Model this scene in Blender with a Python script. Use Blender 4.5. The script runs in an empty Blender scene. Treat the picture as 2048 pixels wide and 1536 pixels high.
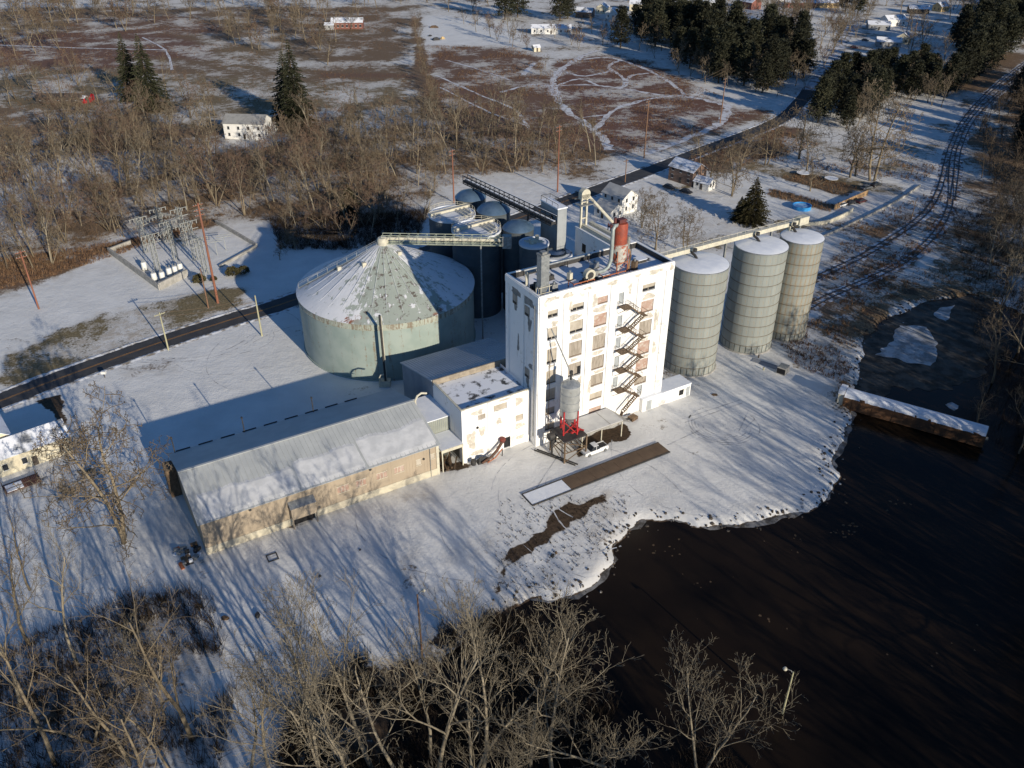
import bpy, math, random
import numpy as np
from mathutils import Vector, Matrix

# ---------------------------------------------------------------- camera, sky, sun, exposure
SC = bpy.context.scene
COL = SC.collection
F_PX, PITCH, CAM_H = 1700.0, math.radians(31.91), 100.0
cam_d = bpy.data.cameras.new('camera')
cam_d.sensor_width = 36.0
cam_d.lens = 36.0 * F_PX / 2048.0
cam_d.clip_start, cam_d.clip_end = 1.0, 8000.0
cam = bpy.data.objects.new('camera', cam_d)
cam.location = (0, 0, CAM_H)
cam.rotation_euler = (math.pi / 2 - PITCH, 0, 0)
COL.objects.link(cam)
SC.camera = cam

SUN_AZ, SUN_EL = math.radians(-55.0), math.radians(16.5)
sunv = Vector((math.cos(SUN_AZ) * math.cos(SUN_EL), math.sin(SUN_AZ) * math.cos(SUN_EL), math.sin(SUN_EL)))
world = bpy.data.worlds.new('World')
SC.world = world
world.use_nodes = True
wn = world.node_tree
bg = wn.nodes['Background']
sky = wn.nodes.new('ShaderNodeTexSky')
sky.sky_type = 'NISHITA'
sky.sun_disc = False
sky.sun_elevation = SUN_EL
sky.sun_rotation = math.atan2(sunv.x, sunv.y)
sky.altitude = 250
sky.air_density, sky.dust_density, sky.ozone_density = 1.0, 0.0, 6.0
wn.links.new(sky.outputs[0], bg.inputs[0])
bg.inputs[1].default_value = 0.106
sun_d = bpy.data.lights.new('sun', 'SUN')
sun_d.energy = 5.0
sun_d.angle = math.radians(0.5)
sun_d.color = (1.0, 0.895, 0.735)
sun = bpy.data.objects.new('sun', sun_d)
sun.rotation_euler = sunv.to_track_quat('Z', 'Y').to_euler()
sun.location = sunv * 300
COL.objects.link(sun)
vs = SC.view_settings
vs.view_transform = 'Standard'
vs.look = 'None'
vs.exposure, vs.gamma = 0.02, 1.0
SC.cycles.max_bounces = 5
SC.cycles.diffuse_bounces = 3
SC.cycles.glossy_bounces = 2
SC.cycles.transparent_max_bounces = 4
SC.cycles.caustics_reflective = SC.cycles.caustics_refractive = False

# ---------------------------------------------------------------- surveying helpers
_c, _s = math.cos(PITCH), math.sin(PITCH)
def P(px, py, z=0.0):
    """point at height z seen at photo pixel (px, py)"""
    x, y = (px - 1024) / F_PX, -(py - 768) / F_PX
    r = (x, _c + y * _s, -_s + y * _c)
    t = (z - CAM_H) / r[2]
    return Vector((r[0] * t, r[1] * t, z))
SITE_A = math.radians(30.6)                       # the works are laid out on one rotated grid
SITE_O = Vector((4.877, 137.057, 0))
_cu, _su = math.cos(SITE_A), math.sin(SITE_A)
def S(x, y, z=0.0):
    return Vector((SITE_O.x + _cu * x - _su * y, SITE_O.y + _su * x + _cu * y, z))
def S_inv(p):
    dx, dy = p[0] - SITE_O.x, p[1] - SITE_O.y
    return (_cu * dx + _su * dy, -_su * dx + _cu * dy)

# ---------------------------------------------------------------- mesh builder
class MB:
    def __init__(s): s.v, s.f, s.m = [], [], []
    def add(s, vs_, fs, mi=0):
        o = len(s.v); s.v += [tuple(p) for p in vs_]
        for f in fs: s.f.append(tuple(i + o for i in f)); s.m.append(mi)
        return s
    def box(s, x0, x1, y0, y1, z0, z1, mi=0):
        return s.add([(x0,y0,z0),(x1,y0,z0),(x1,y1,z0),(x0,y1,z0),(x0,y0,z1),(x1,y0,z1),(x1,y1,z1),(x0,y1,z1)],
                     [(0,3,2,1),(4,5,6,7),(0,1,5,4),(1,2,6,5),(2,3,7,6),(3,0,4,7)], mi)
    def beam(s, p0, p1, w, h=None, mi=0):
        h = h or w
        p0, p1 = Vector(p0), Vector(p1); d = (p1 - p0).normalized()
        up = Vector((0,0,1)) if abs(d.z) < 0.95 else Vector((0,1,0))
        a = d.cross(up).normalized() * w / 2; b = a.cross(d).normalized() * h / 2
        return s.add([p0-a-b,p0+a-b,p0+a+b,p0-a+b,p1-a-b,p1+a-b,p1+a+b,p1-a+b],
                     [(0,1,2,3),(7,6,5,4),(0,4,5,1),(1,5,6,2),(2,6,7,3),(3,7,4,0)], mi)
    def tube(s, pts, rs, n=8, cap=True, mi=0):
        pts = [Vector(p) for p in pts]
        if not isinstance(rs, (list, tuple)): rs = [rs] * len(pts)
        o = len(s.v); ref = None
        for i, p in enumerate(pts):
            d = (pts[min(i+1,len(pts)-1)] - pts[max(i-1,0)]).normalized()
            if ref is None:
                ref = d.cross(Vector((0.13,0.31,1)) if abs(d.z) < .9 else Vector((1,0.2,0)))
            a = (ref - d * ref.dot(d)).normalized(); b = d.cross(a); ref = a
            for k in range(n):
                t = 2 * math.pi * k / n
                s.v.append(tuple(p + (a * math.cos(t) + b * math.sin(t)) * rs[i]))
        for i in range(len(pts) - 1):
            for k in range(n):
                k2 = (k + 1) % n
                s.f.append((o+i*n+k, o+i*n+k2, o+(i+1)*n+k2, o+(i+1)*n+k)); s.m.append(mi)
        if cap:
            s.f.append(tuple(o + k for k in reversed(range(n)))); s.m.append(mi)
            s.f.append(tuple(o + (len(pts)-1)*n + k for k in range(n))); s.m.append(mi)
        return s
    def cyl(s, p0, p1, r0, r1=None, n=12, cap=True, mi=0):
        return s.tube([p0, p1], [r0, r0 if r1 is None else r1], n, cap, mi)
    def lathe(s, prof, n=32, c=(0, 0), mi=0, a0=0.0, a1=2*math.pi):
        full = abs(a1 - a0 - 2*math.pi) < 1e-6
        o = len(s.v); m = n if full else n + 1
        for r, z in prof:
            for k in range(m):
                t = a0 + (a1 - a0) * k / n
                s.v.append((c[0] + r*math.cos(t), c[1] + r*math.sin(t), z))
        for i in range(len(prof) - 1):
            for k in range(n):
                k2 = (k + 1) % m if full else k + 1
                s.f.append((o+i*m+k, o+i*m+k2, o+(i+1)*m+k2, o+(i+1)*m+k)); s.m.append(mi)
        return s
    def prism(s, poly, z0, z1, mi=0):
        n = len(poly); o = len(s.v)
        s.v += [(p[0],p[1],z0) for p in poly] + [(p[0],p[1],z1) for p in poly]
        s.f.append(tuple(o+i for i in reversed(range(n)))); s.m.append(mi)
        s.f.append(tuple(o+n+i for i in range(n))); s.m.append(mi)
        for i in range(n):
            j = (i+1) % n; s.f.append((o+i,o+j,o+n+j,o+n+i)); s.m.append(mi)
        return s
    def quad(s, a, b, c, d, mi=0): return s.add([a,b,c,d], [(0,1,2,3)], mi)
    def slab(s, a, b, c, d, t, mi=0):
        """quad abcd (counter-clockwise seen from outside) with thickness t below it"""
        a,b,c,d = map(Vector,(a,b,c,d)); n = (b-a).cross(d-a).normalized()*t
        return s.add([a,b,c,d,a-n,b-n,c-n,d-n], [(0,1,2,3),(7,6,5,4),(0,4,5,1),(1,5,6,2),(2,6,7,3),(3,7,4,0)], mi)
    def mesh(s, name, mats, smooth=False):
        me = bpy.data.meshes.new(name)
        me.from_pydata(s.v, [], s.f)
        if not isinstance(mats, (list, tuple)): mats = [mats]
        for m in mats: me.materials.append(m)
        if len(mats) > 1: me.polygons.foreach_set('material_index', s.m)
        if smooth:
            me.polygons.foreach_set('use_smooth', [True] * len(me.polygons))
            if smooth != 'all':
                try: me.set_sharp_from_angle(angle=math.radians(40))
                except Exception: pass
        me.update()
        return me
    def build(s, name, mats, parent=None, smooth=False):
        return link(name, s.mesh(name, mats, smooth), parent)

def link(name, me, parent=None):
    o = bpy.data.objects.new(name, me); COL.objects.link(o)
    if parent is not None: o.parent = parent
    return o
def tag(o, label=None, cat=None, group=None, kind=None):
    if label: o['label'] = label
    if cat: o['category'] = cat
    if group: o['group'] = group
    if kind: o['kind'] = kind
    return o
def thing(name, label, cat, loc=(0,0,0), rz=0.0, group=None):
    o = bpy.data.objects.new(name, None); COL.objects.link(o)
    o.empty_display_size = 0.5
    o.location = loc; o.rotation_euler = (0, 0, rz)
    return tag(o, label, cat, group)
def copy_tree(o, parent=None):
    c = o.copy(); COL.objects.link(c); c.parent = parent
    for ch in o.children: copy_tree(ch, c)
    return c
def pieces(name, me, parent, mats_xf):
    """alike pieces: one object each, sharing one mesh"""
    for M in mats_xf:
        o = link(name, me, parent); o.matrix_local = M

# ---------------------------------------------------------------- materials
def _nodes(name):
    m = bpy.data.materials.new(name); m.use_nodes = True
    nt = m.node_tree; b = nt.nodes['Principled BSDF']
    return m, nt, b
def N(nt, t, **kw):
    n = nt.nodes.new(t)
    for k, v in kw.items():
        if hasattr(n, k): setattr(n, k, v)
        else: n.inputs[k.replace('_', ' ')].default_value = v
    return n
def c4(c): return (c[0], c[1], c[2], 1.0)
def ramp(nt, fac, stops):
    r = nt.nodes.new('ShaderNodeValToRGB')
    el = r.color_ramp.elements
    while len(el) < len(stops): el.new(0.5)
    for e, (p, c) in zip(el, stops): e.position = p; e.color = c4(c) if len(c) == 3 else c
    nt.links.new(fac, r.inputs[0]); return r.outputs[0]
def mixc(nt, fac, a, b, mode='MIX'):
    n = nt.nodes.new('ShaderNodeMix'); n.data_type = 'RGBA'; n.blend_type = mode
    for sock, v in ((n.inputs[0], fac), (n.inputs[6], a), (n.inputs[7], b)):
        if hasattr(v, 'is_output'): nt.links.new(v, sock)
        elif isinstance(v, (int, float)): sock.default_value = v
        else: sock.default_value = c4(v)
    return n.outputs[2]
def math_(nt, op, a, b=0.0, clamp=False):
    n = nt.nodes.new('ShaderNodeMath'); n.operation = op; n.use_clamp = clamp
    for i, v in enumerate((a, b)):
        if hasattr(v, 'is_output'): nt.links.new(v, n.inputs[i])
        else: n.inputs[i].default_value = v
    return n.outputs[0]
def madd(nt, a, b, c):
    n = nt.nodes.new('ShaderNodeMath'); n.operation = 'MULTIPLY_ADD'
    nt.links.new(a, n.inputs[0]); n.inputs[1].default_value = b; n.inputs[2].default_value = c
    return n.outputs[0]
def smooth(nt, v, lo, hi):
    n = nt.nodes.new('ShaderNodeMapRange'); n.interpolation_type = 'SMOOTHSTEP'
    nt.links.new(v, n.inputs[0]); n.inputs[1].default_value = lo; n.inputs[2].default_value = hi
    return n.outputs[0]
def coords(nt, scale=(1,1,1), kind='Object', rot=(0,0,0)):
    tc = nt.nodes.new('ShaderNodeTexCoord'); mp = nt.nodes.new('ShaderNodeMapping')
    mp.inputs['Scale'].default_value = scale; mp.inputs['Rotation'].default_value = rot
    nt.links.new(tc.outputs[kind], mp.inputs[0]); return mp.outputs[0]
def noise(nt, vec, scale, detail=4.0, rough=0.55):
    n = N(nt, 'ShaderNodeTexNoise'); n.inputs['Scale'].default_value = scale
    n.inputs['Detail'].default_value = detail; n.inputs['Roughness'].default_value = rough
    nt.links.new(vec, n.inputs['Vector']); return n.outputs[0]
def bump(nt, b, h, strength=0.3, dist=0.1):
    n = N(nt, 'ShaderNodeBump'); n.inputs['Strength'].default_value = strength; n.inputs['Distance'].default_value = dist
    nt.links.new(h, n.inputs['Height']); nt.links.new(n.outputs[0], b.inputs['Normal'])
def worldpos(nt):
    return nt.nodes.new('ShaderNodeNewGeometry').outputs['Position']

MATS = {}
def mat(name, c1, c2=None, scale=1.0, rough=0.7, metal=0.0, bumps=0.0, lo=0.35, hi=0.65, stretch=(1,1,1), var=0.0, c3=None, scale3=4.0, th3=0.62):
    """plain worn material: two tones mixed by noise, an optional third tone in patches, object-random brightness"""
    if name in MATS: return MATS[name]
    m, nt, b = _nodes(name)
    c2 = c2 or tuple(x * 0.75 for x in c1)
    vec = coords(nt, stretch)
    n1 = noise(nt, vec, scale, 5)
    col = mixc(nt, smooth(nt, n1, lo, hi), c1, c2)
    if c3:
        n3 = noise(nt, vec, scale3, 6, 0.65)
        col = mixc(nt, smooth(nt, n3, th3, th3 + 0.07), col, c3)
    if var:
        oi = nt.nodes.new('ShaderNodeObjectInfo')
        v = madd(nt, oi.outputs['Random'], var, 1 - var / 2)
        hs = nt.nodes.new('ShaderNodeHueSaturation'); nt.links.new(col, hs.inputs['Color']); nt.links.new(v, hs.inputs['Value'])
        col = hs.outputs[0]
    nt.links.new(col, b.inputs['Base Color'])
    b.inputs['Roughness'].default_value = rough; b.inputs['Metallic'].default_value = metal
    b.inputs['Specular IOR Level'].default_value = 0.3
    if bumps: bump(nt, b, noise(nt, vec, scale * 6, 4), bumps, 0.05)
    MATS[name] = m
    return m

SNOW_C = (0.80, 0.82, 0.86)
def snow_mat(name, under, cover=0.5, scale=1.2, edge=0.06, c=SNOW_C, stretch=(1,1,1)):
    """snow lying in patches over a surface of colour `under`"""
    m, nt, b = _nodes(name)
    vec = coords(nt, stretch)
    n = noise(nt, vec, scale, 6, 0.6)
    k = smooth(nt, n, 0.5 - (cover-0.5)*0.6 - edge, 0.5 - (cover-0.5)*0.6 + edge)
    u = mixc(nt, noise(nt, vec, 3.0, 3), tuple(x*0.8 for x in under), under)
    nt.links.new(mixc(nt, k, u, c), b.inputs['Base Color'])
    b.inputs['Roughness'].default_value = 0.75; b.inputs['Specular IOR Level'].default_value = 0.2
    bump(nt, b, n, 0.4, 0.08)
    return m
M_SNOW = mat('snow', (0.82,0.84,0.87), (0.74,0.77,0.82), 0.8, 0.8, bumps=0.25)
M_GALV = mat('galvanised_steel', (0.42,0.44,0.44), (0.30,0.32,0.33), 2.0, 0.45, 0.6, 0.1)
M_GREY = mat('grey_steel', (0.33,0.34,0.33), (0.22,0.22,0.21), 2.5, 0.55, 0.3)
M_BLACK = mat('black_steel', (0.035,0.037,0.04), (0.06,0.055,0.05), 2.0, 0.6)
M_DKSTEEL = mat('brown_steel', (0.12,0.085,0.055), (0.20,0.14,0.09), 3.0, 0.7)
M_RED = mat('red_paint', (0.50,0.03,0.035), (0.36,0.03,0.03), 3.0, 0.5)
M_ORANGE = mat('orange_rust', (0.50,0.17,0.07), (0.35,0.12,0.06), 3.0, 0.7)
M_CREAM = mat('cream_paint', (0.62,0.58,0.45), (0.50,0.47,0.38), 1.5, 0.6)
M_CONC = mat('concrete', (0.42,0.40,0.36), (0.30,0.29,0.26), 0.7, 0.85, bumps=0.2)
M_DARK = mat('dark_opening', (0.012,0.012,0.014), (0.02,0.02,0.022), 2.0, 0.6)
M_GLASS = mat('window_glass', (0.03,0.035,0.045), (0.05,0.055,0.06), 1.0, 0.12)
M_WOODPOLE = mat('wood_pole', (0.26,0.15,0.09), (0.17,0.10,0.065), 2.0, 0.85, stretch=(3,3,.3))
M_REDPOLE = mat('red_brown_pole', (0.30,0.12,0.07), (0.20,0.09,0.06), 1.0, 0.8, stretch=(3,3,.3))
M_PALEPOLE = mat('pale_pole', (0.45,0.43,0.27), (0.36,0.34,0.22), 2.0, 0.8, stretch=(3,3,.3))
M_TIMBER = mat('old_timber', (0.20,0.13,0.075), (0.11,0.075,0.05), 1.2, 0.85, var=0.4)
M_TYRE = mat('tyre_rubber', (0.02,0.02,0.02), (0.03,0.03,0.03), 4.0, 0.8)
# ---------------------------------------------------------------- the ground
def pxpoly(pts): return np.array([P(x, y)[:2] for x, y in pts])
def inpoly(X, Y, poly):
    r = np.zeros(X.shape, bool); n = len(poly)
    for i in range(n):
        x0, y0 = poly[i]; x1, y1 = poly[(i+1) % n]
        if y0 == y1: continue
        r ^= ((y0 > Y) != (y1 > Y)) & (X < (x1 - x0) * (Y - y0) / (y1 - y0) + x0)
    return r
def segdist(X, Y, poly, closed=True):
    d = np.full(X.shape, 1e9); n = len(poly)
    for i in range(n if closed else n - 1):
        ax, ay = poly[i]; bx, by = poly[(i+1) % n]
        vx, vy = bx - ax, by - ay; L2 = vx*vx + vy*vy + 1e-9
        t = np.clip(((X-ax)*vx + (Y-ay)*vy) / L2, 0, 1)
        d = np.minimum(d, np.hypot(X - ax - t*vx, Y - ay - t*vy))
    return d
def sdist(X, Y, poly):
    d = segdist(X, Y, poly); return np.where(inpoly(X, Y, poly), -d, d)
_rng = np.random.default_rng(5)
_perm = _rng.random((64, 64))
def vnoise(X, Y, s):
    """smooth value noise on world x, y"""
    x, y = X / s, Y / s
    xi, yi = np.floor(x).astype(int), np.floor(y).astype(int)
    fx, fy = x - xi, y - yi; fx = fx*fx*(3-2*fx); fy = fy*fy*(3-2*fy)
    g = lambda a, b: _perm[a % 64, b % 64]
    return (g(xi,yi)*(1-fx)+g(xi+1,yi)*fx)*(1-fy) + (g(xi,yi+1)*(1-fx)+g(xi+1,yi+1)*fx)*fy

WATER = pxpoly([(740,1600),(770,1480),(815,1390),(870,1320),(930,1265),(990,1225),(1050,1190),(1100,1192),(1150,1182),(1200,1152),
    (1226,1112),(1212,1085),(1250,1050),(1300,1030),(1350,1028),(1420,1047),(1480,1042),(1560,1027),(1620,1010),(1652,990),
    (1666,945),(1658,915),(1688,875),(1698,845),(1700,815),(1712,790),(1712,755),(1714,715),(1734,668),(1780,630),(1852,598),(1950,584),
    (2110,640),(2300,760),(2700,1000),(3200,1600),(2400,2100),(400,2100)])
WATER_Z = -0.75
def shore(X, Y):
    return sdist(X, Y, WATER) + (vnoise(X, Y, 5.3) - .5) * 2.6 + (vnoise(X, Y, 1.9) - .5) * .9
def ground_z(X, Y):
    X, Y = np.asarray(X, float), np.asarray(Y, float)
    d = shore(X, Y)
    t = np.clip((1.8 - d) / 4.6, 0, 1)
    return -1.5 * t * t * (3 - 2*t)
def gz(p): return float(ground_z(np.array([p[0]]), np.array([p[1]]))[0])

def lines(knots):
    out = []
    for (a, b, st) in knots: out += list(np.arange(a, b, st))
    return np.array(out + [knots[-1][1]])
gx = lines([(-3500,-900,260),(-900,-420,30),(-420,-130,5),(-130,150,0.9),(150,430,5),(430,900,30),(900,3500,260)])
gy = lines([(-500,20,40),(20,60,4),(60,250,0.9),(250,420,2.2),(420,800,5),(800,1400,40),(1400,6000,500)])
GX, GY = np.meshgrid(gx, gy)
GZ = ground_z(GX, GY)

FIELD_PATHS = pxpoly([(1110,120),(1180,108),(1260,112),(1340,140),(1400,175),(1380,190),(1450,205),(1530,222),(1440,255),(1262,310),(1215,300),(1120,215),(1098,170)])
ZONES = [   # (polygon in photo pixels, vegetation, mud, hue 0 olive .. 1 red-brown, soft edge m)
    ([(0,330),(0,575),(110,545),(230,497),(430,446),(600,450),(700,470),(860,450),(900,385),(1000,350),(1180,362),(1235,305),(1050,262),(850,250),(600,262),(400,300),(120,400)], .63, 0, .55, 14),
    ([(-40,600),(-40,520),(110,530),(230,485),(420,440),(420,452),(230,500),(110,550),(0,590)], .92, 0, .7, 3),
    ([(-400,20),(810,10),(835,235),(600,262),(0,330),(-400,330)], .68, 0, .55, 20),
    ([(-100,135),(300,150),(640,160),(830,160),(835,235),(560,250),(250,240),(-100,200)], .60, 0, .25, 12), ([(380,85),(560,70),(640,140),(450,150)], .60, 0, .4, 10),
    ([(-100,70),(300,60),(420,90),(420,118),(-100,112)], .66, 0, .95, 8), ([(0,95),(240,105),(330,135),(-100,135)], .7, 0, .95, 5),
    ([(330,40),(440,52),(440,68),(200,60)], .66, 0, .9, 6), ([(150,40),(390,30),(390,55),(150,62)], .62, 0, .8, 6),
    ([(850,85),(1040,95),(1105,140),(1120,215),(1210,300),(1040,300),(870,260),(840,150)], .66, 0, .85, 9),
    ([(860,180),(1100,185),(1200,295),(1040,290),(880,255)], .74, 0, .85, 12),
    ([(640,145),(860,150),(860,158),(640,154)], .95, 0, .8, 1.5),
    ([(826,40),(842,35),(860,150),(890,240),(850,240),(832,150)], .9, 0, .6, 2),
    ([(0,715),(60,690),(150,645),(320,600),(420,572),(495,585),(497,612),(330,668),(60,772),(0,800)], .62, 0, .1, 2.5),
    ([(1330,330),(1545,250),(1600,260),(1650,300),(1480,330),(1420,345)], .75, 0, .8, 6),
    ([(1445,240),(1525,215),(1540,238),(1350,300),(1270,325),(1265,312)], .6, 0, .6, 4),
    ([(1500,320),(1800,370),(1815,395),(1700,385),(1470,335)], .60, 0, .2, 2.5),
    ([(1600,345),(1720,375),(1690,395),(1560,355)], .78, 0, .5, 1.5), ([(1540,378),(1680,412),(1660,425),(1530,390)], .80, 0, .5, 1.5),
    ([(1340,460),(1480,450),(1600,440),(1650,470),(1500,500),(1400,500)], .50, 0, .15, 5),
    ([(1290,330),(1340,330),(1560,460),(1400,470),(1270,400)], .34, 0, .15, 5),
    ([(1650,440),(1850,385),(1880,300),(1930,200),(2048,110),(2100,90),(2100,420),(1900,470),(1700,640),(1640,640)], .42, .05, .5, 8),
    ([(1560,270),(1900,280),(1880,360),(1700,345),(1560,320)], .48, 0, .2, 8),
    ([(1640,520),(1870,400),(1905,395),(1890,440),(1700,590),(1640,620)], .60, .05, .6, 4),
    ([(1640,610),(1800,520),(1880,450),(1890,480),(1720,600),(1640,650)], .76, .1, .65, 3),
    ([(1900,400),(2080,360),(2080,600),(1960,545),(1870,545),(1830,500)], .62, .3, .5, 8),
    ([(1860,180),(1960,120),(2100,80),(2100,420),(1950,400),(1930,280),(2010,200)], .72, .35, .6, 8),
    ([(1530,640),(1690,640),(1700,720),(1690,800),(1560,700)], .46, .05, .45, 5),
    ([(1660,660),(1700,590),(1840,545),(1960,520),(2060,560),(2000,600),(1850,606),(1782,636),(1736,672),(1716,740),(1722,800),(1690,810),(1672,740)], .66, .50, .4, 6),  # inlet shore: mud and weeds darken it to imitate tree shade
    ([(1225,1000),(1150,1000),(1180,1090),(1260,1045)], .36, .12, .6, 2.0),
    ([(985,1170),(1010,1110),(1060,1068),(1120,1025),(1170,997),(1220,983),(1200,1010),(1140,1042),(1090,1087),(1045,1112),(1020,1145),(1000,1190)], .55, .98, .6, 2.0),
    ([(1175,875),(1200,862),(1250,852),(1262,868),(1235,885),(1195,900),(1155,915),(1150,905)], .35, .95, .6, 1.5),
    ([(795,985),(870,985),(880,1000),(800,1010)], .42, .1, .5, 1.5),
    ([(770,1090),(830,1100),(860,1180),(800,1190)], .40, .05, .5, 3), ([(930,1070),(990,1080),(985,1130),(920,1120)], .38, .05, .5, 3),
    ([(420,1120),(440,1250),(470,1380),(440,1536),(0,1600),(-100,1350),(130,1260),(260,1190)], .48, .28, .55, 8),
    ([(520,1600),(540,1450),(620,1360),(720,1300),(860,1250),(980,1215),(1060,1185),(1000,1600)], .6, .62, .5, 4),  # muddy near bank, with extra mud darkening it in place of tree shade
    ([(1330,770),(1345,800),(1110,890),(1095,870)], .36, .22, .5, 1.2), ([(880,950),(420,1115),(410,1105),(870,940)], .42, .22, .4, .8), ([(1300,740),(1460,700),(1520,720),(1380,800)], .24, .06, .5, 4),
    ([(60,800),(130,785),(135,850),(110,850),(95,820)], .3, .8, .5, 1.2), ([(20,960),(150,910),(260,960),(180,1010),(60,1000)], .36, .1, .3, 4),
    ([(860,930),(930,915),(945,930),(900,945),(870,950)], .3, .7, .5, 1.0), ([(235,735),(360,715),(350,740),(260,760)], .35, .35, .5, 2.0),
    ([(1265,800),(1340,770),(1345,790),(1270,825)], .35, .35, .5, 1.2), ([(1350,745),(1430,735),(1420,760),(1350,775)], .3, .3, .6, 1.2),
    ([(1540,685),(1620,660),(1625,690),(1545,715)], .3, .2, .6, 1.5), ([(850,30),(1000,40),(1080,90),(850,90)], .12, 0, .5, 8),
    ([(1000,-40),(2048,-40),(2048,60),(1700,130),(1600,40),(1240,20)], .40, 0, .5, 14),
]
veg = np.full(GX.shape, .15); mud = np.zeros(GX.shape); hue = np.full(GX.shape, .4)
far = np.clip((GY - 230) / 120, 0, 1); veg += far * .14; veg += np.clip((GY - 420) / 200, 0, 1) * .14
for pts, v_, m_, h_, soft in ZONES:
    poly = pxpoly(pts)
    d = sdist(GX, GY, poly) + (vnoise(GX, GY, max(2.5, soft*1.2)) - .5) * soft * 1.6
    k = np.clip(.5 - d / (2*soft), 0, 1); k = k*k*(3-2*k)
    veg = veg*(1-k) + v_*k; mud = mud*(1-k) + m_*k; hue = hue*(1-k) + h_*k
k = np.clip(.5 - (sdist(GX, GY, FIELD_PATHS) + (vnoise(GX, GY, 9) - .5) * 6) / 10, 0, 1)
veg = veg*(1-k) + .66*k; hue = hue*(1-k) + 1.0*k
# damp, dark margin at the waterline
ds = shore(GX, GY); k = np.clip((0.25 - ds) / .9, 0, 1); mud = np.maximum(mud, k)
k2 = np.clip(1 - np.abs(ds - 2.5) / 4, 0, 1) * np.clip(vnoise(GX, GY, 6)*2-.6, 0, 1); veg = veg + k2 * .16; mud = np.maximum(mud, k2 * .12)

ny, nx = GX.shape
me = bpy.data.meshes.new('ground')
idx = np.arange(ny*nx).reshape(ny, nx)
quads = np.stack([idx[:-1,:-1], idx[:-1,1:], idx[1:,1:], idx[1:,:-1]], -1).reshape(-1, 4)
me.vertices.add(ny*nx); me.vertices.foreach_set('co', np.stack([GX, GY, GZ], -1).astype(np.float32).ravel())
me.loops.add(quads.size); me.loops.foreach_set('vertex_index', quads.ravel().astype(np.int32))
me.polygons.add(len(quads)); me.polygons.foreach_set('loop_start', (np.arange(len(quads))*4).astype(np.int32))
me.polygons.foreach_set('use_smooth', np.ones(len(quads), bool))
me.update(calc_edges=True)
at = me.color_attributes.new('cover', 'FLOAT_COLOR', 'POINT')
at.data.foreach_set('color', np.stack([veg, mud, hue, np.ones_like(veg)], -1).astype(np.float32).ravel())

def ground_material():
    m, nt, b = _nodes('snowy_ground')
    a = nt.nodes.new('ShaderNodeAttribute'); a.attribute_name = 'cover'
    sep = nt.nodes.new('ShaderNodeSeparateColor'); nt.links.new(a.outputs['Color'], sep.inputs[0])
    vg, md, hu = sep.outputs[0], sep.outputs[1], sep.outputs[2]
    pos = worldpos(nt)
    n_big = noise(nt, pos, 0.045, 4); n_mid = noise(nt, pos, 0.33, 5, .6); n_fine = noise(nt, pos, 1.7, 5, .65)
    # how far plants stick out of the snow
    s = math_(nt, 'ADD', math_(nt, 'MULTIPLY', n_big, .46), math_(nt, 'ADD', math_(nt, 'MULTIPLY', n_mid, .32), math_(nt, 'MULTIPLY', n_fine, .22)))
    # s ~ .5 +- .1 ; plants where s < thr(veg)
    thr = madd(nt, vg, .34, .315)
    k = smooth(nt, math_(nt, 'SUBTRACT', thr, s), -.035, .05)
    olive = ramp(nt, n_fine, [(.25, (.10,.085,.045)), (.55, (.22,.18,.10)), (.8, (.34,.29,.18))])
    redbr = ramp(nt, n_fine, [(.25, (.085,.045,.033)), (.55, (.17,.092,.066)), (.8, (.28,.185,.13))])
    plants = mixc(nt, hu, olive, redbr)
    n_drift = noise(nt, pos, 0.12, 3)
    snow = mixc(nt, n_drift, (.60,.60,.585), (.875,.87,.84))
    n_sp = noise(nt, pos, 4.5, 3, .6)
    tk = math_(nt, 'MULTIPLY', math_(nt, 'ADD', smooth(nt, n_mid, .38, .66), smooth(nt, n_sp, .45, .75)), math_(nt, 'MAXIMUM', madd(nt, vg, 1.5, -.17), .03))
    thin = mixc(nt, tk, snow, (.42,.365,.29))
    col = mixc(nt, k, thin, plants)
    mudc = ramp(nt, n_fine, [(.3, (.035,.024,.016)), (.7, (.115,.078,.05))])
    mk = smooth(nt, math_(nt, 'SUBTRACT', madd(nt, md, .62, .17), s), -.03, .05)
    col = mixc(nt, mk, col, mudc)
    nt.links.new(col, b.inputs['Base Color'])
    b.inputs['Roughness'].default_value = .85; b.inputs['Specular IOR Level'].default_value = .15
    hgt = math_(nt, 'ADD', math_(nt, 'MULTIPLY', n_fine, .5), math_(nt, 'MULTIPLY', n_mid, 1.1))
    bump(nt, b, math_(nt, 'ADD', hgt, math_(nt, 'MULTIPLY', k, .35)), .55, .28)
    return m
me.materials.append(ground_material())
ground = link('ground', me); tag(ground, kind='structure', label='snowy ground with brown weeds around the grain works')

# ---------------------------------------------------------------- water and ice
def water_material():
    m, nt, b = _nodes('pond_water')
    pos = worldpos(nt)
    n = noise(nt, pos, .05, 4)
    nt.links.new(ramp(nt, n, [(.3, (.006,.0045,.0032)), (.7, (.021,.0135,.008))]), b.inputs['Base Color'])
    b.inputs['Roughness'].default_value = .18; b.inputs['IOR'].default_value = 1.33; b.inputs['Specular IOR Level'].default_value = .22
    bump(nt, b, noise(nt, pos, 2.2, 3), .06, .02)
    return m
wb = MB()
xs = np.linspace(-60, 330, 14); ys = np.linspace(-60, 250, 12)
for i in range(13):
    for j in range(11): wb.quad((xs[i],ys[j],WATER_Z),(xs[i+1],ys[j],WATER_Z),(xs[i+1],ys[j+1],WATER_Z),(xs[i],ys[j+1],WATER_Z))
tag(wb.build('pond_water', water_material()), kind='structure', label='dark brown flooded pond')

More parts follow.
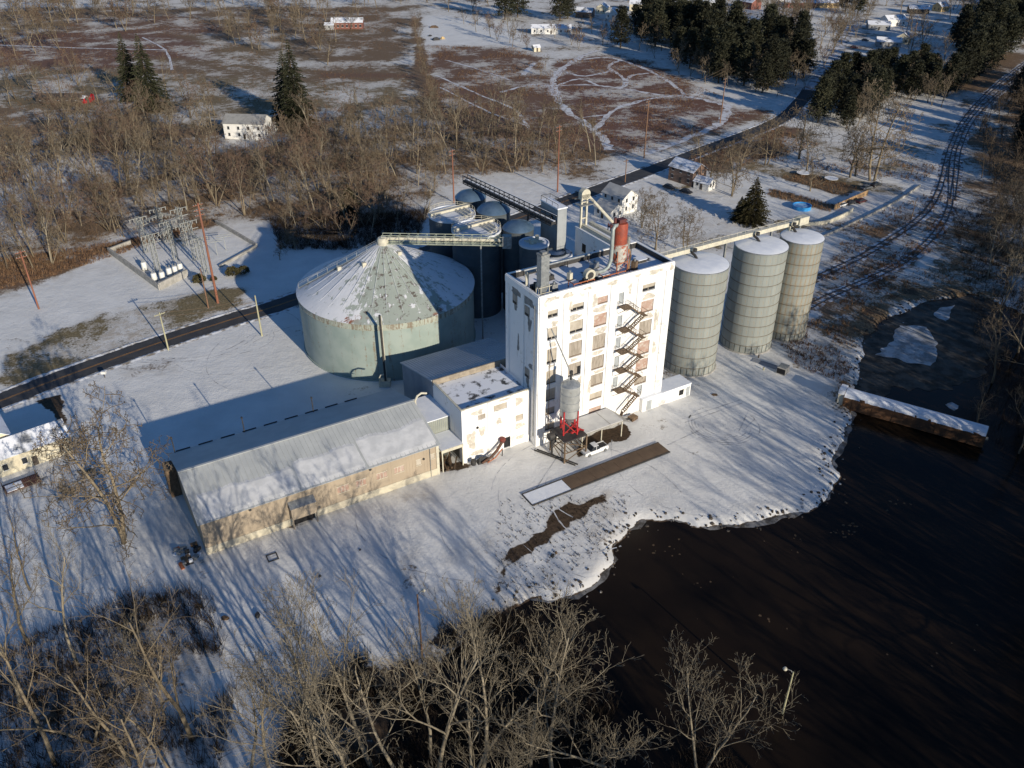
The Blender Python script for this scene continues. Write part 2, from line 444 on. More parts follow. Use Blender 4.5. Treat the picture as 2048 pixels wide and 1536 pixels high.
def ice_material(name, c1, c2, alpha_lo):
    m, nt, b = _nodes(name)
    pos = worldpos(nt)
    n = noise(nt, pos, .35, 6, .65)
    nt.links.new(mixc(nt, smooth(nt, n, .38, .62), c1, c2), b.inputs['Base Color'])
    b.inputs['Roughness'].default_value = .55; b.inputs['Specular IOR Level'].default_value = .12
    return m
M_ICE_DK = ice_material('grey_ice', (.028,.024,.018), (.085,.077,.064), 1)
M_ICE_MID = ice_material('shore_ice', (.07,.062,.052), (.27,.262,.25), 1)
M_ICE_WH = ice_material('snow_covered_ice', (.24,.24,.235), (.52,.525,.53), 1)
def ragged(poly, step=0.7, amp=0.5, seed=1):
    r = random.Random(seed); out = []
    n = len(poly)
    for i in range(n):
        a, b = Vector(poly[i]), Vector(poly[(i+1) % n]); L = (b - a).length; k = max(1, int(L/step))
        nrm = Vector((-(b-a).y, (b-a).x)).normalized()
        for j in range(k):
            p = a + (b-a) * j/k
            out.append(p + nrm * ((float(vnoise(np.array([p.x]), np.array([p.y]), 2.2)[0]) - .5) * 4 * amp + r.uniform(-.25,.25) * amp))
    return out
def ice_sheet(name, pts, m, z, amp, label, th=.06, seed=1):
    poly = ragged([tuple(v) for v in pxpoly(pts)], .8, amp, seed)
    import mathutils
    tri = mathutils.geometry.tessellate_polygon([[Vector((p.x, p.y, 0)) for p in poly]])
    mb = MB(); n = len(poly)
    mb.add([(p.x,p.y,z) for p in poly], tri)
    for i in range(n):
        a, b = poly[i], poly[(i+1) % n]; mb.quad((a.x,a.y,z-th),(b.x,b.y,z-th),(b.x,b.y,z),(a.x,a.y,z))
    o = mb.build(name, m)
    return tag(o, label, kind='structure')
ice_sheet('grey_ice', [(1700,720),(1722,668),(1775,628),(1850,594),(1950,580),(2000,610),(2010,680),(1960,740),(1890,775),(1800,770),(1780,790),(1745,800),(1700,800),(1690,760)], M_ICE_DK, WATER_Z+.06, .8, 'thin grey ice over the flooded corner below the rails')
ice_sheet('white_ice', [(1752,705),(1786,675),(1800,645),(1850,650),(1872,672),(1878,702),(1862,726),(1800,716)], M_ICE_WH, WATER_Z+.12, .5, 'white snow covered ice patch', seed=2)
ice_sheet('white_ice', [(1870,626),(1884,612),(1912,606),(1904,620),(1892,638)], M_ICE_WH, WATER_Z+.12, .4, 'small white ice patch near the bank', seed=3)
ice_sheet('white_ice', [(1895,805),(1905,799),(1920,806),(1912,815)], M_ICE_WH, WATER_Z+.05, .2, 'tiny floe of white ice beyond the rusty railcar', seed=4)
def shelf(i0, i1, w, seed):
    pl = [Vector(p) for p in WATER[i0:i1]]
    pts = []
    for a, b in zip(pl[:-1], pl[1:]):
        k = max(1, int((b-a).length / .8))
        pts += [(a + (b-a)*j/k) for j in range(k)]
    mb = MB(); row = []
    for i, p in enumerate(pts):
        d = (pts[min(i+2,len(pts)-1)] - pts[max(i-2,0)]).normalized(); nr = Vector((d.y, -d.x))
        q = Vector((p.x, p.y)); nv = float(vnoise(np.array([p.x]), np.array([p.y]), 2.0)[0])
        row.append((q - nr*1.6, q + nr*(w*(.15 + 1.3*nv))))
    for (a, b), (c, d) in zip(row[:-1], row[1:]):
        mb.quad((a.x,a.y,WATER_Z+.07),(b.x,b.y,WATER_Z+.07),(d.x,d.y,WATER_Z+.07),(c.x,c.y,WATER_Z+.07))
    return tag(mb.build('shore_ice', M_ICE_MID), 'ragged rim of grey ice along the pond bank', kind='structure')
shelf(6, 12, .9, 1); shelf(11, 26, 1.1, 2)

# ---------------------------------------------------------------- roads, paths, rails
def smooth_line(pts, n=10):
    """Catmull-Rom through world points"""
    pts = [Vector((p[0], p[1])) for p in pts]; ext = [2*pts[0]-pts[1]] + pts + [2*pts[-1]-pts[-2]]
    out = []
    for i in range(1, len(ext)-2):
        p0,p1,p2,p3 = ext[i-1:i+3]
        for j in range(n):
            t = j/n
            out.append(.5*((2*p1)+(p2-p0)*t+(2*p0-5*p1+4*p2-p3)*t*t+(3*p1-p0-3*p2+p3)*t**3))
    return out + [pts[-1]]
def ribbon(mb, line, off0, off1, z, jitter=0.0, seed=0, mi=0):
    r = random.Random(seed); prev = None
    for i, p in enumerate(line):
        d = (line[min(i+1,len(line)-1)] - line[max(i-1,0)]).normalized(); nr = Vector((-d.y, d.x))
        a = p + nr*(off0 + r.uniform(-jitter, jitter)); b = p + nr*(off1 + r.uniform(-jitter, jitter))
        cur = ((a.x,a.y,z),(b.x,b.y,z))
        if prev: mb.quad(prev[0], cur[0], cur[1], prev[1], mi) if off1 > off0 else mb.quad(prev[1], cur[1], cur[0], prev[0], mi)
        prev = cur
    return mb
M_ASPH = mat('asphalt', (.045,.046,.05), (.065,.064,.064), .35, .8, bumps=.3, c3=(.10,.10,.10), scale3=1.2, th3=.66)
M_YELLOW = mat('yellow_road_paint', (.50,.24,.05), (.32,.16,.05), .6, .7)
road_c = smooth_line([P(-420,935)[:2], P(-60,823)[:2], P(110,760)[:2], P(300,692)[:2], P(450,643)[:2], P(590,599)[:2], P(905,484)[:2], P(1245,361)[:2], P(1400,303)[:2], P(1552,244)[:2], P(1600,204)[:2], P(1622,175)[:2]], 22)
fine_road = []
for a, b in zip(road_c[:-1], road_c[1:]):
    k = max(1, int((b-a).length/1.5)); fine_road += [a.lerp(b, j/k) for j in range(k)]
tag(ribbon(MB(), fine_road, -3.4, 3.4, .03, .22, 3).build('road', M_ASPH), 'black asphalt road between snowy verges', kind='structure')
tag(ribbon(ribbon(MB(), road_c[:150], .10, .24, .035), road_c[:150], -.24, -.10, .035).build('road_centre_line', M_YELLOW), kind='structure')
M_ROADSNOW = snow_mat('snowy_lane', (.12,.115,.11), .55, .25, .12, (.66,.67,.70), (1,1,1))
lane = smooth_line([P(1618,180)[:2], P(1650,140)[:2], P(1672,105)[:2], P(1700,60)[:2], P(1720,20)[:2]], 14)
tag(ribbon(MB(), lane, -3.3, 3.3, .04, .3, 4).build('snowy_lane', M_ROADSNOW), 'snow covered lane running on between the pines', kind='structure')
# verge ridges thrown up by the plough
M_VERGE = snow_mat('ploughed_snow', (.26,.23,.19), .55, .5, .10, (.70,.715,.74))
def ridge(line, off, w, h, seed, name='ploughed_snow'):
    r = random.Random(seed); mb = MB(); prev = None
    for i, p in enumerate(line):
        d = (line[min(i+1,len(line)-1)] - line[max(i-1,0)]).normalized(); nr = Vector((-d.y, d.x)); hh = h*r.uniform(.5,1.3)
        a, b, c = p+nr*(off-w*r.uniform(.7,1.2)), p+nr*(off+r.uniform(-.15,.15)), p+nr*(off+w*r.uniform(.7,1.3))
        cur = ((a.x,a.y,-.02),(b.x,b.y,hh),(c.x,c.y,-.02))
        if prev: mb.quad(prev[0],cur[0],cur[1],prev[1]); mb.quad(prev[1],cur[1],cur[2],prev[2])
        prev = cur
    return tag(mb.build(name, M_VERGE, smooth='all'), 'low ridge of ploughed snow beside the road', kind='structure')
ridge(fine_road, 4.0, .8, .16, 1); ridge(fine_road, -4.0, .8, .16, 2)

M_PATH = snow_mat('trodden_snow', (.22,.14,.105), .62, .30, .10, (.66,.665,.68))
def snow_path(px, w, seed, label):
    ln = smooth_line([P(x, y)[:2] for x, y in px], 8)
    o = ribbon(MB(), ln, -w*.42, w*.42, .015+.004*(seed-19), w*.25, seed).build('snow_path', M_PATH)
    return tag(o, label, kind='structure')
for i, (pts, w) in enumerate([
    ([(1118,190),(1105,168),(1120,140),(1160,115),(1195,100)], 4.2), ([(1095,168),(1110,190),(1135,222),(1175,250),(1205,275),(1220,300)], 4.0),
    ([(1098,172),(1180,170),(1250,178),(1320,190),(1370,192)], 2.6), ([(1120,140),(1165,152),(1210,145),(1225,140),(1252,165),(1235,178)], 2.4),
    ([(1150,120),(1210,115),(1240,120),(1270,130),(1300,142),(1340,165),(1372,190)], 2.6), ([(1240,120),(1218,132),(1225,145)], 2.4),
    ([(1190,258),(1230,220),(1270,205),(1330,193),(1372,192)], 3.0), ([(1110,172),(1160,158),(1200,172),(1240,176)], 2.0), ([(1245,172),(1262,152),(1300,146)], 2.0),
    ([(1165,235),(1225,228)], 1.6), ([(1372,192),(1430,205),(1455,215),(1440,245),(1380,275),(1290,308)], 4.0), ([(1045,150),(1070,125)], 3.0),
    ([(1000,185),(1060,170),(1098,172)], 2.2), ([(870,150),(960,190),(1030,220),(1060,260)], 1.6), ([(880,175),(980,225),(1050,250)], 1.5), ([(1020,160),(960,140),(890,120)], 1.6),
    ([(-60,88),(150,96),(330,100)], 2.2), ([(285,75),(330,100),(345,140)], 1.6)]):
    snow_path(pts, w, i + 20, 'narrow trodden snow path across the brown field')

M_RAIL = mat('rail_steel', (.05,.045,.045), (.09,.075,.065), 2, .5, .4)
M_BALLAST = mat('dark_ballast', (.075,.065,.058), (.16,.15,.14), .5, .9, c3=(.70,.72,.76), scale3=.9, th3=.60)
M_BED = snow_mat('snowy_ballast', (.15,.105,.075), .50, .45, .08, (.62,.63,.65))
def track(px, label, seed):
    ln = smooth_line([P(x, y)[:2] for x, y in px], 12)
    fine = []
    for a, b in zip(ln[:-1], ln[1:]):
        k = max(1, int((b-a).length/2.0)); fine += [a.lerp(b, j/k) for j in range(k)]
    root = thing('railway_track', label, 'railway', (fine[0].x, fine[0].y, 0))
    o = fine[0]; fine = [p - o for p in fine]
    ribbon(MB(), fine, -2.1, 2.1, .006+.012*seed, .3, seed+9).build('ballast_bed', M_BED, root)
    for s in (-1, 1):
        mb = MB(); ribbon(mb, fine, s*.80-.22, s*.80+.22, .012+.012*seed, .06, seed); mb.build('ballast_strip', M_BALLAST, root)
        mb = MB(); ribbon(mb, fine, s*.80-.06, s*.80+.06, .17, 0); ribbon(mb, fine, s*.80-.06, s*.80-.059, .17)
        prev = None
        for i, p in enumerate(fine):
            d = (fine[min(i+1,len(fine)-1)] - fine[max(i-1,0)]).normalized(); nr = Vector((-d.y, d.x))
            a, b = p+nr*(s*.80-.06), p+nr*(s*.80+.06)
            cur = ((a.x,a.y,0),(a.x,a.y,.17),(b.x,b.y,.17),(b.x,b.y,0))
            if prev: mb.quad(prev[0],cur[0],cur[1],prev[1]); mb.quad(prev[2],cur[2],cur[3],prev[3])
            prev = cur
        mb.build('rail', M_RAIL, root)
    tie = MB().box(-.13,.13,-1.3,1.3,0,.07).mesh('tie', M_TIMBER)
    r = random.Random(seed); dist = 0; count = 0
    for a, b in zip(fine[:-1], fine[1:]):
        dist += (b-a).length
        if dist > 1.1 and count < 150:
            dist = 0; count += 1
            if r.random() < .75:
                t = link('tie', tie, root); t.location = (a.x, a.y, .004); t.rotation_euler = (0,0,math.atan2((b-a).y,(b-a).x)+r.uniform(-.05,.05))
    return root
track([(1560,590),(1640,552),(1710,520),(1775,482),(1835,440),(1868,402),(1885,360),(1900,300),(1930,238),(1985,178),(2060,120),(2140,70)], 'curving railway track nearest the three sage silos', 1)
track([(1600,625),(1660,592),(1740,558),(1820,515),(1868,470),(1893,430),(1902,395),(1902,350),(1905,312)], 'second weedy railway track that joins the curve', 2)

track([(1905,400),(1912,350),(1918,300),(1945,240),(2000,185),(2070,140)], 'third railway track on the right of the junction', 3)
# tyre marks in the yard snow
M_TRACKS = mat('tyre_mark', (.40,.395,.385), (.66,.665,.67), .5, .85)
tm = MB(); rr = random.Random(9)
def arc_px(cx, cy, rx, a0, a1, w=.28, sy=1.0):
    c = P(cx, cy); ln = []
    for j in range(25):
        t = math.radians(a0 + (a1-a0)*j/24); ln.append(Vector((c.x + rx*math.cos(t), c.y + rx*sy*math.sin(t))))
    a_ = 0
    while a_ < 24:
        b_ = min(24, a_ + rr.randint(2, 9)); ribbon(tm, ln[a_:b_+1], -w/2*rr.uniform(.5,1.2), w/2*rr.uniform(.5,1.2), .014, .06, int(cx)+a_); a_ = b_ + rr.choice((0,1,1,2))
for rx, a0, a1 in ((6.6,150,330),(6.0,165,345),(5.4,170,325),(4.8,180,300),(4.0,190,290),(7.2,200,320)): arc_px(1442, 848, rx, a0, a1)
arc_px(1440, 848, 6.4, 95, 160, .22); arc_px(1450, 850, 7.0, -40, 30, .22)
for x0,y0,x1,y1 in ((1365,838,1480,800),(1370,845,1485,806),(1478,862,1497,822),(1488,860,1510,838),(1120,905,1060,995),(1335,890,1400,860)):
    a, b = P(x0,y0), P(x1,y1); ribbon(tm, [Vector(a[:2]).lerp(Vector(b[:2]), t/8) for t in range(9)], -.12, .12, .014, .05)
for rx, a0, a1 in ((9,200,300),(9.6,205,300),(10.5,210,305),(12,200,290),(13,200,290),(15,215,290)): arc_px(330, 690, rx, a0, a1, .3, .8)
for rx in (14, 15.5): arc_px(395, 660, rx, 260, 350, .3)
for q in range(16):   # faint ruts left by trucks turning between the road, the shed and the mill
    cx, cy, rx = rr.choice(((640,720,17),(560,700,20),(480,690,14),(1240,990,20),(1400,900,16),(1000,1020,22),(900,1050,26),(1150,1040,18)))
    a0 = rr.uniform(0,360); arc_px(cx+rr.uniform(-25,25), cy+rr.uniform(-15,15), rx*rr.uniform(.7,1.3), a0, a0+rr.uniform(50,130), rr.uniform(.15,.3), rr.uniform(.6,1.2))
tag(tm.build('tyre_marks', M_TRACKS), 'curved tyre marks in the yard snow', 'tyre marks', kind='stuff')

# broken rubble, ice plates and clods along the waterline
rb = MB(); rg_ = random.Random(12)
M_RUBBLE = mat('bank_rubble', (.10,.085,.07), (.05,.042,.035), .8, .9, c3=(.45,.45,.45), scale3=.35, th3=.56)
for i in range(5, 32):
    a, b = Vector(WATER[i]), Vector(WATER[i+1]); L = (b-a).length; nr = Vector((-(b-a).y, (b-a).x)).normalized()
    for k in range(int(L*2.2)):
        p = a.lerp(b, rg_.random()) + nr*rg_.gauss(.0, 1.3); z = gz(p)
        if z < WATER_Z - .25: z = WATER_Z - .05
        w, h = rg_.uniform(.12,.5), rg_.uniform(.05,.28); n = 5; ph = rg_.uniform(0,6)
        ring = [(p.x + w*math.cos(ph+j*6.283/n)*rg_.uniform(.6,1.2), p.y + w*math.sin(ph+j*6.283/n)*rg_.uniform(.6,1.2)) for j in range(n)]
        rb.add([(x,y,z-.1) for x,y in ring] + [(p.x+(x-p.x)*.6, p.y+(y-p.y)*.6, z+h) for x,y in ring], [(j,(j+1)%n,n+(j+1)%n,n+j) for j in range(n)] + [tuple(range(n,2*n))])
tag(rb.build('bank_rubble', M_RUBBLE), 'broken clods and ice along the pond edge', kind='stuff')
fl = MB()
for cx, cy, n, sp in ((1690,1065,16,1.4),(1700,1050,8,.9),(1400,1160,6,3),(1330,1100,10,2.5),(1600,1080,8,3),(1800,1010,10,3),(1500,1250,6,4),(1900,1300,6,5)):
    c = P(cx,cy,WATER_Z)
    for k in range(n):
        x, y, w = c.x+rg_.gauss(0,sp), c.y+rg_.gauss(0,sp*.6), rg_.uniform(.06,.3); q = rg_.uniform(0,3)
        fl.add([(x+w*math.cos(q+j*1.257)*rg_.uniform(.5,1.3), y+w*math.sin(q+j*1.257)*rg_.uniform(.5,1.3), WATER_Z+.012) for j in range(5)], [(0,1,2,3,4)])
tag(fl.build('floating_debris', mat('floating_leaves', (.12,.075,.04), (.07,.05,.03), 1.5, .8)), 'leaves and bits floating on the dark pond', kind='stuff')
# ---------------------------------------------------------------- building materials
def white_wall_material():
    m, nt, b = _nodes('stained_white_wall')
    vec = coords(nt); vs_ = coords(nt, (1,1,.22))
    n1 = noise(nt, vec, .28, 5, .6); n2 = noise(nt, vec, 1.5, 6, .65); n3 = noise(nt, vs_, 1.1, 5, .6)
    white = mixc(nt, n2, (.83,.82,.79), (.90,.895,.875))
    patch = mixc(nt, n2, (.36,.32,.26), (.58,.54,.46))
    k = smooth(nt, math_(nt, 'ADD', math_(nt, 'MULTIPLY', n1, .6), math_(nt, 'MULTIPLY', n2, .4)), .565, .63)
    col = mixc(nt, math_(nt, 'MULTIPLY', k, .6), white, patch)
    col = mixc(nt, math_(nt, 'MULTIPLY', smooth(nt, n3, .58, .76), .5), col, (.40,.35,.28))
    col = mixc(nt, math_(nt, 'MULTIPLY', smooth(nt, n2, .70, .80), .5), col, (.26,.21,.16))
    nt.links.new(col, b.inputs['Base Color']); b.inputs['Roughness'].default_value = .85; b.inputs['Specular IOR Level'].default_value = .2
    bump(nt, b, n2, .25, .05); return m
M_WHITE = white_wall_material()
def steel_material(name, c1, c2, rust, amt=.62, streak=.9, rib=0.0):
    m, nt, b = _nodes(name)
    vec = coords(nt); vst = coords(nt, (1,1,.08))
    n1 = noise(nt, vec, .25, 4); n2 = noise(nt, vst, streak, 5, .6); n3 = noise(nt, vec, 1.8, 6, .7)
    col = mixc(nt, smooth(nt, n1, .35, .65), c1, c2)
    k = math_(nt, 'MULTIPLY', smooth(nt, math_(nt, 'ADD', math_(nt, 'MULTIPLY', n2, .65), math_(nt, 'MULTIPLY', n3, .35)), amt-.05, amt+.06), .75)
    col = mixc(nt, k, col, rust)
    oi = nt.nodes.new('ShaderNodeObjectInfo'); hs = nt.nodes.new('ShaderNodeHueSaturation')
    nt.links.new(madd(nt, oi.outputs['Random'], .16, .92), hs.inputs['Value']); nt.links.new(col, hs.inputs['Color'])
    nt.links.new(hs.outputs[0], b.inputs['Base Color']); b.inputs['Roughness'].default_value = .6; b.inputs['Specular IOR Level'].default_value = .3
    bump(nt, b, n3, .08, .03); return m
M_SAGE = steel_material('sage_tank_steel', (.265,.325,.295), (.325,.38,.345), (.22,.15,.09), .60)
M_SAGE_PANEL = steel_material('sage_silo_stave', (.225,.245,.228), (.28,.30,.278), (.32,.25,.165), .60, 1.4)
M_SAGE_RUST = steel_material('rust_streaked_stave', (.225,.245,.222), (.29,.30,.268), (.33,.24,.14), .53, 1.4)
M_DKSILO = steel_material('slate_silo_steel', (.065,.08,.09), (.09,.105,.115), (.12,.10,.08), .62)
M_HOOP = mat('silo_hoop', (.12,.10,.075), (.20,.16,.11), 1.0, .7)
M_PINK = mat('brick_infill', (.40,.26,.20), (.47,.36,.30), .9, .9, c3=(.52,.46,.39), scale3=1.3, th3=.55)
M_BOARD = mat('weathered_board', (.30,.26,.21), (.42,.37,.31), 1.2, .9, stretch=(2,2,.4), c3=(.14,.12,.10), scale3=2.0, th3=.6)
M_PALEB = mat('pale_infill', (.50,.45,.37), (.40,.35,.28), .8, .9)
M_DOORG = mat('grey_door', (.40,.43,.44), (.32,.34,.35), 1.0, .7)
M_CLAD = mat('blue_grey_cladding', (.23,.25,.285), (.28,.30,.33), .4, .7)
M_ROOFSNOW = snow_mat('snowy_flat_roof', (.07,.07,.075), .68, .22, .05)
M_ROOFSNOW2 = snow_mat('patchy_flat_roof', (.08,.08,.08), .60, .35, .05)
M_METALROOF = mat('metal_roofing', (.46,.48,.475), (.40,.42,.42), .3, .55, 0.0)
M_TAN = mat('tan_siding', (.415,.34,.25), (.37,.305,.225), .25, .75, c3=(.36,.28,.19), scale3=.7, th3=.63)
M_TANBASE = mat('pale_plinth', (.60,.55,.42), (.46,.42,.33), .5, .85, c3=(.30,.27,.22), scale3=1.2, th3=.62)

def wall_holes(mb, u0, u1, z0, z1, holes, depth, place):
    """wall in (u, z) with rectangular holes and reveals; place(u, d, z) gives the point d behind the face"""
    us = sorted({u0, u1, *[h[0] for h in holes], *[h[1] for h in holes]}); zs = sorted({z0, z1, *[h[2] for h in holes], *[h[3] for h in holes]})
    for a, b in zip(us[:-1], us[1:]):
        for c, d in zip(zs[:-1], zs[1:]):
            um, zm = (a+b)/2, (c+d)/2
            if any(h[0] < um < h[1] and h[2] < zm < h[3] for h in holes): continue
            mb.quad(place(a,0,c), place(b,0,c), place(b,0,d), place(a,0,d))
    for a, b, c, d in holes:
        mb.quad(place(a,0,c), place(a,depth,c), place(b,depth,c), place(b,0,c)); mb.quad(place(a,0,d), place(b,0,d), place(b,depth,d), place(a,depth,d))
        mb.quad(place(a,0,c), place(a,0,d), place(a,depth,d), place(a,depth,c)); mb.quad(place(b,0,c), place(b,depth,c), place(b,depth,d), place(b,0,d))

# ---------------------------------------------------------------- the tall white mill
MW, MD, MH = 31.0, 11.8, 32.8
mill = thing('mill_building', 'tall white stained concrete mill with boarded windows and a fire escape', 'mill', S(0,0), SITE_A)
cols = {0:(3.0,2.2), 1:(8.4,3.0), 2:(13.9,3.0), 3:(25.2,3.1)}
rows = [(28.8,1.5),(24.7,2.6),(19.9,3.3),(15.3,3.0),(11.3,2.7),(7.5,1.6),(3.9,1.7)]
kinds = {0:['slit','slitpanel','slitpanel','pale','pale','pale','pale'], 1:['slit','slitpanel','board','broken','pale','pale','pink'],
         2:['pink','pink','board','board','board','pale','pink'], 3:['slit','pink','board','pink','pink','board','door']}
holes = []; wins = []
for c, (x, w) in cols.items():
    for r, (z, h) in enumerate(rows):
        k = kinds[c][r]
        if k == 'door': w2, h2, z2 = 1.3, 2.6, 5.2
        else: w2, h2, z2 = w, h, z
        hb = (x-w2/2, x+w2/2, z2-h2/2, z2+h2/2); holes.append(hb); wins.append((k, hb, c, r))
doors = [(18.6-.6, 18.6+.6, z, z+2.5) for z in (26.75,21.85,17.05,12.6,7.95)]
holes += doors
mb = MB()
wall_holes(mb, 0, MW, 0, MH-.0, holes, .32, lambda u,d,z: (u, d, z))
lh = [(3.2,4.8,27.8,29.6),(7.8,9.0,28.4,30.0),(3.0,4.2,13.6,15.8)]
wall_holes(mb, 0, MD, 0, MH, [], .3, lambda u,d,z: (d, MD-u, z))
mb.quad((MW,0,0),(MW,MD,0),(MW,MD,MH),(MW,0,MH)); mb.quad((MW,MD,0),(0,MD,0),(0,MD,MH),(MW,MD,MH))
mb.build('wall', M_WHITE, mill)
mb = MB()   # parapet cap and inner faces
t = .35
for a in ((0,MW,0,t),(0,MW,MD-t,MD),(0,t,t,MD-t),(MW-t,MW,t,MD-t)): mb.box(a[0]-.06,a[1]+.06,a[2]-.06 if a[2]==0 else a[2],a[3]+.06 if a[3]==MD else a[3],MH,MH+.16)
mb.build('parapet_cap', M_WHITE, mill)
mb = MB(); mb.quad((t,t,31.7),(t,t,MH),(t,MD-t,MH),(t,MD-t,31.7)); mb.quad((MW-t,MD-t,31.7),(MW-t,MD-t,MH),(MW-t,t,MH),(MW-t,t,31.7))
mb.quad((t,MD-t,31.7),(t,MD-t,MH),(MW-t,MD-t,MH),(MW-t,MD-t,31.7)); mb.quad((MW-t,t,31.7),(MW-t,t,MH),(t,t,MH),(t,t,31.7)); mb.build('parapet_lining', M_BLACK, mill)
MB().quad((t,t,31.7),(MW-t,t,31.7),(MW-t,MD-t,31.7),(t,MD-t,31.7)).build('roof', M_ROOFSNOW, mill)
for x0, x1 in ((0,1.0),(5.3,6.2),(10.7,11.6),(15.9,16.8),(22.3,23.1),(29.2,31.0)):
    MB().box(x0+.004 if x0 == 0 else x0, x1, -.22, -.003, 4.7 if x1 < 17 else .0, MH-1.4).build('pilaster', M_WHITE, mill)
MB().box(-.05, MW+.05, -.24, -.004, MH-1.35, MH-.02).build('cornice', M_WHITE, mill)
for y0 in (.0, 5.0, 10.6): MB().box(-.2,-.004, y0, y0+1.1, 0, MH-1.4).build('pilaster', M_WHITE, mill)
MB().box(-.22,-.005,-.02,MD,MH-1.35,MH-.02).build('cornice', M_WHITE, mill)
mm = {'pink':M_PINK,'board':M_BOARD,'pale':M_PALEB,'slit':M_PALEB,'slitpanel':M_PALEB,'broken':M_BOARD}
for k, (a,b,c,d), ci, ri in wins:
    if k == 'door':
        dr = MB().box(a,b,.2,.28,c,d).build('door', M_DOORG, mill); MB().box(b-.3,b-.2,.12,.2,c+1.1,c+1.25).build('handle', M_BLACK, dr); continue
    w = MB(); 
    if k == 'slit': w.box(a,b,.22,.3,c+.62,d)
    elif k == 'slitpanel': w.box(a,b,.2,.3,c+.55,d)
    elif k == 'broken': w.box(a,b-.75,.2,.3,c+.4,d).box(b-.75,b,.2,.3,c+1.9,d)
    else: w.box(a,b,.2,.3,c,d)
    wo = w.build('window', mm[k], mill)
    if k in ('slit','slitpanel','broken'):
        MB().quad((a,.31,c),(b,.31,c),(b,.31,d),(a,.31,d)).build('dark_opening', M_DARK, wo)
        MB().box((a+b)/2-.05,(a+b)/2+.05,.2,.28,c,c+.55).build('mullion', M_PALEB, wo)
    elif k == 'board':
        mbx = MB()
        for q in range(1,4): xx = a+(b-a)*q/4; mbx.box(xx-.04,xx+.04,.14,.2,c+.02,d-.02)
        mbx.build('mullion', M_PALEB, wo)
    if k in ('pink','board','pale'): MB().box(a,b,.12,.198,c,c+.17).box(a,a+.09,.12,.198,c+.172,d).build('frame', M_DKSTEEL, wo)  # dark strips stand in for the shadow gap at foot and left side
    MB().box(a-.12,b+.12,-.14,.118,c-.22,c-.005).build('sill', M_WHITE, wo)
for a,b,c,d in doors: MB().box(a,b,.2,.28,c,d).build('door', M_DOORG, mill)
for (y0,z0) in ((8.4,29.0),(4.0,28.4),(3.8,15.2)):
    w = MB().box(-.10,-.02,y0-.8,y0+.8,z0-1.0,z0+1.0).build('window', M_BOARD, mill); MB().box(-.16,-.1,y0-.62,y0+.62,z0-.95,z0-.45).build('dark_opening', M_DARK, w)
mb = MB().tube([(-.3,1.0,2),(-.3,1.0,MH-2)],.09,6).build('downpipe', M_GREY, mill)
MB().tube([(2.45,-.32,1),(2.45,-.32,21.5)],.07,6).build('downpipe', M_DKSTEEL, mill)

# peeled render patches, each with its own outline
M_PATCH = mat('bare_render', (.60,.555,.475), (.46,.42,.355), .7, .9, c3=(.70,.67,.61), scale3=1.3, th3=.53)
M_SOOT = mat('sooty_render', (.20,.195,.18), (.30,.295,.28), .9, .9)
def patch(par, place, u, z, w, h, seed, m=None):
    rg = random.Random(seed); n = 22; pts = []
    for k in range(n):
        a = 2*math.pi*k/n; q = .72 + .35*rg.random() + .16*math.sin(3*a + seed)
        pts.append(place(u + w/2*math.copysign(abs(math.cos(a))**.7, math.cos(a))*q, z + h/2*math.copysign(abs(math.sin(a))**.7, math.sin(a))*q))
    return MB().add(pts, [tuple(range(n))]).build('peeled_patch', m or M_PATCH, par)
front = lambda u, z: (u, -.004, z); proud = lambda u, z: (u, -.2445, z); left = lambda u, z: (-.004, u, z)
for i, (u,z,w,h) in enumerate(((3.4,26.7,1.6,1.2),(7.9,26.8,3.0,1.3),(8.6,22.6,2.6,1.5),(3.2,22.4,1.8,1.2),(13.7,27.0,3.4,1.4),(14.2,22.4,2.8,1.6),(13.6,17.6,3.2,1.0),(8.2,17.6,2.0,.9),(25.3,26.8,3.2,1.4),(25.4,22.5,3.2,1.5),(25.0,17.5,3.4,1.2),(25.6,13.2,3.2,1.0),(14.3,13.2,3.0,.9),(27.8,21.0,1.3,5.0),(28.0,14.5,1.1,3.0),(12.2,10.0,.9,3.2),(9.8,12.6,.9,2.2),(20.6,29.6,.8,2.4),(3.0,17.8,1.8,.8),(24.0,8.8,2.4,.9),(12.4,29.0,1.4,2.8),(7.0,29.4,.9,2.0))): patch(mill, front, u, z, w, h, i+1)
for i, (u,z,w,h) in enumerate(((2.6,32.0,3.4,.9),(6.2,31.9,2.4,1.1),(10.4,32.2,2.2,.6),(16.2,32.0,2.6,1.0),(22.0,32.1,1.6,.8),(26.3,32.0,3.6,1.1),(30.3,31.9,1.0,1.2))): patch(mill, proud, u, z, w, h, i+40)
for i, (u,z,w,h) in enumerate(((3.6,30.4,4.2,1.8),(8.0,30.6,3.8,1.6),(3.2,26.0,1.4,3.2),(8.2,27.4,1.2,1.4),(3.6,13.2,1.2,2.6),(2.6,17.2,1.6,1.2),(7.2,20.0,.8,4.0))): patch(mill, left, u, z, w, h, i+60, M_SOOT)
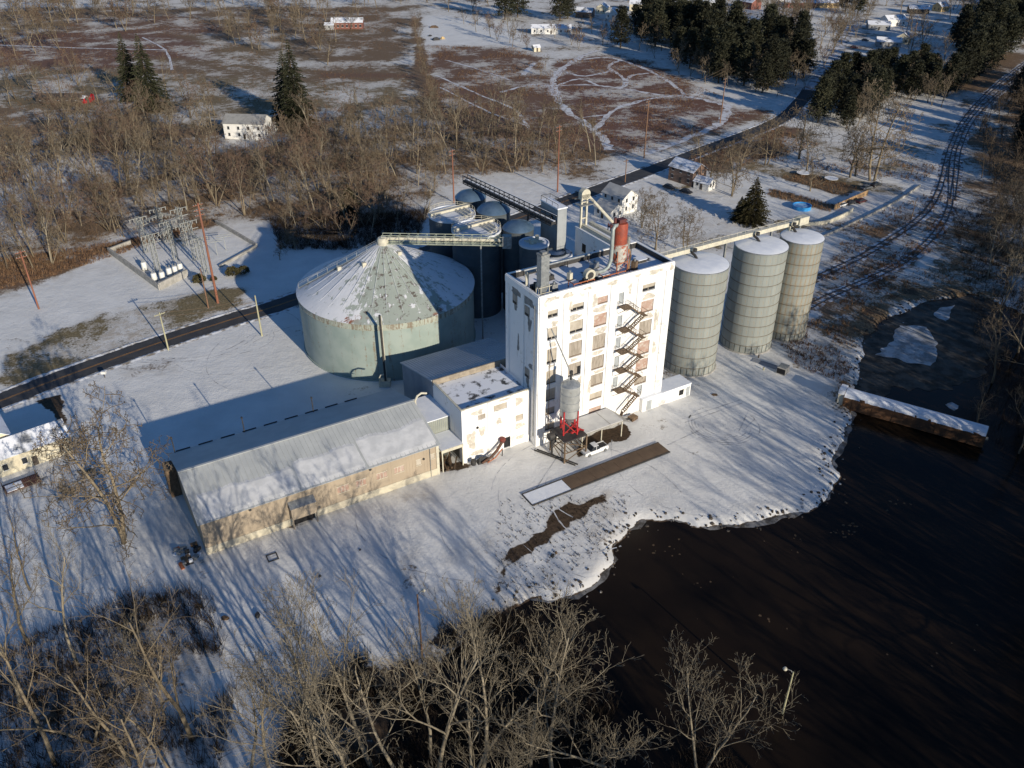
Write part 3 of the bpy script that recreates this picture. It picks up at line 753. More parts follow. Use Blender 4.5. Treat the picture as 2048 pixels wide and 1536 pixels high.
# fire escape
fe = thing('fire_escape', 'rusty brown zigzag fire escape stairs on the white mill front', 'fire escape', S(18.8,-.3), SITE_A)
tops = [26.7,21.8,17.0,12.6,7.9]; turns = [24.1,19.2,14.7,10.2,5.5]
def flight(p0, p1, parent):
    o = MB(); p0, p1 = Vector(p0), Vector(p1)
    for dy in (-.42,.42): o.beam(p0+Vector((0,dy,0)), p1+Vector((0,dy,0)), .09, .26)
    f = o.build('stair_flight', M_DKSTEEL, parent); nn = 10
    tm_ = MB()
    for i in range(1, nn):
        q = p0.lerp(p1, i/nn); tm_.box(q.x-.13,q.x+.13,q.y-.4,q.y+.4,q.z-.02,q.z+.02)
    tag(tm_.build('treads', M_DKSTEEL, f), kind='stuff')
    r = MB()
    for dy in (-.42,.42): r.beam(p0+Vector((0,dy,1)), p1+Vector((0,dy,1)), .06)
    for i in (0,3,7,10):
        q = p0.lerp(p1, i/10); r.beam(q+Vector((0,-.42,0)), q+Vector((0,-.42,1)), .05)
    r.build('handrail', M_DKSTEEL, f)
for i, (zt, zm) in enumerate(zip(tops, turns)):
    l = MB().box(-1.0,1.1,-2.0,0,zt-.1,zt).build('landing', M_DKSTEEL, fe)
    r = MB()
    for q in ((-1,-2),(1.1,-2),(-1,0)): r.beam((q[0],q[1],zt),(q[0],q[1],zt+1.05),.06)
    r.beam((-1,-2,zt+1.05),(1.1,-2,zt+1.05),.06); r.beam((-1,-2,zt+.55),(1.1,-2,zt+.55),.05); r.beam((-1,-2,zt+1.05),(-1,0,zt+1.05),.06); r.build('railing', M_DKSTEEL, l)
    MB().beam((-.9,-1.9,zt-.1),(-.9,0,zt-1.6),.1).beam((.9,-1.9,zt-.1),(.9,0,zt-1.6),.1).build('bracket', M_DKSTEEL, fe)
    flight((1.0,-.55,zt-.05),(4.0,-.55,zm),fe)
    l2 = MB().box(3.9,4.8,-2.0,-.05,zm-.1,zm).build('landing', M_DKSTEEL, fe); MB().beam((4.8,-2,zm+1),(4.8,0,zm+1),.06).beam((3.9,-2,zm+1),(4.8,-2,zm+1),.06).beam((4.8,-2,zm),(4.8,-2,zm+1),.06).build('railing', M_DKSTEEL, l2)
    zb = tops[i+1] if i < 4 else 2.6
    flight((4.0,-1.5,zm-.05),(.9,-1.5,zb+.1),fe)
MB().beam((.9,-1.5,2.7),(-.2,-1.5,0),.7,.15).build('bottom_flight', M_DKSTEEL, fe)

# machinery on the mill roof
RZ = 31.72
t = thing('elevator_head', 'tall pale grey sheet metal elevator casing on the mill roof corner', 'elevator casing', S(1.9,1.9,RZ), SITE_A)
MB().box(-.85,.85,-.75,.75,2.2,8.2).build('casing', M_GALV, t); MB().box(-.95,.95,-.85,.85,8.2,8.5).box(-.5,.5,-.5,.5,8.5,8.9).build('cap', M_GREY, t)
MB().add([(-.85,-.75,2.2),(.85,-.75,2.2),(.85,.75,2.2),(-.85,.75,2.2),(-.45,-.4,.9),(.45,-.4,.9),(.45,.4,.9),(-.45,.4,.9)], [(4,5,1,0),(5,6,2,1),(6,7,3,2),(7,4,0,3)]).cyl((0,0,0),(0,0,.9),.4).build('hopper', M_GALV, t)
for q in ((-.9,-.8),(.9,-.8),(.9,.8),(-.9,.8)): MB().beam((q[0],q[1],0),(q[0],q[1],2.6),.12).build('leg', M_CREAM, t)
mb = MB()
for z in (1.2,2.4): mb.beam((-1.5,-1,z),(1.3,-1,z),.09).beam((-1.5,-1,0),(-1.5,-1,2.4),.09)
mb.build('platform_rail', M_CREAM, t)
t = thing('vent_pipe_cluster', 'white looped vent pipes beside the grey casing on the mill roof', 'vent pipe', S(.9,5.4,RZ), SITE_A)
MB().tube([(-.2,0,0),(-.3,0,2.2),(-.1,.4,3.2),(.4,1.0,3.3),(.9,1.6,2.6),(1.0,1.8,0)],.24,8).build('loop_pipe', M_CREAM, t,1)
MB().box(-.3,2.2,-.2,.3,3.6,3.9).beam((-.2,0,2),(-.2,0,3.7),.12).beam((2,0,0),(2,0,3.7),.12).build('frame', M_GREY, t)
MB().box(.3,1.4,-.9,-.2,0,1.3).cyl((.8,-1.2,0),(.8,-1.2,2.0),.3,n=10).build('motor', M_BLACK, t)
t = thing('dust_cyclone', 'rusty red cyclone dust collector with mottled lower drum on the mill roof', 'dust collector', S(20.4,4.0,RZ), SITE_A); t.scale = (.86,.86,.86)
MB().lathe([(.0,11.6),(1.45,11.5),(1.6,11.2),(1.6,6.6)],20).build('upper_drum', mat('rusty_red_drum',(.36,.075,.04),(.24,.06,.04),1.0,.6,c3=(.45,.16,.09),scale3=2,th3=.6), t, 1)
MB().lathe([(1.62,6.8),(1.85,6.7),(1.85,3.9),(1.3,2.3),(.4,1.1),(.35,.3)],20).build('lower_drum', mat('mottled_drum',(.55,.53,.47),(.40,.38,.34),1.2,.6,c3=(.36,.09,.05),scale3=.9,th3=.50), t, 1)
MB().tube([(-1.1,-.3,11.2),(-2.0,-.5,11.3),(-2.6,-.7,10.7),(-2.7,-.8,9.5),(-2.75,-.9,6.0),(-2.9,-1.0,3.6),(-3.6,-1.1,2.2),(-4.8,-1.2,1.7),(-6.4,-1.3,1.7)],[.44]*9,12).build('duct', mat('pale_duct',(.36,.40,.38),(.28,.31,.30),1.2,.5,.2), t, 1)
for a in range(4):
    ca, sa = math.cos(a*1.571+.78)*2.05, math.sin(a*1.571+.78)*2.05
    MB().beam((ca,sa,0),(ca,sa,5.5),.16).build('leg', M_ORANGE, t)
mb = MB()
for a in range(4):
    p, q = [(math.cos(k*1.571+.78)*2.05, math.sin(k*1.571+.78)*2.05) for k in (a,a+1)]
    mb.beam((*p,2.6),(*q,2.6),.1).beam((*p,.2),(*q,2.6),.08)
mb.build('bracing', M_ORANGE, t)
MB().box(-.9,.9,-.7,.7,11.6,12.4).cyl((-1.4,.3,10.6),(-1.4,.3,12.8),.32).beam((-3.0,-.3,11.3),(1.4,-.3,12.0),.22).beam((-3.0,.6,11.3),(.5,.4,11.7),.2).beam((-3.0,-.3,10.2),(-3.0,-.3,11.8),.16).beam((-3.0,.6,10.2),(-3.0,.6,11.8),.16).box(-2.9,-1.7,-.4,.7,10.9,11.1).build('head_motor', mat('maroon_steel',(.16,.045,.04),(.09,.04,.04),2,.6), t)
MB().tube([(1.4,.6,10),(2.3,.9,9.4),(2.5,1.0,6.5),(2.4,1.0,2.0)],.3,10).cyl((1.9,-.6,5.2),(1.9,-.6,8.2),.45,n=12).build('side_pipe', M_GREY, t, 1)
MB().tube([(2.2,-.9,0),(2.6,-.9,3.6),(2.4,-.2,5.4),(1.6,0,6.0)],.22,8).build('rusty_pipe', mat('tan_rust',(.42,.25,.14),(.30,.17,.10),2,.7), t, 1)
MB().beam((2.1,-1.6,0),(2.1,-1.6,6.4),.12).beam((2.9,-.2,0),(2.9,-.2,6.0),.12).beam((2.1,-1.6,6.3),(2.9,-.2,6.0),.1).build('ladder_frame', M_BLACK, t)
t = thing('roof_blower', 'cream blower fan housing at the end of the roof duct', 'blower', S(13.2,3.0,RZ), SITE_A); t.scale = (.9,.9,.9)
MB().cyl((-.3,-.55,1.6),(-.3,.55,1.6),1.25,n=20).build('fan_housing', M_CREAM, t, 1); MB().box(.3,1.9,-.5,.5,1.0,2.2).build('outlet', M_GREY, t)
MB().cyl((-.3,-.62,1.6),(-.3,-.57,1.6),.75,n=16).build('inlet', M_BLACK, t); MB().cyl((-1.9,-.2,.8),(-.9,-.2,.8),.45,n=12).build('motor', M_BLACK, t)
MB().box(-2.2,1.9,-.9,.9,0,.3).build('skid', M_BLACK, t)
for i, (x0,x1) in enumerate(((8.2,12.8),(14.8,20.0))):
    t = thing('roof_railing', ('orange rusted guard rail beside the roof blower','long orange rusted guard rail in front of the red cyclone')[i], 'railing', S(x0,1.1,RZ), SITE_A, 'orange guard rails on the mill roof')
    L = x1-x0
    for q in (0,.33,.66,1): MB().beam((L*q,0,0),(L*q,0,1.35),.12).build('post', M_ORANGE, t)
    MB().beam((0,0,1.3),(L,0,1.3),.14).build('top_rail', M_ORANGE, t); MB().beam((0,0,.7),(L,0,.7),.1).build('mid_rail', M_ORANGE, t)
    MB().beam((0,0,1.3),(0,1.8,1.3),.12).beam((0,1.8,0),(0,1.8,1.3),.12).build('return_rail', M_ORANGE, t)
for i, (x,y,w,d,h,m,lb) in enumerate(((5.2,3.2,1.2,.9,1.3,M_GREY,'grey fan box beside the tall casing on the mill roof'),(7.0,7.6,1.6,1.1,.9,M_BLACK,'black motor housing near the back of the mill roof'),(10.2,5.4,.8,.8,1.5,M_CREAM,'cream stub vent behind the roof blower'),(17.4,7.6,1.5,1.2,1.2,M_GALV,'silver duct box behind the red cyclone'),(23.6,3.0,1.0,1.0,1.8,M_DKSTEEL,'brown rusted duct stub right of the red cyclone'),(24.6,7.8,1.4,1.0,.8,M_GREY,'low grey cabinet at the right of the mill roof'))):
    t = thing('roof_unit', lb, 'roof unit', S(x,y,RZ), SITE_A+.1*i)
    MB().box(-w/2,w/2,-d/2,d/2,.15,h).build('housing', m, t); MB().box(-w/2-.1,w/2+.1,-d/2-.1,d/2+.1,0,.15).build('skid', M_BLACK, t); MB().cyl((0,0,h),(0,0,h+.5),.22,n=10).build('stub_pipe', M_GALV, t)
t = thing('roof_hatch', 'flat pale roof hatch between blower and red cyclone', 'hatch', S(16.0,3.4,RZ), SITE_A)
MB().box(-1.3,1.3,-.9,.9,0,.75).build('curb', M_GREY, t); MB().box(-1.4,1.4,-1.0,1.0,.75,.9).build('lid', M_SNOW, t)
t = thing('roof_pipe', 'long dark pipe along the back parapet of the mill roof', 'pipe', S(3.2,10.6,RZ), SITE_A)
MB().cyl((0,0,1.5),(15.5,0,1.5),.22,n=10).build('pipe', M_GALV, t, 1)
for q in (0.5,5,10,15): MB().beam((q,0,0),(q,0,1.4),.14).build('support', M_BLACK, t)
t = thing('roof_skylight', 'small snow topped skylight near the far end of the mill roof', 'skylight', S(27.0,5.5,RZ), SITE_A)
MB().box(-1.0,1.0,-.8,.8,0,.6).build('curb', M_BLACK, t); MB().box(-1.1,1.1,-.9,.9,.6,.72).build('lid', M_SNOW, t)

# low wing at the right foot of the mill
t = thing('low_wing', 'low white wall wing with a round hole at the mill foot', 'outbuilding', S(25.6,0.0), SITE_A)
mb = MB(); mb.box(0,13.2,-.9,3.0,0,3.0); mb.build('wall', M_WHITE, t); MB().box(-.1,13.3,-1.0,3.1,3.0,3.2).build('roof', M_SNOW, t)
MB().box(10.0,11.2,-.97,-.905,.9,2.2).build('opening', M_DARK, t); MB().box(12.0,12.9,-.97,-.905,.1,2.4).build('door', M_DOORG, t); MB().box(1.2,2.5,-.97,-.905,.1,2.4).build('door', M_DOORG, t)

# ---------------------------------------------------------------- annex, rear store, link
t = thing('mill_annex', 'two storey white annex with flat snowy roof left of the mill', 'annex', S(-15.2,2.6), SITE_A)
AW, AD, AH = 15.1, 11.9, 12.1
mb = MB(); ah = [(7.0,9.9,9.6,10.9),(11.9,13.6,5.6,7.0),(3.6,5.2,8.8,9.9),(9.2,11.2,.1,2.6)]
wall_holes(mb, 0, AW, 0, AH, ah, .3, lambda u,d,z:(u,d,z)); wall_holes(mb, 0, AD, 0, AH, [], .3, lambda u,d,z:(d,AD-u,z)); mb.quad((AW,0,0),(AW,AD,0),(AW,AD,AH),(AW,0,AH)); mb.quad((AW,AD,0),(0,AD,0),(0,AD,AH),(AW,AD,AH))
mb.build('wall', M_WHITE, t)
mb = MB()
for a in ((0,AW,0,.35),(0,.35,.35,AD)): mb.box(a[0]-.05,a[1],a[2]-.05 if a[2]==0 else a[2],a[3],AH,AH+.14)
mb.build('parapet_cap', M_CREAM, t)
mb = MB(); mb.quad((.35,.35,11.4),(AW,.35,11.4),(AW,AD,11.4),(.35,AD,11.4)); mb.build('roof', M_ROOFSNOW2, t)
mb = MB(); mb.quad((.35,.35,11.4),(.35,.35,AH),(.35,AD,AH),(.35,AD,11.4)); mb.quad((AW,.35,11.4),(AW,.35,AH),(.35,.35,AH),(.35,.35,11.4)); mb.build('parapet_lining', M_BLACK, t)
for (a,b,c,d), m in zip(ah, (M_PALEB,M_PALEB,M_BOARD,M_DARK)):
    w = MB().box(a,b,.2,.28,c,d).build('window' if m is not M_DARK else 'doorway', m, t); MB().box(a-.1,b+.1,-.1,.19,c-.16,c-.003).build('sill', M_WHITE, w)
for x0,x1 in ((0.004,.9),(5.6,6.3),(10.6,11.2),(14.2,15.0)): MB().box(x0,x1,-.18,-.003,0,AH-.02).build('pilaster', M_WHITE, t)
MB().cyl((3.4,-.08,7.2),(3.4,-.02,7.2),.28,n=12).build('vent_hole', M_DARK, t)
MB().box(-.12,-.02,1.0,AD-1,.5,5).build('stain_board', mat('dark_timber_cladding',(.14,.13,.12),(.09,.085,.08),.8,.85), t)
for i, (u,z,w,h) in enumerate(((3.6,10.6,2.6,1.2),(2.0,4.8,2.2,4.2),(4.4,6.0,1.6,2.2),(12.6,10.2,1.8,2.0),(12.8,4.4,2.2,1.4),(8.2,7.0,1.2,1.6),(3.4,1.4,3.2,1.2),(13.0,1.6,2.0,1.0),(9.6,11.6,4.0,.5))): patch(t, front, u, z, w, h, i+80)
t = thing('loading_chute', 'rusty red and brown curved loading auger at the annex foot', 'auger', S(-9.6,1.6), SITE_A)
MB().tube([(-2.6,-1.3,.35),(-.6,-1.0,.7),(1.2,-.5,1.5),(2.6,.1,2.5)],[.22,.26,.30,.34],10).build('auger_tube', mat('dark_red_rust',(.13,.06,.035),(.085,.055,.04),1.5,.7), t, 1); MB().lathe([(0,3.5),(.55,3.3),(.65,2.9),(.35,2.3)],12,(2.9,.3)).build('auger_head', mat('dull_red_steel',(.22,.05,.035),(.14,.05,.04),2,.7), t, 1)
MB().tube([(-1.5,-1.5,.2),(.4,-1.3,.6),(2.2,-.8,1.7)],[.12,.12,.12],6).build('brace', M_ORANGE, t); MB().cyl((2.2,-.8,0),(2.2,-.8,1.8),.1).cyl((0,-1,0),(0,-1,.9),.1).build('leg', M_BLACK, t)
t = thing('black_barrel', 'black barrel lying at the annex corner by the auger', 'barrel', S(-13.6,1.2), SITE_A); MB().lathe([(0,1.1),(.5,1.08),(.52,.7),(.55,.55),(.52,.4),(.5,.02),(0,0)],14).build('drum', M_BLACK, t, 1)
t = thing('dark_tarpaulin_heap', 'dark tarpaulin heap against the white annex wall', 'tarpaulin', S(-11.9,1.2), SITE_A)
MB().add([(-1,-.7,0),(1.6,-.6,0),(2,.6,0),(-.8,.8,0),(-.3,-.1,1.3),(.9,.1,1.0)], [(0,1,5,4),(1,2,5),(2,3,4,5),(3,0,4)]).build('sheet', M_BLACK, t)

t = thing('rear_store', 'ribbed metal roofed store between the annex and the big tank', 'store building', S(-15.2,14.6), SITE_A)
RW, RD = 21.5, 15.0
mb = MB(); z0, z1 = 12.4, 8.7
mb.add([(0,0,0),(RW,0,0),(RW,RD,0),(0,RD,0),(0,0,z0),(RW,0,z0),(RW,RD,z1),(0,RD,z1)], [(0,1,5,4),(1,2,6,5),(2,3,7,6),(3,0,4,7)]); mb.build('wall', M_CLAD, t)
MB().slab((-.3,-.1,z0+.16),(RW,-.1,z0+.16),(RW,RD+.4,z1+.14),(-.3,RD+.4,z1+.14),.14).build('roof', mat('frosted_roofing',(.50,.53,.56),(.42,.45,.48),.25,.6), t)
rib = MB().beam((0,0,0),(0,RD+.5,z1-z0-.02),.09,.10).mesh('rib', M_METALROOF)
pieces('rib', rib, t, [Matrix.Translation((x,-.1,z0+.19)) for x in np.arange(-.2,RW,.62)])
MB().box(-.1,RW,-.45,-.15,z0-.9,z0+.3).build('ridge_curb', mat('curb_timber',(.36,.31,.24),(.26,.22,.17),1,.85), t)
t = thing('link_building', 'grey green clad link block between the tan shed and the annex', 'link building', S(-20.4,7.6), SITE_A)
MB().box(0,5.2,0,8.5,0,8.2).build('wall', mat('grey_green_cladding',(.33,.35,.30),(.27,.29,.25),.4,.7), t); MB().box(-.05,5.2,-.1,8.6,8.2,8.38).build('roof', M_SNOW, t)
mb = MB()
for q in np.arange(.2,5.2,.4): mb.box(q,q+.08,-.05,-.003,4.0,8.15)
tag(mb.build('cladding_rib', M_GALV, t), kind='stuff')
MB().tube([(.6,5.2,8.2),(.5,5.2,10.2),(1.0,5.2,11.2),(1.9,5.2,11.6),(3.0,5.2,11.2)],.22,8).build('vent_pipe', M_CREAM, t, 1)
t = thing('loading_canopy', 'flat canopy roof over the timber pile between shed and annex', 'canopy', S(-20.0,2.0), SITE_A)
MB().box(.1,4.75,0,5.5,4.9,5.12).build('roof', M_SNOW, t); MB().box(.1,4.75,-.12,-.01,4.45,5.1).build('fascia', M_CREAM, t)
for q in (.3,4.6): MB().box(q-.1,q+.1,.0,.2,0,4.9).build('post', M_CREAM, t)
r = random.Random(4)
for i in range(14):
    L = r.uniform(2.5,4.4); c = S(-18+r.uniform(-1.0,1.4), 2.6+r.uniform(0,3.4), .25+.17*(i//4)); a = SITE_A+1.2+r.uniform(-.5,.5)
    o = MB().box(-L/2,L/2,-.13,.13,-.09,.09).build('plank', M_TIMBER); o.location = c; o.rotation_euler = (r.uniform(-.1,.1),r.uniform(-.08,.08),a)
    tag(o, 'loose brown plank in the pile under the loading canopy', 'plank', 'planks piled under the canopy')

# ---------------------------------------------------------------- tan shed
shed = thing('tan_shed', 'long tan metal shed with partly snow covered gable roof', 'shed', S(-64.0,2.0), SITE_A)
SW, SDp, SE, SR = 43.5, 22.0, 6.9, 10.2
hs_ = [(23.5,25.6,3.4,4.8),(27.0,28.9,3.4,4.8),(31.0,33.0,3.5,4.8),(34.5,36.4,3.5,4.8),(38.9,39.9,3.6,4.9),(41.9,42.7,4.0,5.1)]
mb = MB(); wall_holes(mb, 0, SW, 1.5, SE, hs_, .15, lambda u,d,z:(u,d,z))
mb.quad((SW,SDp,0),(0,SDp,0),(0,SDp,SE),(SW,SDp,SE))
for x, s in ((0,-1),(SW,1)):
    f = [(x,0,0),(x,SDp,0),(x,SDp,SE),(x,SDp/2,SR),(x,0,SE)]
    mb.add(f if s > 0 else f[::-1], [(0,1,2,3,4)])
mb.build('wall', M_TAN, shed)
mb = MB()
for x in np.arange(.3,SW,.6):
    if not any(h[0]-.1 < x < h[1]+.1 for h in hs_) : mb.box(x,x+.05,-.035,-.002,1.52,SE-.1)
tag(mb.build('siding_rib', M_TAN, shed), kind='stuff')
MB().box(-.08,SW+.08,-.1,.0,0,1.5).build('plinth', M_TANBASE, shed)
MB().slab((-.4,-.4,SE-.02),(SW+.4,-.4,SE-.02),(SW+.4,SDp/2,SR+.13),(-.4,SDp/2,SR+.13),.12).build('roof', M_METALROOF, shed)
MB().slab((SW+.4,SDp+.4,SE-.02),(-.4,SDp+.4,SE-.02),(-.4,SDp/2,SR+.13),(SW+.4,SDp/2,SR+.13),.12).build('rear_roof', M_METALROOF, shed)
rg = MB().beam((0,-.4,SE+.02),(0,SDp/2,SR+.17),.06,.07).mesh('rib', M_METALROOF)
pieces('rib', rg, shed, [Matrix.Translation((x,0,0)) for x in np.arange(.0,SW,.9)])
MB().beam((-.4,SDp/2,SR+.2),(SW+.4,SDp/2,SR+.2),.5,.1).build('ridge_cap', M_METALROOF, shed)
def roof_pt(x, y, lift): return (x, y, SE + (SR-SE)*y/(SDp/2) + .02 + lift)
M_THINSNOW = mat('thin_roof_snow', (.66,.665,.665), (.53,.54,.545), .5, .8, bumps=.3)
def snow_sheet(x0, x1, ytop, ybot, seed, name, m=M_THINSNOW):
    """snow lying on the shed roof between ragged edges"""
    r = random.Random(seed); mb = MB(); nxs = int((x1-x0)/.45); nys = 12; rowp = []
    e = [ytop + (float(vnoise(np.array([i*.45]), np.array([seed*7.]), 2.0)[0])-.5)*1.1 + r.uniform(-.12,.12) for i in range(nxs+1)]
    eb = [ybot + r.uniform(-.1,.12) for i in range(nxs+1)]
    for i in range(nxs+1):
        x = x0 + (x1-x0)*i/nxs
        colp = []
        for j in range(nys+1):
            f = j/nys; y = eb[i] + (e[i]-eb[i])*f; edge = min(f, 1-f, i/nxs*8, (1-i/nxs)*8)
            colp.append(roof_pt(x, y, .03 + .16*min(1, edge*6) + r.uniform(0,.015)))
        rowp.append(colp)
    for i in range(nxs):
        for j in range(nys): mb.quad(rowp[i][j], rowp[i+1][j], rowp[i+1][j+1], rowp[i][j+1])
    return mb.build(name, m, shed, 'all')
snow_sheet(17.5, 29.5, 6.3, -.38, 3, 'roof_snow'); snow_sheet(29.6, SW+.1, 6.8, -.38, 4, 'roof_snow'); snow_sheet(.6, 17.4, 5.6, -.36, 5, 'roof_snow')
for i,(a,b,c,d) in enumerate(hs_):
    w = MB().box(a,b,.06,.12,c,d).build('window', M_PINK if i < 4 else M_PALEB if i else M_PINK, shed)
    mbx = MB()
    if i < 4:
        for q in (1,2): mbx.box(a+(b-a)*q/3-.05,a+(b-a)*q/3+.05,.02,.06,c,d)
    mbx.box(a-.08,b+.08,-.06,.06,c-.1,c-.003).box(a-.08,b+.08,-.06,.06,d+.003,d+.1); mbx.build('frame', M_CREAM, w)
MB().box(SW-.5,SW+.05,-.14,-.02,0,SE-.1).build('corner_trim', M_CREAM, shed); MB().tube([(SW-1.8,-.15,SE-.2),(SW-1.8,-.15,.1)],.07,6).build('downpipe', M_GREY, shed)
MB().cyl((40.4,-.2,4.7),(40.4,-.02,4.7),.22,n=12).build('vent', M_BLACK, shed); MB().cyl((29.9,-.25,6.4),(29.9,-.02,6.4),.25,n=12).build('lamp', M_BLACK, shed); MB().cyl((8.2,-.25,6.4),(8.2,-.02,6.4),.25,n=12).build('lamp', M_BLACK, shed)
po = MB().box(14.6,19.0,-1.4,-.01,2.1,4.6).build('porch', M_TAN, shed)      # hood over the loading door
MB().slab((14.5,-1.5,4.55),(19.1,-1.5,4.55),(19.1,0,5.2),(14.5,0,5.2),.1).build('porch_roof', M_GALV, po)
MB().box(14.6,14.8,-1.4,-1.2,0,2.1).box(18.8,19.0,-1.4,-1.2,0,2.1).build('post', M_TAN, po)
MB().box(15.0,18.8,-.13,-.105,0,2.1).build('loading_door', M_DARK, shed)
for i, x in enumerate((.8, 13.6, 27.2)): MB().cyl((x,SDp+.1,SE-1),(x,SDp+.1,SE+3.2),.11,n=8).cyl((x,SDp+.1,SE+3.2),(x,SDp+.1,SE+3.5),.2,.2,n=8).build('vent_stack', M_BLACK, shed)
mb = MB()
for x in np.arange(1.0,36,4.1): mb.box(x,x+2.6,SDp+.3,SDp+.5,SE+.0,SE+.16)
tag(mb.build('snow_guard', M_BLACK, shed), kind='stuff')
MB().box(-1.9,-.05,18.5,21.5,0,6.0).build('lean_to', M_DKSTEEL, shed)
r = random.Random(8)
for i in range(26):
    w_, h_ = r.uniform(.4,1.4), r.uniform(.15,.7); c = S(-66.2+r.uniform(-2.2,1.0), 1.6+r.uniform(-1.2,4.8))
    o = MB().box(-w_/2,w_/2,-.3,.3,0,h_).build('scrap_piece', [M_GREY,M_TIMBER,M_ORANGE,M_CONC,M_BLACK,M_SNOW][i % 6]); o.location = c; o.rotation_euler = (r.uniform(-.15,.15),r.uniform(-.15,.15),r.uniform(0,3))
    tag(o, 'piece of scrap in the junk heap at the tan shed corner', 'scrap', 'scrap heap by the tan shed')
# ---------------------------------------------------------------- the big round tank
TR, TH, TA = 20.5, 14.2, 24.4
tank = thing('storage_tank', 'huge round sage green tank with patchy snow on its cone roof', 'tank', S(-6.6,56.6), SITE_A)
prof = [(TR+.25,0),(TR+.25,.4),(TR,.42),(TR,TH-1.5)]
MB().lathe(prof, 96).build('wall', M_SAGE, tank, 1)
MB().lathe([(TR+.004,TH-1.5),(TR+.12,TH-1.48),(TR+.12,TH-1.3),(TR+.05,TH-1.28),(TR+.05,TH-.1),(TR+.25,TH)], 96).build('rim_band', steel_material('rim_steel', (.38,.42,.35), (.44,.47,.40), (.20,.13,.08), .52, 2.0), tank, 1)
def cone_material():
    m, nt, b = _nodes('patchy_snow_cone_roof')
    tc = nt.nodes.new('ShaderNodeTexCoord'); sp = nt.nodes.new('ShaderNodeSeparateXYZ'); nt.links.new(tc.outputs['Object'], sp.inputs[0])
    ang = math_(nt, 'ARCTAN2', sp.outputs[1], sp.outputs[0])
    rad = math_(nt, 'SQRT', math_(nt, 'ADD', math_(nt, 'MULTIPLY', sp.outputs[0], sp.outputs[0]), math_(nt, 'MULTIPLY', sp.outputs[1], sp.outputs[1])))
    cb = nt.nodes.new('ShaderNodeCombineXYZ'); nt.links.new(math_(nt, 'MULTIPLY', ang, 14.0), cb.inputs[0]); nt.links.new(math_(nt, 'MULTIPLY', rad, .45), cb.inputs[1])
    vec = cb.outputs[0]
    n1 = noise(nt, vec, .55, 5, .6); n2 = noise(nt, vec, 1.5, 5, .65); n0 = noise(nt, coords(nt), .12, 3)
    # bare steel on the slope that faces the low sun (thawed), centred on local angle
    da = math_(nt, 'ABSOLUTE', math_(nt, 'SUBTRACT', ang, -1.80))
    bare = math_(nt, 'SUBTRACT', 1.0, smooth(nt, da, .25, .95))
    s = math_(nt, 'ADD', math_(nt, 'MULTIPLY', n1, .6), math_(nt, 'MULTIPLY', n2, .4))
    t = math_(nt, 'ADD', madd(nt, bare, .128, .425), math_(nt, 'MULTIPLY', smooth(nt, rad, 20.0, 3.0), .03))
    n4 = noise(nt, coords(nt), .75, 5, .7)
    s = math_(nt, 'ADD', math_(nt, 'MULTIPLY', s, .62), math_(nt, 'MULTIPLY', n4, .38))
    k = smooth(nt, math_(nt, 'SUBTRACT', s, t), -.015, .03)
    steel = mixc(nt, n1, (.30,.34,.30), (.38,.42,.37))
    steel = mixc(nt, smooth(nt, n0, .60, .66), steel, (.25,.10,.06))
    edge = math_(nt, 'MULTIPLY', smooth(nt, n4, .54, .60), smooth(nt, bare, .2, .8))
    steel = mixc(nt, edge, steel, (.13,.115,.095))
    nt.links.new(mixc(nt, k, steel, mixc(nt, n1, (.58,.59,.61), (.80,.81,.83))), b.inputs['Base Color']); b.inputs['Roughness'].default_value = .75
    bump(nt, b, math_(nt, 'ADD', math_(nt, 'MULTIPLY', k, .6), n2), .5, .12); return m
M_CONE = cone_material()
MB().lathe([(TR+.3,TH),(14,TH+(TA-TH)*.32),(7,TH+(TA-TH)*.66),(.9,TA)], 96).build('roof', M_CONE, tank, 'all')
mb = MB()
seam = MB().beam((TR,0,TH+.03),(1.0,0,TA+.03),.05,.04).mesh('roof_seam', M_CONE)
pieces('roof_seam', seam, tank, [Matrix.Rotation(2*math.pi*k/32, 4, 'Z') for k in range(32)])
MB().lathe([(1.3,TA-.25),(1.3,TA+1.0),(1.0,TA+1.4),(0,TA+1.5)], 16).build('apex_collar', M_CREAM, tank, 1)
def on_roof(a, r, dz=0): return (r*math.cos(a), r*math.sin(a), TH + (TA-TH)*(1-r/TR) + dz)
a = 2.75
st = MB(); st.beam(on_roof(a,TR-.3,.35), on_roof(a,1.5,.35), 1.0, .08); o = st.build('roof_stair', M_GALV, tank)
rl = MB()
for s_ in (-.5,.5):
    ox, oy = -math.sin(a)*s_, math.cos(a)*s_
    p0, p1 = Vector(on_roof(a,TR-.3,1.3))+Vector((ox,oy,0)), Vector(on_roof(a,1.5,1.3))+Vector((ox,oy,0)); rl.beam(p0,p1,.07)
    for i in range(9): q = p0.lerp(p1,i/8); rl.beam(q-Vector((0,0,1)), q, .06)
rl.build('handrail', M_GALV, o)
for aa, rr_ in ((3.55,6.5),(2.9,10.5),(-.95,4.2)):
    p = on_roof(aa, rr_); h = MB(); h.box(p[0]-.45,p[0]+.45,p[1]-.45,p[1]+.45,p[2]-.4,p[2]+.8); h.build('roof_hatch', M_CREAM, tank)
# stand pipe up the front of the tank
t = thing('stand_pipe', 'tall dark stand pipe in front of the big sage tank', 'pipe', P(772,772), 0)
MB().cyl((0,0,0),(0,0,17.6),.26,n=10).build('pipe', M_BLACK, t, 1); MB().cyl((.32,0,1),(.32,0,17.4),.09,n=6).build('conduit', M_CREAM, t)
MB().box(-1.4,1.0,-.6,1.2,0,1.4).build('pump_housing', M_CREAM, t)
MB().tube([(-.9,-.3,1.2),(-1.3,-.3,2.2),(-.9,-.3,3.0),(-.2,-.2,3.1)],.16,8).build('pump_pipe', M_CREAM, t, 1)

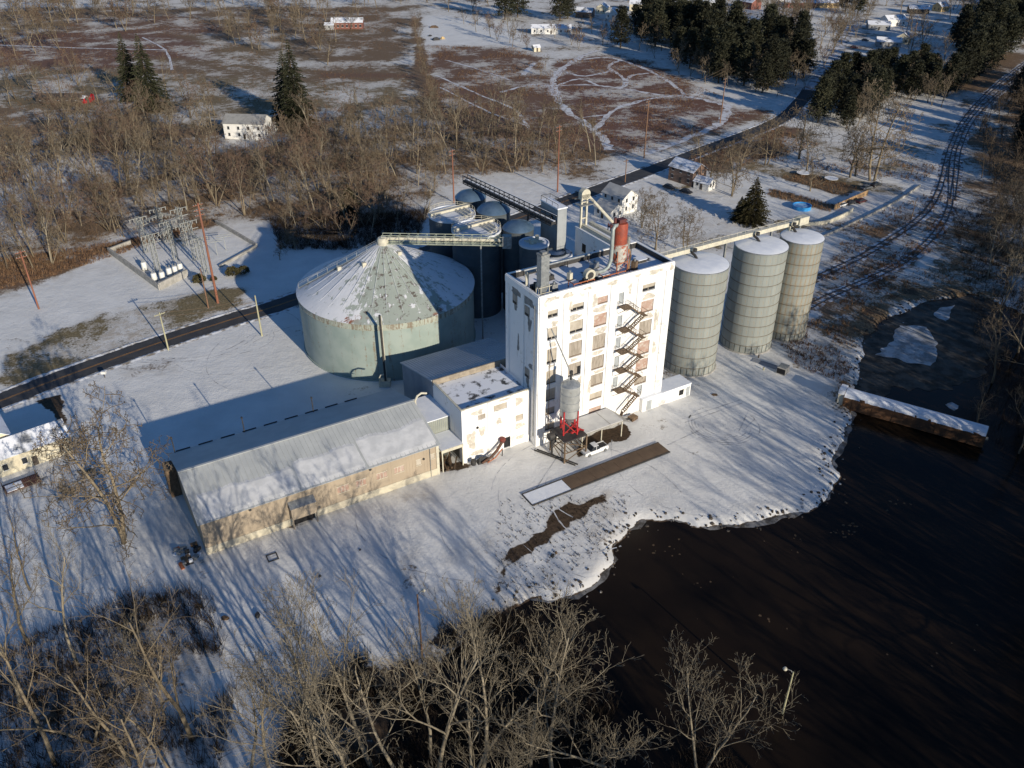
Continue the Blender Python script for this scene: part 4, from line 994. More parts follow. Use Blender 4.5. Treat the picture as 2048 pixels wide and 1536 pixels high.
# bridge conveyor from the tank apex to the silos
pA, pB = S(-6.6,56.6,25.3), S(17.6,40.8,25.0)
dv = pB - pA; br = thing('conveyor_bridge', 'pale green lattice conveyor bridge running from the tank top', 'conveyor', (pA.x,pA.y,24.6), math.atan2(dv.y,dv.x))
Lb = math.hypot(dv.x,dv.y)
M_BRIDGE = mat('pale_green_steel', (.40,.43,.34), (.30,.33,.27), .8, .6)
MB().cyl((-.4,0,1.0),(Lb,0,1.0),.38,n=10).build('conveyor_tube', M_CREAM, br, 1)
for yy in (-.75,.75):
    mb = MB(); mb.beam((0,yy,0),(Lb,yy,0),.12).beam((0,yy,2.0),(Lb,yy,2.0),.12)
    for i in range(14): x0, x1 = Lb*i/14, Lb*(i+1)/14; mb.beam((x0,yy,0),(x1,yy,2.0),.07).beam((x0,yy,0),(x0,yy,2.0),.07)
    mb.build('truss_side', M_BRIDGE, br)
MB().box(0,Lb,-.75,.75,-.12,-.06).build('walkway', M_BRIDGE, br)
MB().box(Lb-1.4,Lb+.6,-1.0,1.0,-.6,2.2).build('drive_box', M_GREY, br)
MB().beam((Lb*.78,0,-.1),(Lb*.78,0,-25),.35).build('support_leg', M_GREY, br)

# ---------------------------------------------------------------- dark silos behind
M_DOME = snow_mat('snowy_dome', (.16,.19,.22), .72, .25, .05, (.66,.69,.74)); M_BLUEDOME = mat('blue_steel_dome', (.08,.14,.22), (.12,.19,.28), .4, .35, .35)
def dark_silo(x, y, R, h, label, dome, ring=True):
    t = thing('steel_silo', label, 'silo', S(x,y), SITE_A, 'dark steel silos behind the mill')
    MB().lathe([(R,0),(R,h)], 40).build('wall', M_DKSILO, t, 1)
    mb = MB()
    for z in np.arange(2.4, h, 2.4): mb.lathe([(R+.01,z-.07),(R+.07,z),(R+.01,z+.07)], 40)
    mb.build('hoop', M_DKSILO, t)
    if dome: MB().lathe([(R+.15,h-.1),(R*.97,h+.25),(R*.75,h+R*.26),(R*.4,h+R*.40),(0,h+R*.45)], 40).build('roof', M_BLUEDOME, t, 'all')
    else: MB().lathe([(R+.12,h-.15),(R+.12,h+.35),(R-.12,h+.35),(R-.14,h+.12),(0,h+.22)], 40).build('roof', M_DOME, t, 1)
    return t
sA = dark_silo(19.3,59.5,6.05,21.5,'large flat topped dark silo right behind the conveyor bridge',0)
sC = dark_silo(18.9,71.8,5.95,21.5,'large flat topped dark silo farthest to the left of the group',0)
sB = dark_silo(28.4,54.6,3.85,22,'smaller domed dark silo nearest the concrete headhouse',1)
sD = dark_silo(29.2,68.4,4.3,22,'smaller domed dark silo in the middle under the black truss',1)
sE = dark_silo(28.8,80.2,4.1,22,'rearmost domed dark silo at the far end of the truss',1)
sF = dark_silo(26.8,44.6,3.5,21.6,'dark silo with snowy top and hatches in front of the headhouse',0)
sG = dark_silo(33.6,45.4,4.0,17.0,'short dark round bin below the cream elevator legs',0)
for s_, R in ((sA,6.05),(sC,5.95)):
    mb = MB(); n = 22
    for i in range(n):
        a, b = [(R-.05)*np.array([math.cos(2*math.pi*k/n), math.sin(2*math.pi*k/n)]) for k in (i,i+1)]
        mb.beam((a[0],a[1],21.8),(a[0],a[1],22.9),.06).beam((a[0],a[1],22.9),(b[0],b[1],22.9),.07).beam((a[0],a[1],22.4),(b[0],b[1],22.4),.05)
    mb.build('guard_rail', M_CREAM, s_)
    MB().beam((-R,.6,22.3),(R,1.8,22.3),.7,.6).beam((-R,1.6,22.6),(R,2.8,22.6),.12).build('catwalk', M_CREAM, s_)
    mb = MB()
    for q in (1.6,2.8,4.0): mb.beam((q,1.4,22.2),(q+.3,-4.6 if q < 3 else -2.5,22.0),.35,.3)
    mb.build('spout', M_CREAM, s_)
MB().box(-1.2,.2,-.8,.6,21.8,22.9).cyl((1.2,.6,21.8),(1.2,.6,23.2),.5).beam((-2.2,.2,22.4),(1.6,-2.0,22.4),.25).beam((-2.2,1.0,22.4),(1.6,-1.2,22.4),.25).build('hatch', M_CREAM, sF)
MB().lathe([(2.6,17.3),(2.6,17.8),(2.3,17.8)],28).build('inner_ring', M_DKSILO, sG, 1)

# black truss gallery over the domed silos
pA, pB = S(29.6,84.5,24.6), S(33.2,46.0,24.6); dv = pB-pA
t = thing('truss_gallery', 'long black truss conveyor gallery above the domed silos', 'conveyor', (pA.x,pA.y,24.4), math.atan2(dv.y,dv.x)); Lb = math.hypot(dv.x,dv.y)
for yy in (-.8,.8):
    mb = MB(); mb.beam((0,yy,0),(Lb,yy,0),.2).beam((0,yy,2.1),(Lb,yy,2.1),.2)
    for i in range(18): x0, x1 = Lb*i/18, Lb*(i+1)/18; mb.beam((x0,yy,0),(x1,yy,2.1),.1).beam((x0,yy,0),(x0,yy,2.1),.1)
    mb.build('truss_side', M_BLACK, t)
MB().box(0,Lb,-.7,.7,.2,.9).build('conveyor_trough', M_BLACK, t); MB().beam((0,.2,1.0),(Lb,.2,1.0),.5,.12).build('snow_strip', M_SNOW, t)
MB().beam((0,.8,2.25),(Lb,.8,2.25),.16,.05).build('rail_snow', M_SNOW, t)
for q in (.12,.45,.75): MB().beam((Lb*q,-.5,0),(Lb*q,-.5,-2.4),.3).build('strut', M_BLACK, t); 

t = thing('headhouse', 'narrow blue grey concrete headhouse tower behind the silos', 'tower', S(34.4,46.2), SITE_A)
MB().box(0,2.6,0,7.5,0,28.0).build('wall', mat('grey_render',(.34,.36,.37),(.28,.30,.31),.3,.85), t); MB().box(-.15,2.75,-.15,7.65,28.0,28.3).build('roof', M_SNOW, t)
mb = MB()
for q in (0,2.5,5,7.5): mb.beam((0,q,28.3),(0,q,29.3),.08).beam((2.6,q,28.3),(2.6,q,29.3),.08)
mb.beam((0,0,29.3),(0,7.5,29.3),.08).beam((2.6,0,29.3),(2.6,7.5,29.3),.08).beam((0,7.5,29.3),(2.6,7.5,29.3),.08); mb.build('guard_rail', M_BLACK, t)
w = MB().box(-.06,-.003,2.0,2.9,24.6,25.8).build('window', M_DARK, t); MB().box(-.09,-.062,1.9,3.0,24.5,24.6).build('sill', M_CONC, w)
t = thing('bucket_elevator', 'twin cream elevator legs with a domed head beside the headhouse', 'elevator', S(39.4,42.6), SITE_A)
for q in (-.75,.75): MB().box(q-.22,q+.22,-.25,.25,0,31.0).build('leg', M_CREAM, t)
MB().cyl((0,-.7,32.2),(0,.7,32.2),1.25,n=18).box(-1.2,1.2,-.7,.7,31.0,32.2).build('head', M_CREAM, t, 1)
mb = MB()
for z in range(2,31,4): mb.box(-.6,.6,-.12,.12,z,z+.3)
mb.build('tie_bar', M_CREAM, t)
MB().box(-1.9,1.9,-1.3,1.3,29.6,29.75).beam((-1.9,-1.3,30.8),(1.9,-1.3,30.8),.08).beam((-1.9,1.3,30.8),(1.9,1.3,30.8),.08).beam((1.9,-1.3,29.7),(1.9,-1.3,30.8),.08).build('platform', M_GREY, t)
MB().tube([(1.0,0,31.6),(2.0,-.6,30.4),(6.0,-6.5,24.2)],[.35,.35,.4],8).build('spout', M_CREAM, t, 1)
t = thing('rear_mill_block', 'long blue grey concrete block with small dark windows behind the mill', 'building', S(38.2,24.0), SITE_A)
MB().box(0,6.5,0,20.0,0,23.6).build('wall', M_WHITE, t); MB().box(-.1,6.6,-.1,20.1,23.6,23.85).build('roof', M_SNOW, t)
for q in (5.2,10.6,15.4): 
    w = MB().box(-.05,-.003,q,q+1.5,18.6,20.6).build('window', M_DARK, t); MB().box(-.1,-.052,q-.1,q+1.6,18.45,18.6).build('sill', M_CONC, w)
MB().box(.6,1.4,.5,19.5,23.9,24.7).box(3.5,4.5,.5,19.5,23.9,24.5).build('roof_conveyor', M_CREAM, t)

# ---------------------------------------------------------------- three sage stave silos
def stave_silo(x, y, R, h, label, nst=28, nring=10, m=M_SAGE_PANEL):
    t = thing('stave_silo', label, 'silo', S(x,y), SITE_A, 'sage stave silos beside the mill')
    MB().lathe([(R-.06,0),(R-.06,h)], 56).build('core', mat('stave_joint', (.12,.13,.11), (.15,.16,.14), .6, .8), t, 1)
    zs = [0, 2.1] + [2.1 + (h-2.1)*i/(nring-1) for i in range(1, nring)]
    da = 2*math.pi/nst; gap = .05/R
    def panel(z0, z1, nm, out, g):
        mb = MB(); k = 3; v = []
        for i in range(k+1):
            a = -da/2 + g + (da-2*g)*i/k; c, s = math.cos(a), math.sin(a)
            v += [((R+out)*c,(R+out)*s,z0+.05),((R+out)*c,(R+out)*s,z1-.05),((R-.08)*c,(R-.08)*s,z0+.05),((R-.08)*c,(R-.08)*s,z1-.05)]
        f = []
        for i in range(k): o = i*4; f += [(o,o+4,o+5,o+1),(o+1,o+5,o+7,o+3),(o,o+2,o+6,o+4)]
        f += [(0,1,3,2),(k*4,k*4+2,k*4+3,k*4+1)]
        return mb.add(v, f).mesh(nm, m, 1)
    base = panel(0, 2.1, 'base_stave', .05, gap*2.2)
    pieces('base_stave', base, t, [Matrix.Rotation(da*k, 4, 'Z') for k in range(nst)])
    st = panel(0, (h-2.1)/(nring-1), 'stave', .0, gap*.30)
    pieces('stave', st, t, [Matrix.Translation((0,0,zs[j])) @ Matrix.Rotation(da*(k+.5*(j%2)*0), 4, 'Z') for j in range(1, nring) for k in range(nst)])
    for z in zs[1:-1]: MB().lathe([(R,z-.07),(R+.07,z-.05),(R+.07,z+.05),(R,z+.07)], 56).build('hoop', M_HOOP, t, 1)
    MB().lathe([(R+.12,h-.1),(R+.12,h+.06),(0,h+.40)], 56).build('roof', M_GALV, t)
    MB().lathe([(R-.0,h+.1),(R-.25,h+.20),(R*.5,h+.36),(0,h+.54)], 56).build('roof_snow', M_SNOW, t, 'all')
    MB().lathe([(R+.35,-.05),(R+.3,.25),(R+.08,.3)], 56).build('footing', M_CONC, t)
    MB().box(-.5,.5,R-1.4,R-.2,h+.3,h+1.3).build('fill_hatch', M_CREAM, t)
    return t
stave_silo(47.5,9.8,6.05,25.2,'sage stave silo standing nearest the white mill')
stave_silo(66.0,10.5,5.95,25.2,'sage stave silo in the middle of the three')
stave_silo(77.6,9.2,4.9,25.2,'rust streaked sage stave silo at the far end of the three', m=M_SAGE_RUST)
# conveyor along the silo tops
t = thing('silo_top_conveyor', 'cream conveyor running from the mill over the three sage silos', 'conveyor', S(30.6,13.6,26.3), SITE_A)
MB().box(0,51.5,-.45,.45,0,.9).build('trough', M_CREAM, t); MB().box(0,51.5,-.5,.5,.9,1.0).build('cover', M_CREAM, t)
for q in (17.0,35.5,47.0): MB().tube([(q,0,.2),(q,-1.6,-.2),(q,-2.4,-.8)],.3,8).cyl((q,-1.5,.6),(q,-1.5,1.3),.45,n=12).build('discharge_spout', M_BLACK, t, 1)
mb = MB(); 
for i in range(21): mb.beam((i*2.5,-.55,.9),(i*2.5,-.55,1.9),.06)
mb.beam((0,-.55,1.9),(50,-.55,1.9),.07); mb.build('handrail', M_CREAM, t)
for q in (9.0,27.5,41.5,50.8): MB().beam((q,0,0),(q,0,-26.2),.4).build('support_leg', M_GREY, t)
MB().box(49.5,52.5,-.9,.9,-.2,1.6).build('drive_end', M_CREAM, t)

# ---------------------------------------------------------------- silver hopper bin, canopy, truck, scale
t = thing('hopper_bin', 'silver hopper bin on red legs over a black steel frame in front of the mill', 'bin', S(4.2,-4.9), SITE_A)
MB().lathe([(0,17.0),(.6,16.9),(1.75,16.0),(1.85,15.9)],24).build('bin_roof', M_GALV, t, 1)
MB().lathe([(1.85,15.9),(1.85,9.2)],24).build('bin_wall', mat('silver_bin',(.46,.47,.45),(.36,.37,.36),.7,.5,.3,c3=(.28,.25,.2),scale3=1.4,th3=.66), t, 1)
mb = MB()
for z in (10.8,12.5,14.2): mb.lathe([(1.86,z-.05),(1.92,z),(1.86,z+.05)],24)
mb.build('hoop', M_GALV, t)
MB().lathe([(1.85,9.2),(.4,7.3),(.4,6.8)],24).build('cone', M_GALV, t, 1)
for a in range(4):
    c, s = math.cos(a*1.571+.4)*1.9, math.sin(a*1.571+.4)*1.9
    MB().beam((c,s,5.2),(c,s,10.6),.24).build('red_leg', M_RED, t)
mb = MB()
for a in range(4):
    p, q = [(math.cos(k*1.571+.4)*1.9, math.sin(k*1.571+.4)*1.9) for k in (a,a+1)]; mb.beam((*p,5.4),(*q,8.4),.14).beam((*p,8.4),(*q,5.4),.14)
mb.build('red_brace', M_RED, t)
MB().beam((2.3,-.6,5.3),(-.5,-1.6,5.9),.3).beam((2.6,-1.4,5.3),(1.4,.6,5.3),.25).beam((-.8,-.4,5.5),(1.2,-1.6,5.7),.22).build('red_auger', M_RED, t)
MB().box(-2.6,2.6,-2.6,2.6,4.8,5.05).build('deck', M_BLACK, t)
for q in ((-2.5,-2.5),(2.5,-2.5),(2.5,2.5),(-2.5,2.5)): MB().beam((q[0],q[1],0),(q[0],q[1],4.8),.28).build('frame_leg', M_DKSTEEL, t)
mb = MB()
for p, q in (((-2.5,-2.5),(2.5,-2.5)),((2.5,-2.5),(2.5,2.5)),((-2.5,-2.5),(-2.5,2.5)),((-2.5,2.5),(2.5,2.5))): mb.beam((*p,2.2),(*q,2.2),.16).beam((*p,.2),(*q,2.2),.12).beam((*p,4.6),(*q,2.4),.12)
for q in (-1.6,-.8,0,.8,1.6): mb.beam((q,-2.5,2.2),(q,2.5,2.2),.12)
mb.build('frame_brace', M_DKSTEEL, t)
MB().cyl((0,0,16.9),(0,0,18.4),.2,n=8).cyl((0,0,18.2),(0,0,18.8),.35,n=10).build('fill_head', M_BLACK, t)
MB().tube([(0,0,18.2),(-1.0,1.6,22.0),(-2.3,3.6,26.6)],.12,8).build('fill_pipe', M_GREY, t)
MB().cyl((-3.8,1.2,4.4),(-2.4,1.2,4.4),.75,n=14).cyl((-3.0,.4,3.6),(-3.0,2.0,3.6),.5,n=12).beam((-3.0,1.2,0),(-3.0,1.2,3.6),.3).build('blower_motor', M_BLACK, t)
for i in range(2): MB().beam((-5.4+i*.6,3.9-i*.1,.25),(-1.2+i*.6,-4.4,.25),.2).build('ground_rail', M_BLACK, t)
t = thing('truck_canopy', 'wide snow covered flat canopy over the truck bay at the mill foot', 'canopy', S(6.6,-5.9), SITE_A)
MB().box(0,10.2,0,5.4,3.6,3.85).build('roof', M_CONC, t); MB().box(.1,10.1,.1,5.3,3.85,3.97).build('roof_snow', mat('grey_snow',(.62,.62,.60),(.54,.54,.53),.6,.8), t); MB().box(7.0,7.12,.1,5.3,3.97,4.02).build('seam', M_CONC, t)
for q in ((.3,.2),(5,.2),(10,.2),(10,5)): MB().beam((q[0],q[1],0),(q[0],q[1],3.6),.18).build('post', M_CREAM, t)
MB().add([(10.2,.1,3.8),(12.4,.5,2.4),(12.0,4.6,2.4),(10.2,5.3,3.8)],[(0,1,2,3)]).build('side_sheet', M_CONC, t)

M_CARPAINT = {}
def vehicle(name, label, loc, rz, paint, pickup=False, group=None, cat='car'):
    t = thing(name, label, cat, loc, rz, group)
    L, Wd = (5.5, 1.95) if pickup else (4.6, 1.8)
    def loft(secs, nm, m, par):
        mb = MB(); o = 0; prev = None
        for x, w0, z0, w1, z1 in secs:
            cur = len(mb.v); mb.v += [(x,-w0/2,z0),(x,w0/2,z0),(x,w1/2,z1),(x,-w1/2,z1)]
            if prev is not None:
                for i in range(4): j = (i+1) % 4; mb.f.append((prev+i,prev+j,cur+j,cur+i)); mb.m.append(0)
            else: mb.f.append((cur+3,cur+2,cur+1,cur)); mb.m.append(0)
            prev = cur
        mb.f.append((prev,prev+1,prev+2,prev+3)); mb.m.append(0)
        return mb.build(nm, m, par)
    h = 1.05 if pickup else .85
    body = loft([(-L/2,Wd*.92,.45,Wd*.9,h-.08),(-L/2+.15,Wd,.32,Wd*.96,h),(L/2-.9,Wd,.3,Wd*.96,h),(L/2-.12,Wd*.97,.32,Wd*.9,h-.14),(L/2,Wd*.9,.42,Wd*.84,h-.26)], 'body', paint, t)
    if pickup:
        loft([(-.55,Wd*.9,h,Wd*.76,h+.5),(-.4,Wd*.92,h,Wd*.78,h+.75),(.75,Wd*.92,h,Wd*.78,h+.75),(1.5,Wd*.92,h,Wd*.8,h+.02)], 'cabin', M_GLASS, t)
        MB().box(-.4,.72,-Wd*.385,Wd*.385,h+.74,h+.82).build('cab_roof', paint, t)
        MB().box(.16,.24,-Wd*.47,Wd*.47,h,h+.74).build('pillar', paint, t)
        MB().box(-L/2+.2,-.62,-Wd*.4,Wd*.4,h+.003,h+.02).build('load_bed', M_BLACK, t); MB().box(-L/2+.1,-.6,-Wd*.48,-Wd*.4,h,h+.12).box(-L/2+.1,-.6,Wd*.4,Wd*.48,h,h+.12).build('bed_rail', paint, t)
    else:
        loft([(-L/2+.35,Wd*.9,h,Wd*.76,h+.05),(-L/2+.9,Wd*.92,h,Wd*.76,h+.58),(.55,Wd*.92,h,Wd*.76,h+.58),(1.35,Wd*.92,h,Wd*.8,h+.02)], 'cabin', M_GLASS, t)
        MB().box(-L/2+.95,.5,-Wd*.37,Wd*.37,h+.57,h+.63).build('cabin_roof', paint, t)
    for x in (-L/2+.85, L/2-.9):
        for s in (-1,1):
            w = MB().cyl((x,s*(Wd/2-.2),.34),(x,s*(Wd/2+.02),.34),.34,n=14).build('wheel', M_TYRE, t); MB().cyl((x,s*(Wd/2+.021),.34),(x,s*(Wd/2+.04),.34),.19,n=10).build('rim', M_GALV, w)
    for s in (-1,1):
        MB().box(L/2-.06,L/2+.02,s*Wd*.34-.16,s*Wd*.34+.16,h-.42,h-.26).build('headlight', M_GALV, t); MB().box(-L/2-.02,-L/2+.05,s*Wd*.4-.1,s*Wd*.4+.1,h-.35,h-.12).build('tail_light', M_RED, t)
    return t
P_WHITE = mat('white_car_paint', (.80,.80,.78), (.76,.76,.75), .5, .35); P_DARK = mat('dark_car_paint', (.03,.032,.036), (.045,.045,.05), .5, .3)
P_MAROON = mat('maroon_car_paint', (.11,.03,.03), (.08,.025,.025), .5, .3); P_GREYC = mat('grey_car_paint', (.20,.21,.22), (.17,.18,.19), .5, .3)
vehicle('pickup_truck', 'white pickup truck parked beside the hopper bin', S(8.9,-7.3,.02), SITE_A+math.pi, P_WHITE, True, None, 'pickup truck')
t = thing('weighbridge', 'long brown truck scale deck in the snow before the mill', 'truck scale', S(-10.2,-15.0), SITE_A)
M_DECK = mat('brown_deck', (.155,.105,.068), (.105,.072,.048), .35, .85, bumps=.2, c3=(.24,.18,.13), scale3=.8, th3=.62)
plank = MB().box(0,2.86,0,3.5,.0,.22).mesh('deck_plank', M_DECK)
pieces('deck_plank', plank, t, [Matrix.Translation((x,0,0)) for x in np.arange(8.6,31.0,2.9)])
MB().box(0,8.5,.1,3.4,0,.2).build('snowy_deck', M_SNOW, t); MB().box(-.12,31.8,-.16,-.01,0,.27).build('edge_beam', M_BLACK, t); MB().box(-.12,31.8,3.51,3.65,0,.27).build('edge_beam', M_BLACK, t); MB().box(-.14,-.003,0,3.5,0,.25).build('end_beam', M_BLACK, t)

# rusty railcar at the water's edge
pa, pb = P(1672,800), P(1968,884); d = pb-pa; Lr = math.hypot(d.x,d.y)
t = thing('railcar', 'long rusty brown railcar with a snowy roof lying at the pond edge', 'railcar', (pa.x,pa.y,-.7), math.atan2(d.y,d.x))
M_RUSTCAR = mat('rusted_car_side', (.14,.07,.035), (.075,.045,.028), .5, .85, c3=(.28,.13,.055), scale3=.7, th3=.56, bumps=.3)
sec = [(-1.6,.2),(1.6,.2),(1.7,2.9),(1.35,3.6),(.7,4.0),(0,4.1),(-.7,4.0),(-1.35,3.6),(-1.7,2.9)]
mb = MB(); n = len(sec); mb.v = [(x,y,z) for x in (1.6,Lr) for y,z in sec]
mb.f = [(i,n+i,n+(i+1)%n,(i+1)%n) for i in range(n)] + [tuple(range(n)), tuple(reversed(range(n,2*n)))]; mb.m = [0]*len(mb.f); mb.build('body', M_RUSTCAR, t)
mb = MB(); sn = [(1.40,3.6),(1.25,3.78),(.7,4.12),(0,4.24),(-.7,4.12),(-1.35,3.66),(-1.72,2.95)]; r = random.Random(3); cols_ = []
for i in range(41):
    x = 1.7+(Lr-1.8)*i/40; j = r.uniform(-.2,.2); cols_.append([(x,y*(1+ (j*.1 if k in (0,6) else 0)),z+(j*.5 if k==6 else 0)) for k,(y,z) in enumerate(sn)])
for a, b in zip(cols_[:-1], cols_[1:]):
    for k in range(6): mb.quad(a[k],b[k],b[k+1],a[k+1])
mb.build('roof_snow', M_SNOW, t, 'all')
rb_ = MB().box(-.06,.06,-1.73,-1.66,.3,2.9).mesh('side_rib', M_RUSTCAR)
pieces('side_rib', rb_, t, [Matrix.Translation((x,0,0)) for x in np.arange(3.6,Lr,4.1)])
e = MB().box(.4,1.6,-1.3,1.3,.4,3.2).build('end_platform', M_CREAM, t); MB().cyl((.2,0,2.0),(.4,0,2.0),1.1,n=16).build('end_plate', M_GALV, e); MB().box(.3,1.6,-1.4,1.4,3.2,4.2).build('end_hood', M_SNOW, e); MB().box(.0,.35,-.6,.6,.5,1.3).build('coupler', M_BLACK, e)
for x in (3.2, Lr-3): MB().box(x-1.2,x+1.2,-1.2,1.2,-.4,.25).build('bogie', M_BLACK, t)
MB().cyl((Lr,0,1.6),(Lr+.5,0,1.6),.35,n=12).build('end_valve', M_CREAM, t)

# concrete pit by the silos
t = thing('concrete_pit', 'low concrete sump box with an orange grate near the far silos', 'sump', P(1565,745), math.radians(-38))
MB().box(-1.0,1.0,-1.2,1.2,0,1.7).build('box', M_CONC, t); MB().box(-.8,.8,-1.0,1.0,1.7,1.76).build('cover', M_GALV, t); MB().box(-.95,.95,-1.22,-1.205,.2,1.5).build('opening', M_DARK, t)
t = thing('metal_plate', 'blue grey steel plate lying on the snow near the concrete sump', 'steel plate', P(1530,728), math.radians(-38)); MB().box(-3.0,3.0,-.8,.8,.0,.14).build('plate', M_CLAD, t); MB().box(-3.0,3.0,.55,.75,.14,.2).build('edge_rib', M_CLAD, t)
for i, (x,y) in enumerate(((1517,715),(1527,740),(1346,735))):
    t = thing('bollard', ('dark stub bollard above the steel plate','yellow stub bollard below the steel plate','orange bollard post at the mill corner by the first silo')[i], 'bollard', P(x,y)); MB().cyl((0,0,0),(0,0,(.7,.7,1.9)[i]),.16,n=10).build('post', (M_DKSTEEL,M_PALEPOLE,M_ORANGE)[i], t); MB().cyl((0,0,(.7,.7,1.9)[i]),(0,0,(.75,.75,1.95)[i]),.12,n=10).build('cap', M_BLACK, t)
t = thing('pallet_stack', 'weathered pallet stack near the foot of the fire escape', 'pallets', S(22.4,-2.0), SITE_A+.2)
for z in range(3): MB().box(-.9,.9,-.7,.7,z*.25+.12,z*.25+.2).box(-.9,.9,-.7,-.6,z*.25,z*.25+.12).box(-.9,.9,.6,.7,z*.25,z*.25+.12).build('pallet', M_TIMBER, t)
t = thing('timber_baulk', 'single dark timber baulk leaning by the low wing', 'timber', S(20.6,-1.7), SITE_A-.4); MB().beam((-1.4,0,.1),(1.4,0,.5),.4,.3).build('beam', M_BLACK, t)

# wall-like ground conveyor beyond the silos
ln = smooth_line([P(1598,452)[:2], P(1650,448)[:2], P(1690,432)[:2], P(1705,422)[:2]], 5)
t = thing('concrete_barrier', 'long pale concrete barrier curving behind the far silo', 'barrier', (ln[0].x,ln[0].y,0))
mb = MB()
for a, b in zip(ln[:-1], ln[1:]): a, b = a-ln[0], b-ln[0]; mb.beam((a.x,a.y,.6),(b.x,b.y,.6),.45,1.2)
mb.build('wall', M_CREAM, t)
ln = smooth_line([P(1605,492)[:2], P(1700,450)[:2], P(1790,405)[:2], P(1840,372)[:2]], 7)
t = thing('timber_kerb', 'low timber kerb beside the snowy track past the silos', 'kerb', (ln[0].x,ln[0].y,0))
mb = MB()
for a, b in zip(ln[:-1], ln[1:]): a, b = a-ln[0], b-ln[0]; mb.beam((a.x,a.y,.3),(b.x,b.y,.3),.5,.6)
mb.build('kerb', M_CONC, t)
# ---------------------------------------------------------------- poles
def top_z(base, px, py):
    x, y = (px - 1024) / F_PX, -(py - 768) / F_PX
    r = (x, _c + y*_s, -_s + y*_c); return CAM_H + r[2] * base.y / r[1]
def pole(bx, by, tx, ty, m, label, r0=.22, arms=0, lamp=False, h=None, name='utility_pole', az=.8):
    b = P(bx, by); h = h or top_z(b, tx, ty)
    t = thing(name, label, 'lamp post' if lamp else 'pole', (b.x, b.y, gz(b)-.1), az)
    MB().tube([(0,0,0),(0,0,h*.5),(0,0,h)], [r0, r0*.85, r0*.65], 8).build('pole', m, t, 1)
    for k in range(arms):
        z = h - .6 - k*1.3; a = MB().beam((-1.3,0.2,z),(1.3,0.2,z),.14,.16).build('crossarm', m, t)
        for q in (-1.15,-.5,.5,1.15): MB().lathe([(.05,z+.08),(.11,z+.14),(.08,z+.32),(0,z+.34)],8,(q,.2)).build('insulator', M_GREY, a)
    if lamp:
        MB().tube([(0,0,h-.3),(.3,0,h+.1),(1.0,0,h+.1)],.06,6).build('lamp_arm', M_GREY, t); MB().lathe([(0,h+.25),(.2,h+.2),(.32,h-.05),(.25,h-.2),(0,h-.22)],10,(1.1,0)).build('lamp_head', M_CREAM, t, 1)
    return t
pole(78,618,42,500,M_REDPOLE,'leaning red brown utility pole at the edge of the left wood',.24,2)
pole(436,606,393,405,M_REDPOLE,'very tall red transmission pole in front of the substation',.34,3)
pole(417,616,400,536,M_WOODPOLE,'shorter brown pole just left of the tall red pole',.2,0)
pole(337,700,322,624,M_PALEPOLE,'pale pole leaning over the near road verge',.2,1)
pole(524,672,514,590,M_PALEPOLE,'yellowish green pole near the road and the big tank',.22,0)
pole(908,405,905,298,M_REDPOLE,'red pole rising behind the leftmost dark silos',.26,2)
pole(1115,384,1119,250,M_REDPOLE,'dark red pole behind the elevator head',.28,2)
pole(1288,316,1299,200,M_WOODPOLE,'brown pole in front of the field with snow paths',.28,2)
pole(1440,246,1452,155,M_WOODPOLE,'brown pole at the corner of the path field by the pines',.28,2)
pole(1562,158,1570,118,M_PALEPOLE,'short pale pole standing against the dark pines',.26,1)
pole(1250,364,1253,318,M_WOODPOLE,'short pole at the roadside above the white house',.2,1)
pole(1822,440,1834,400,M_DKSTEEL,'thin dark pole beside the timber kerb',.16,0)
pole(1822,100,1834,45,M_WOODPOLE,'distant brown pole near the snowy house yard',.26,1)
pole(845,1318,838,1188,M_WOODPOLE,'bare pole with two lamps among the shore trees',.16,0,True,None,'lamp_post')
pole(1567,1420,1582,1328,M_PALEPOLE,'pale lamp post standing in the dark pond',.15,0,True,None,'lamp_post',2.6)

def wire(a, b, za, zb, off, label):
    p, q = P(*a), P(*b); d = q-p; L = math.hypot(d.x,d.y); rz = math.atan2(d.y,d.x)
    t = thing('power_line', label, 'power line', p, rz)
    MB().tube([(L*i/16, off, za+(zb-za)*i/16 - L*.03*4*(i/16)*(1-i/16)) for i in range(17)], .035, 4, False).build('wire', M_DKSTEEL, t)
for a, b, za, zb, lb in (((78,618),(436,606),15.5,26.5,'from the left wood pole to the tall red pole'),((436,606),(908,405),26.5,24,'from the tall red pole to the pole behind the silos'),((908,405),(1115,384),24,26,'behind the dark silos between two red poles'),((1115,384),(1288,316),26,25,'from the elevator pole to the field pole'),((1288,316),(1440,246),25,23,'along the road past the path field'),((337,700),(524,672),9.5,10,'along the near road verge between pale poles')):
    for o_, w_ in ((-1.1,'near'),(1.1,'far')): wire(a, b, za, zb, o_, w_ + ' wire ' + lb)
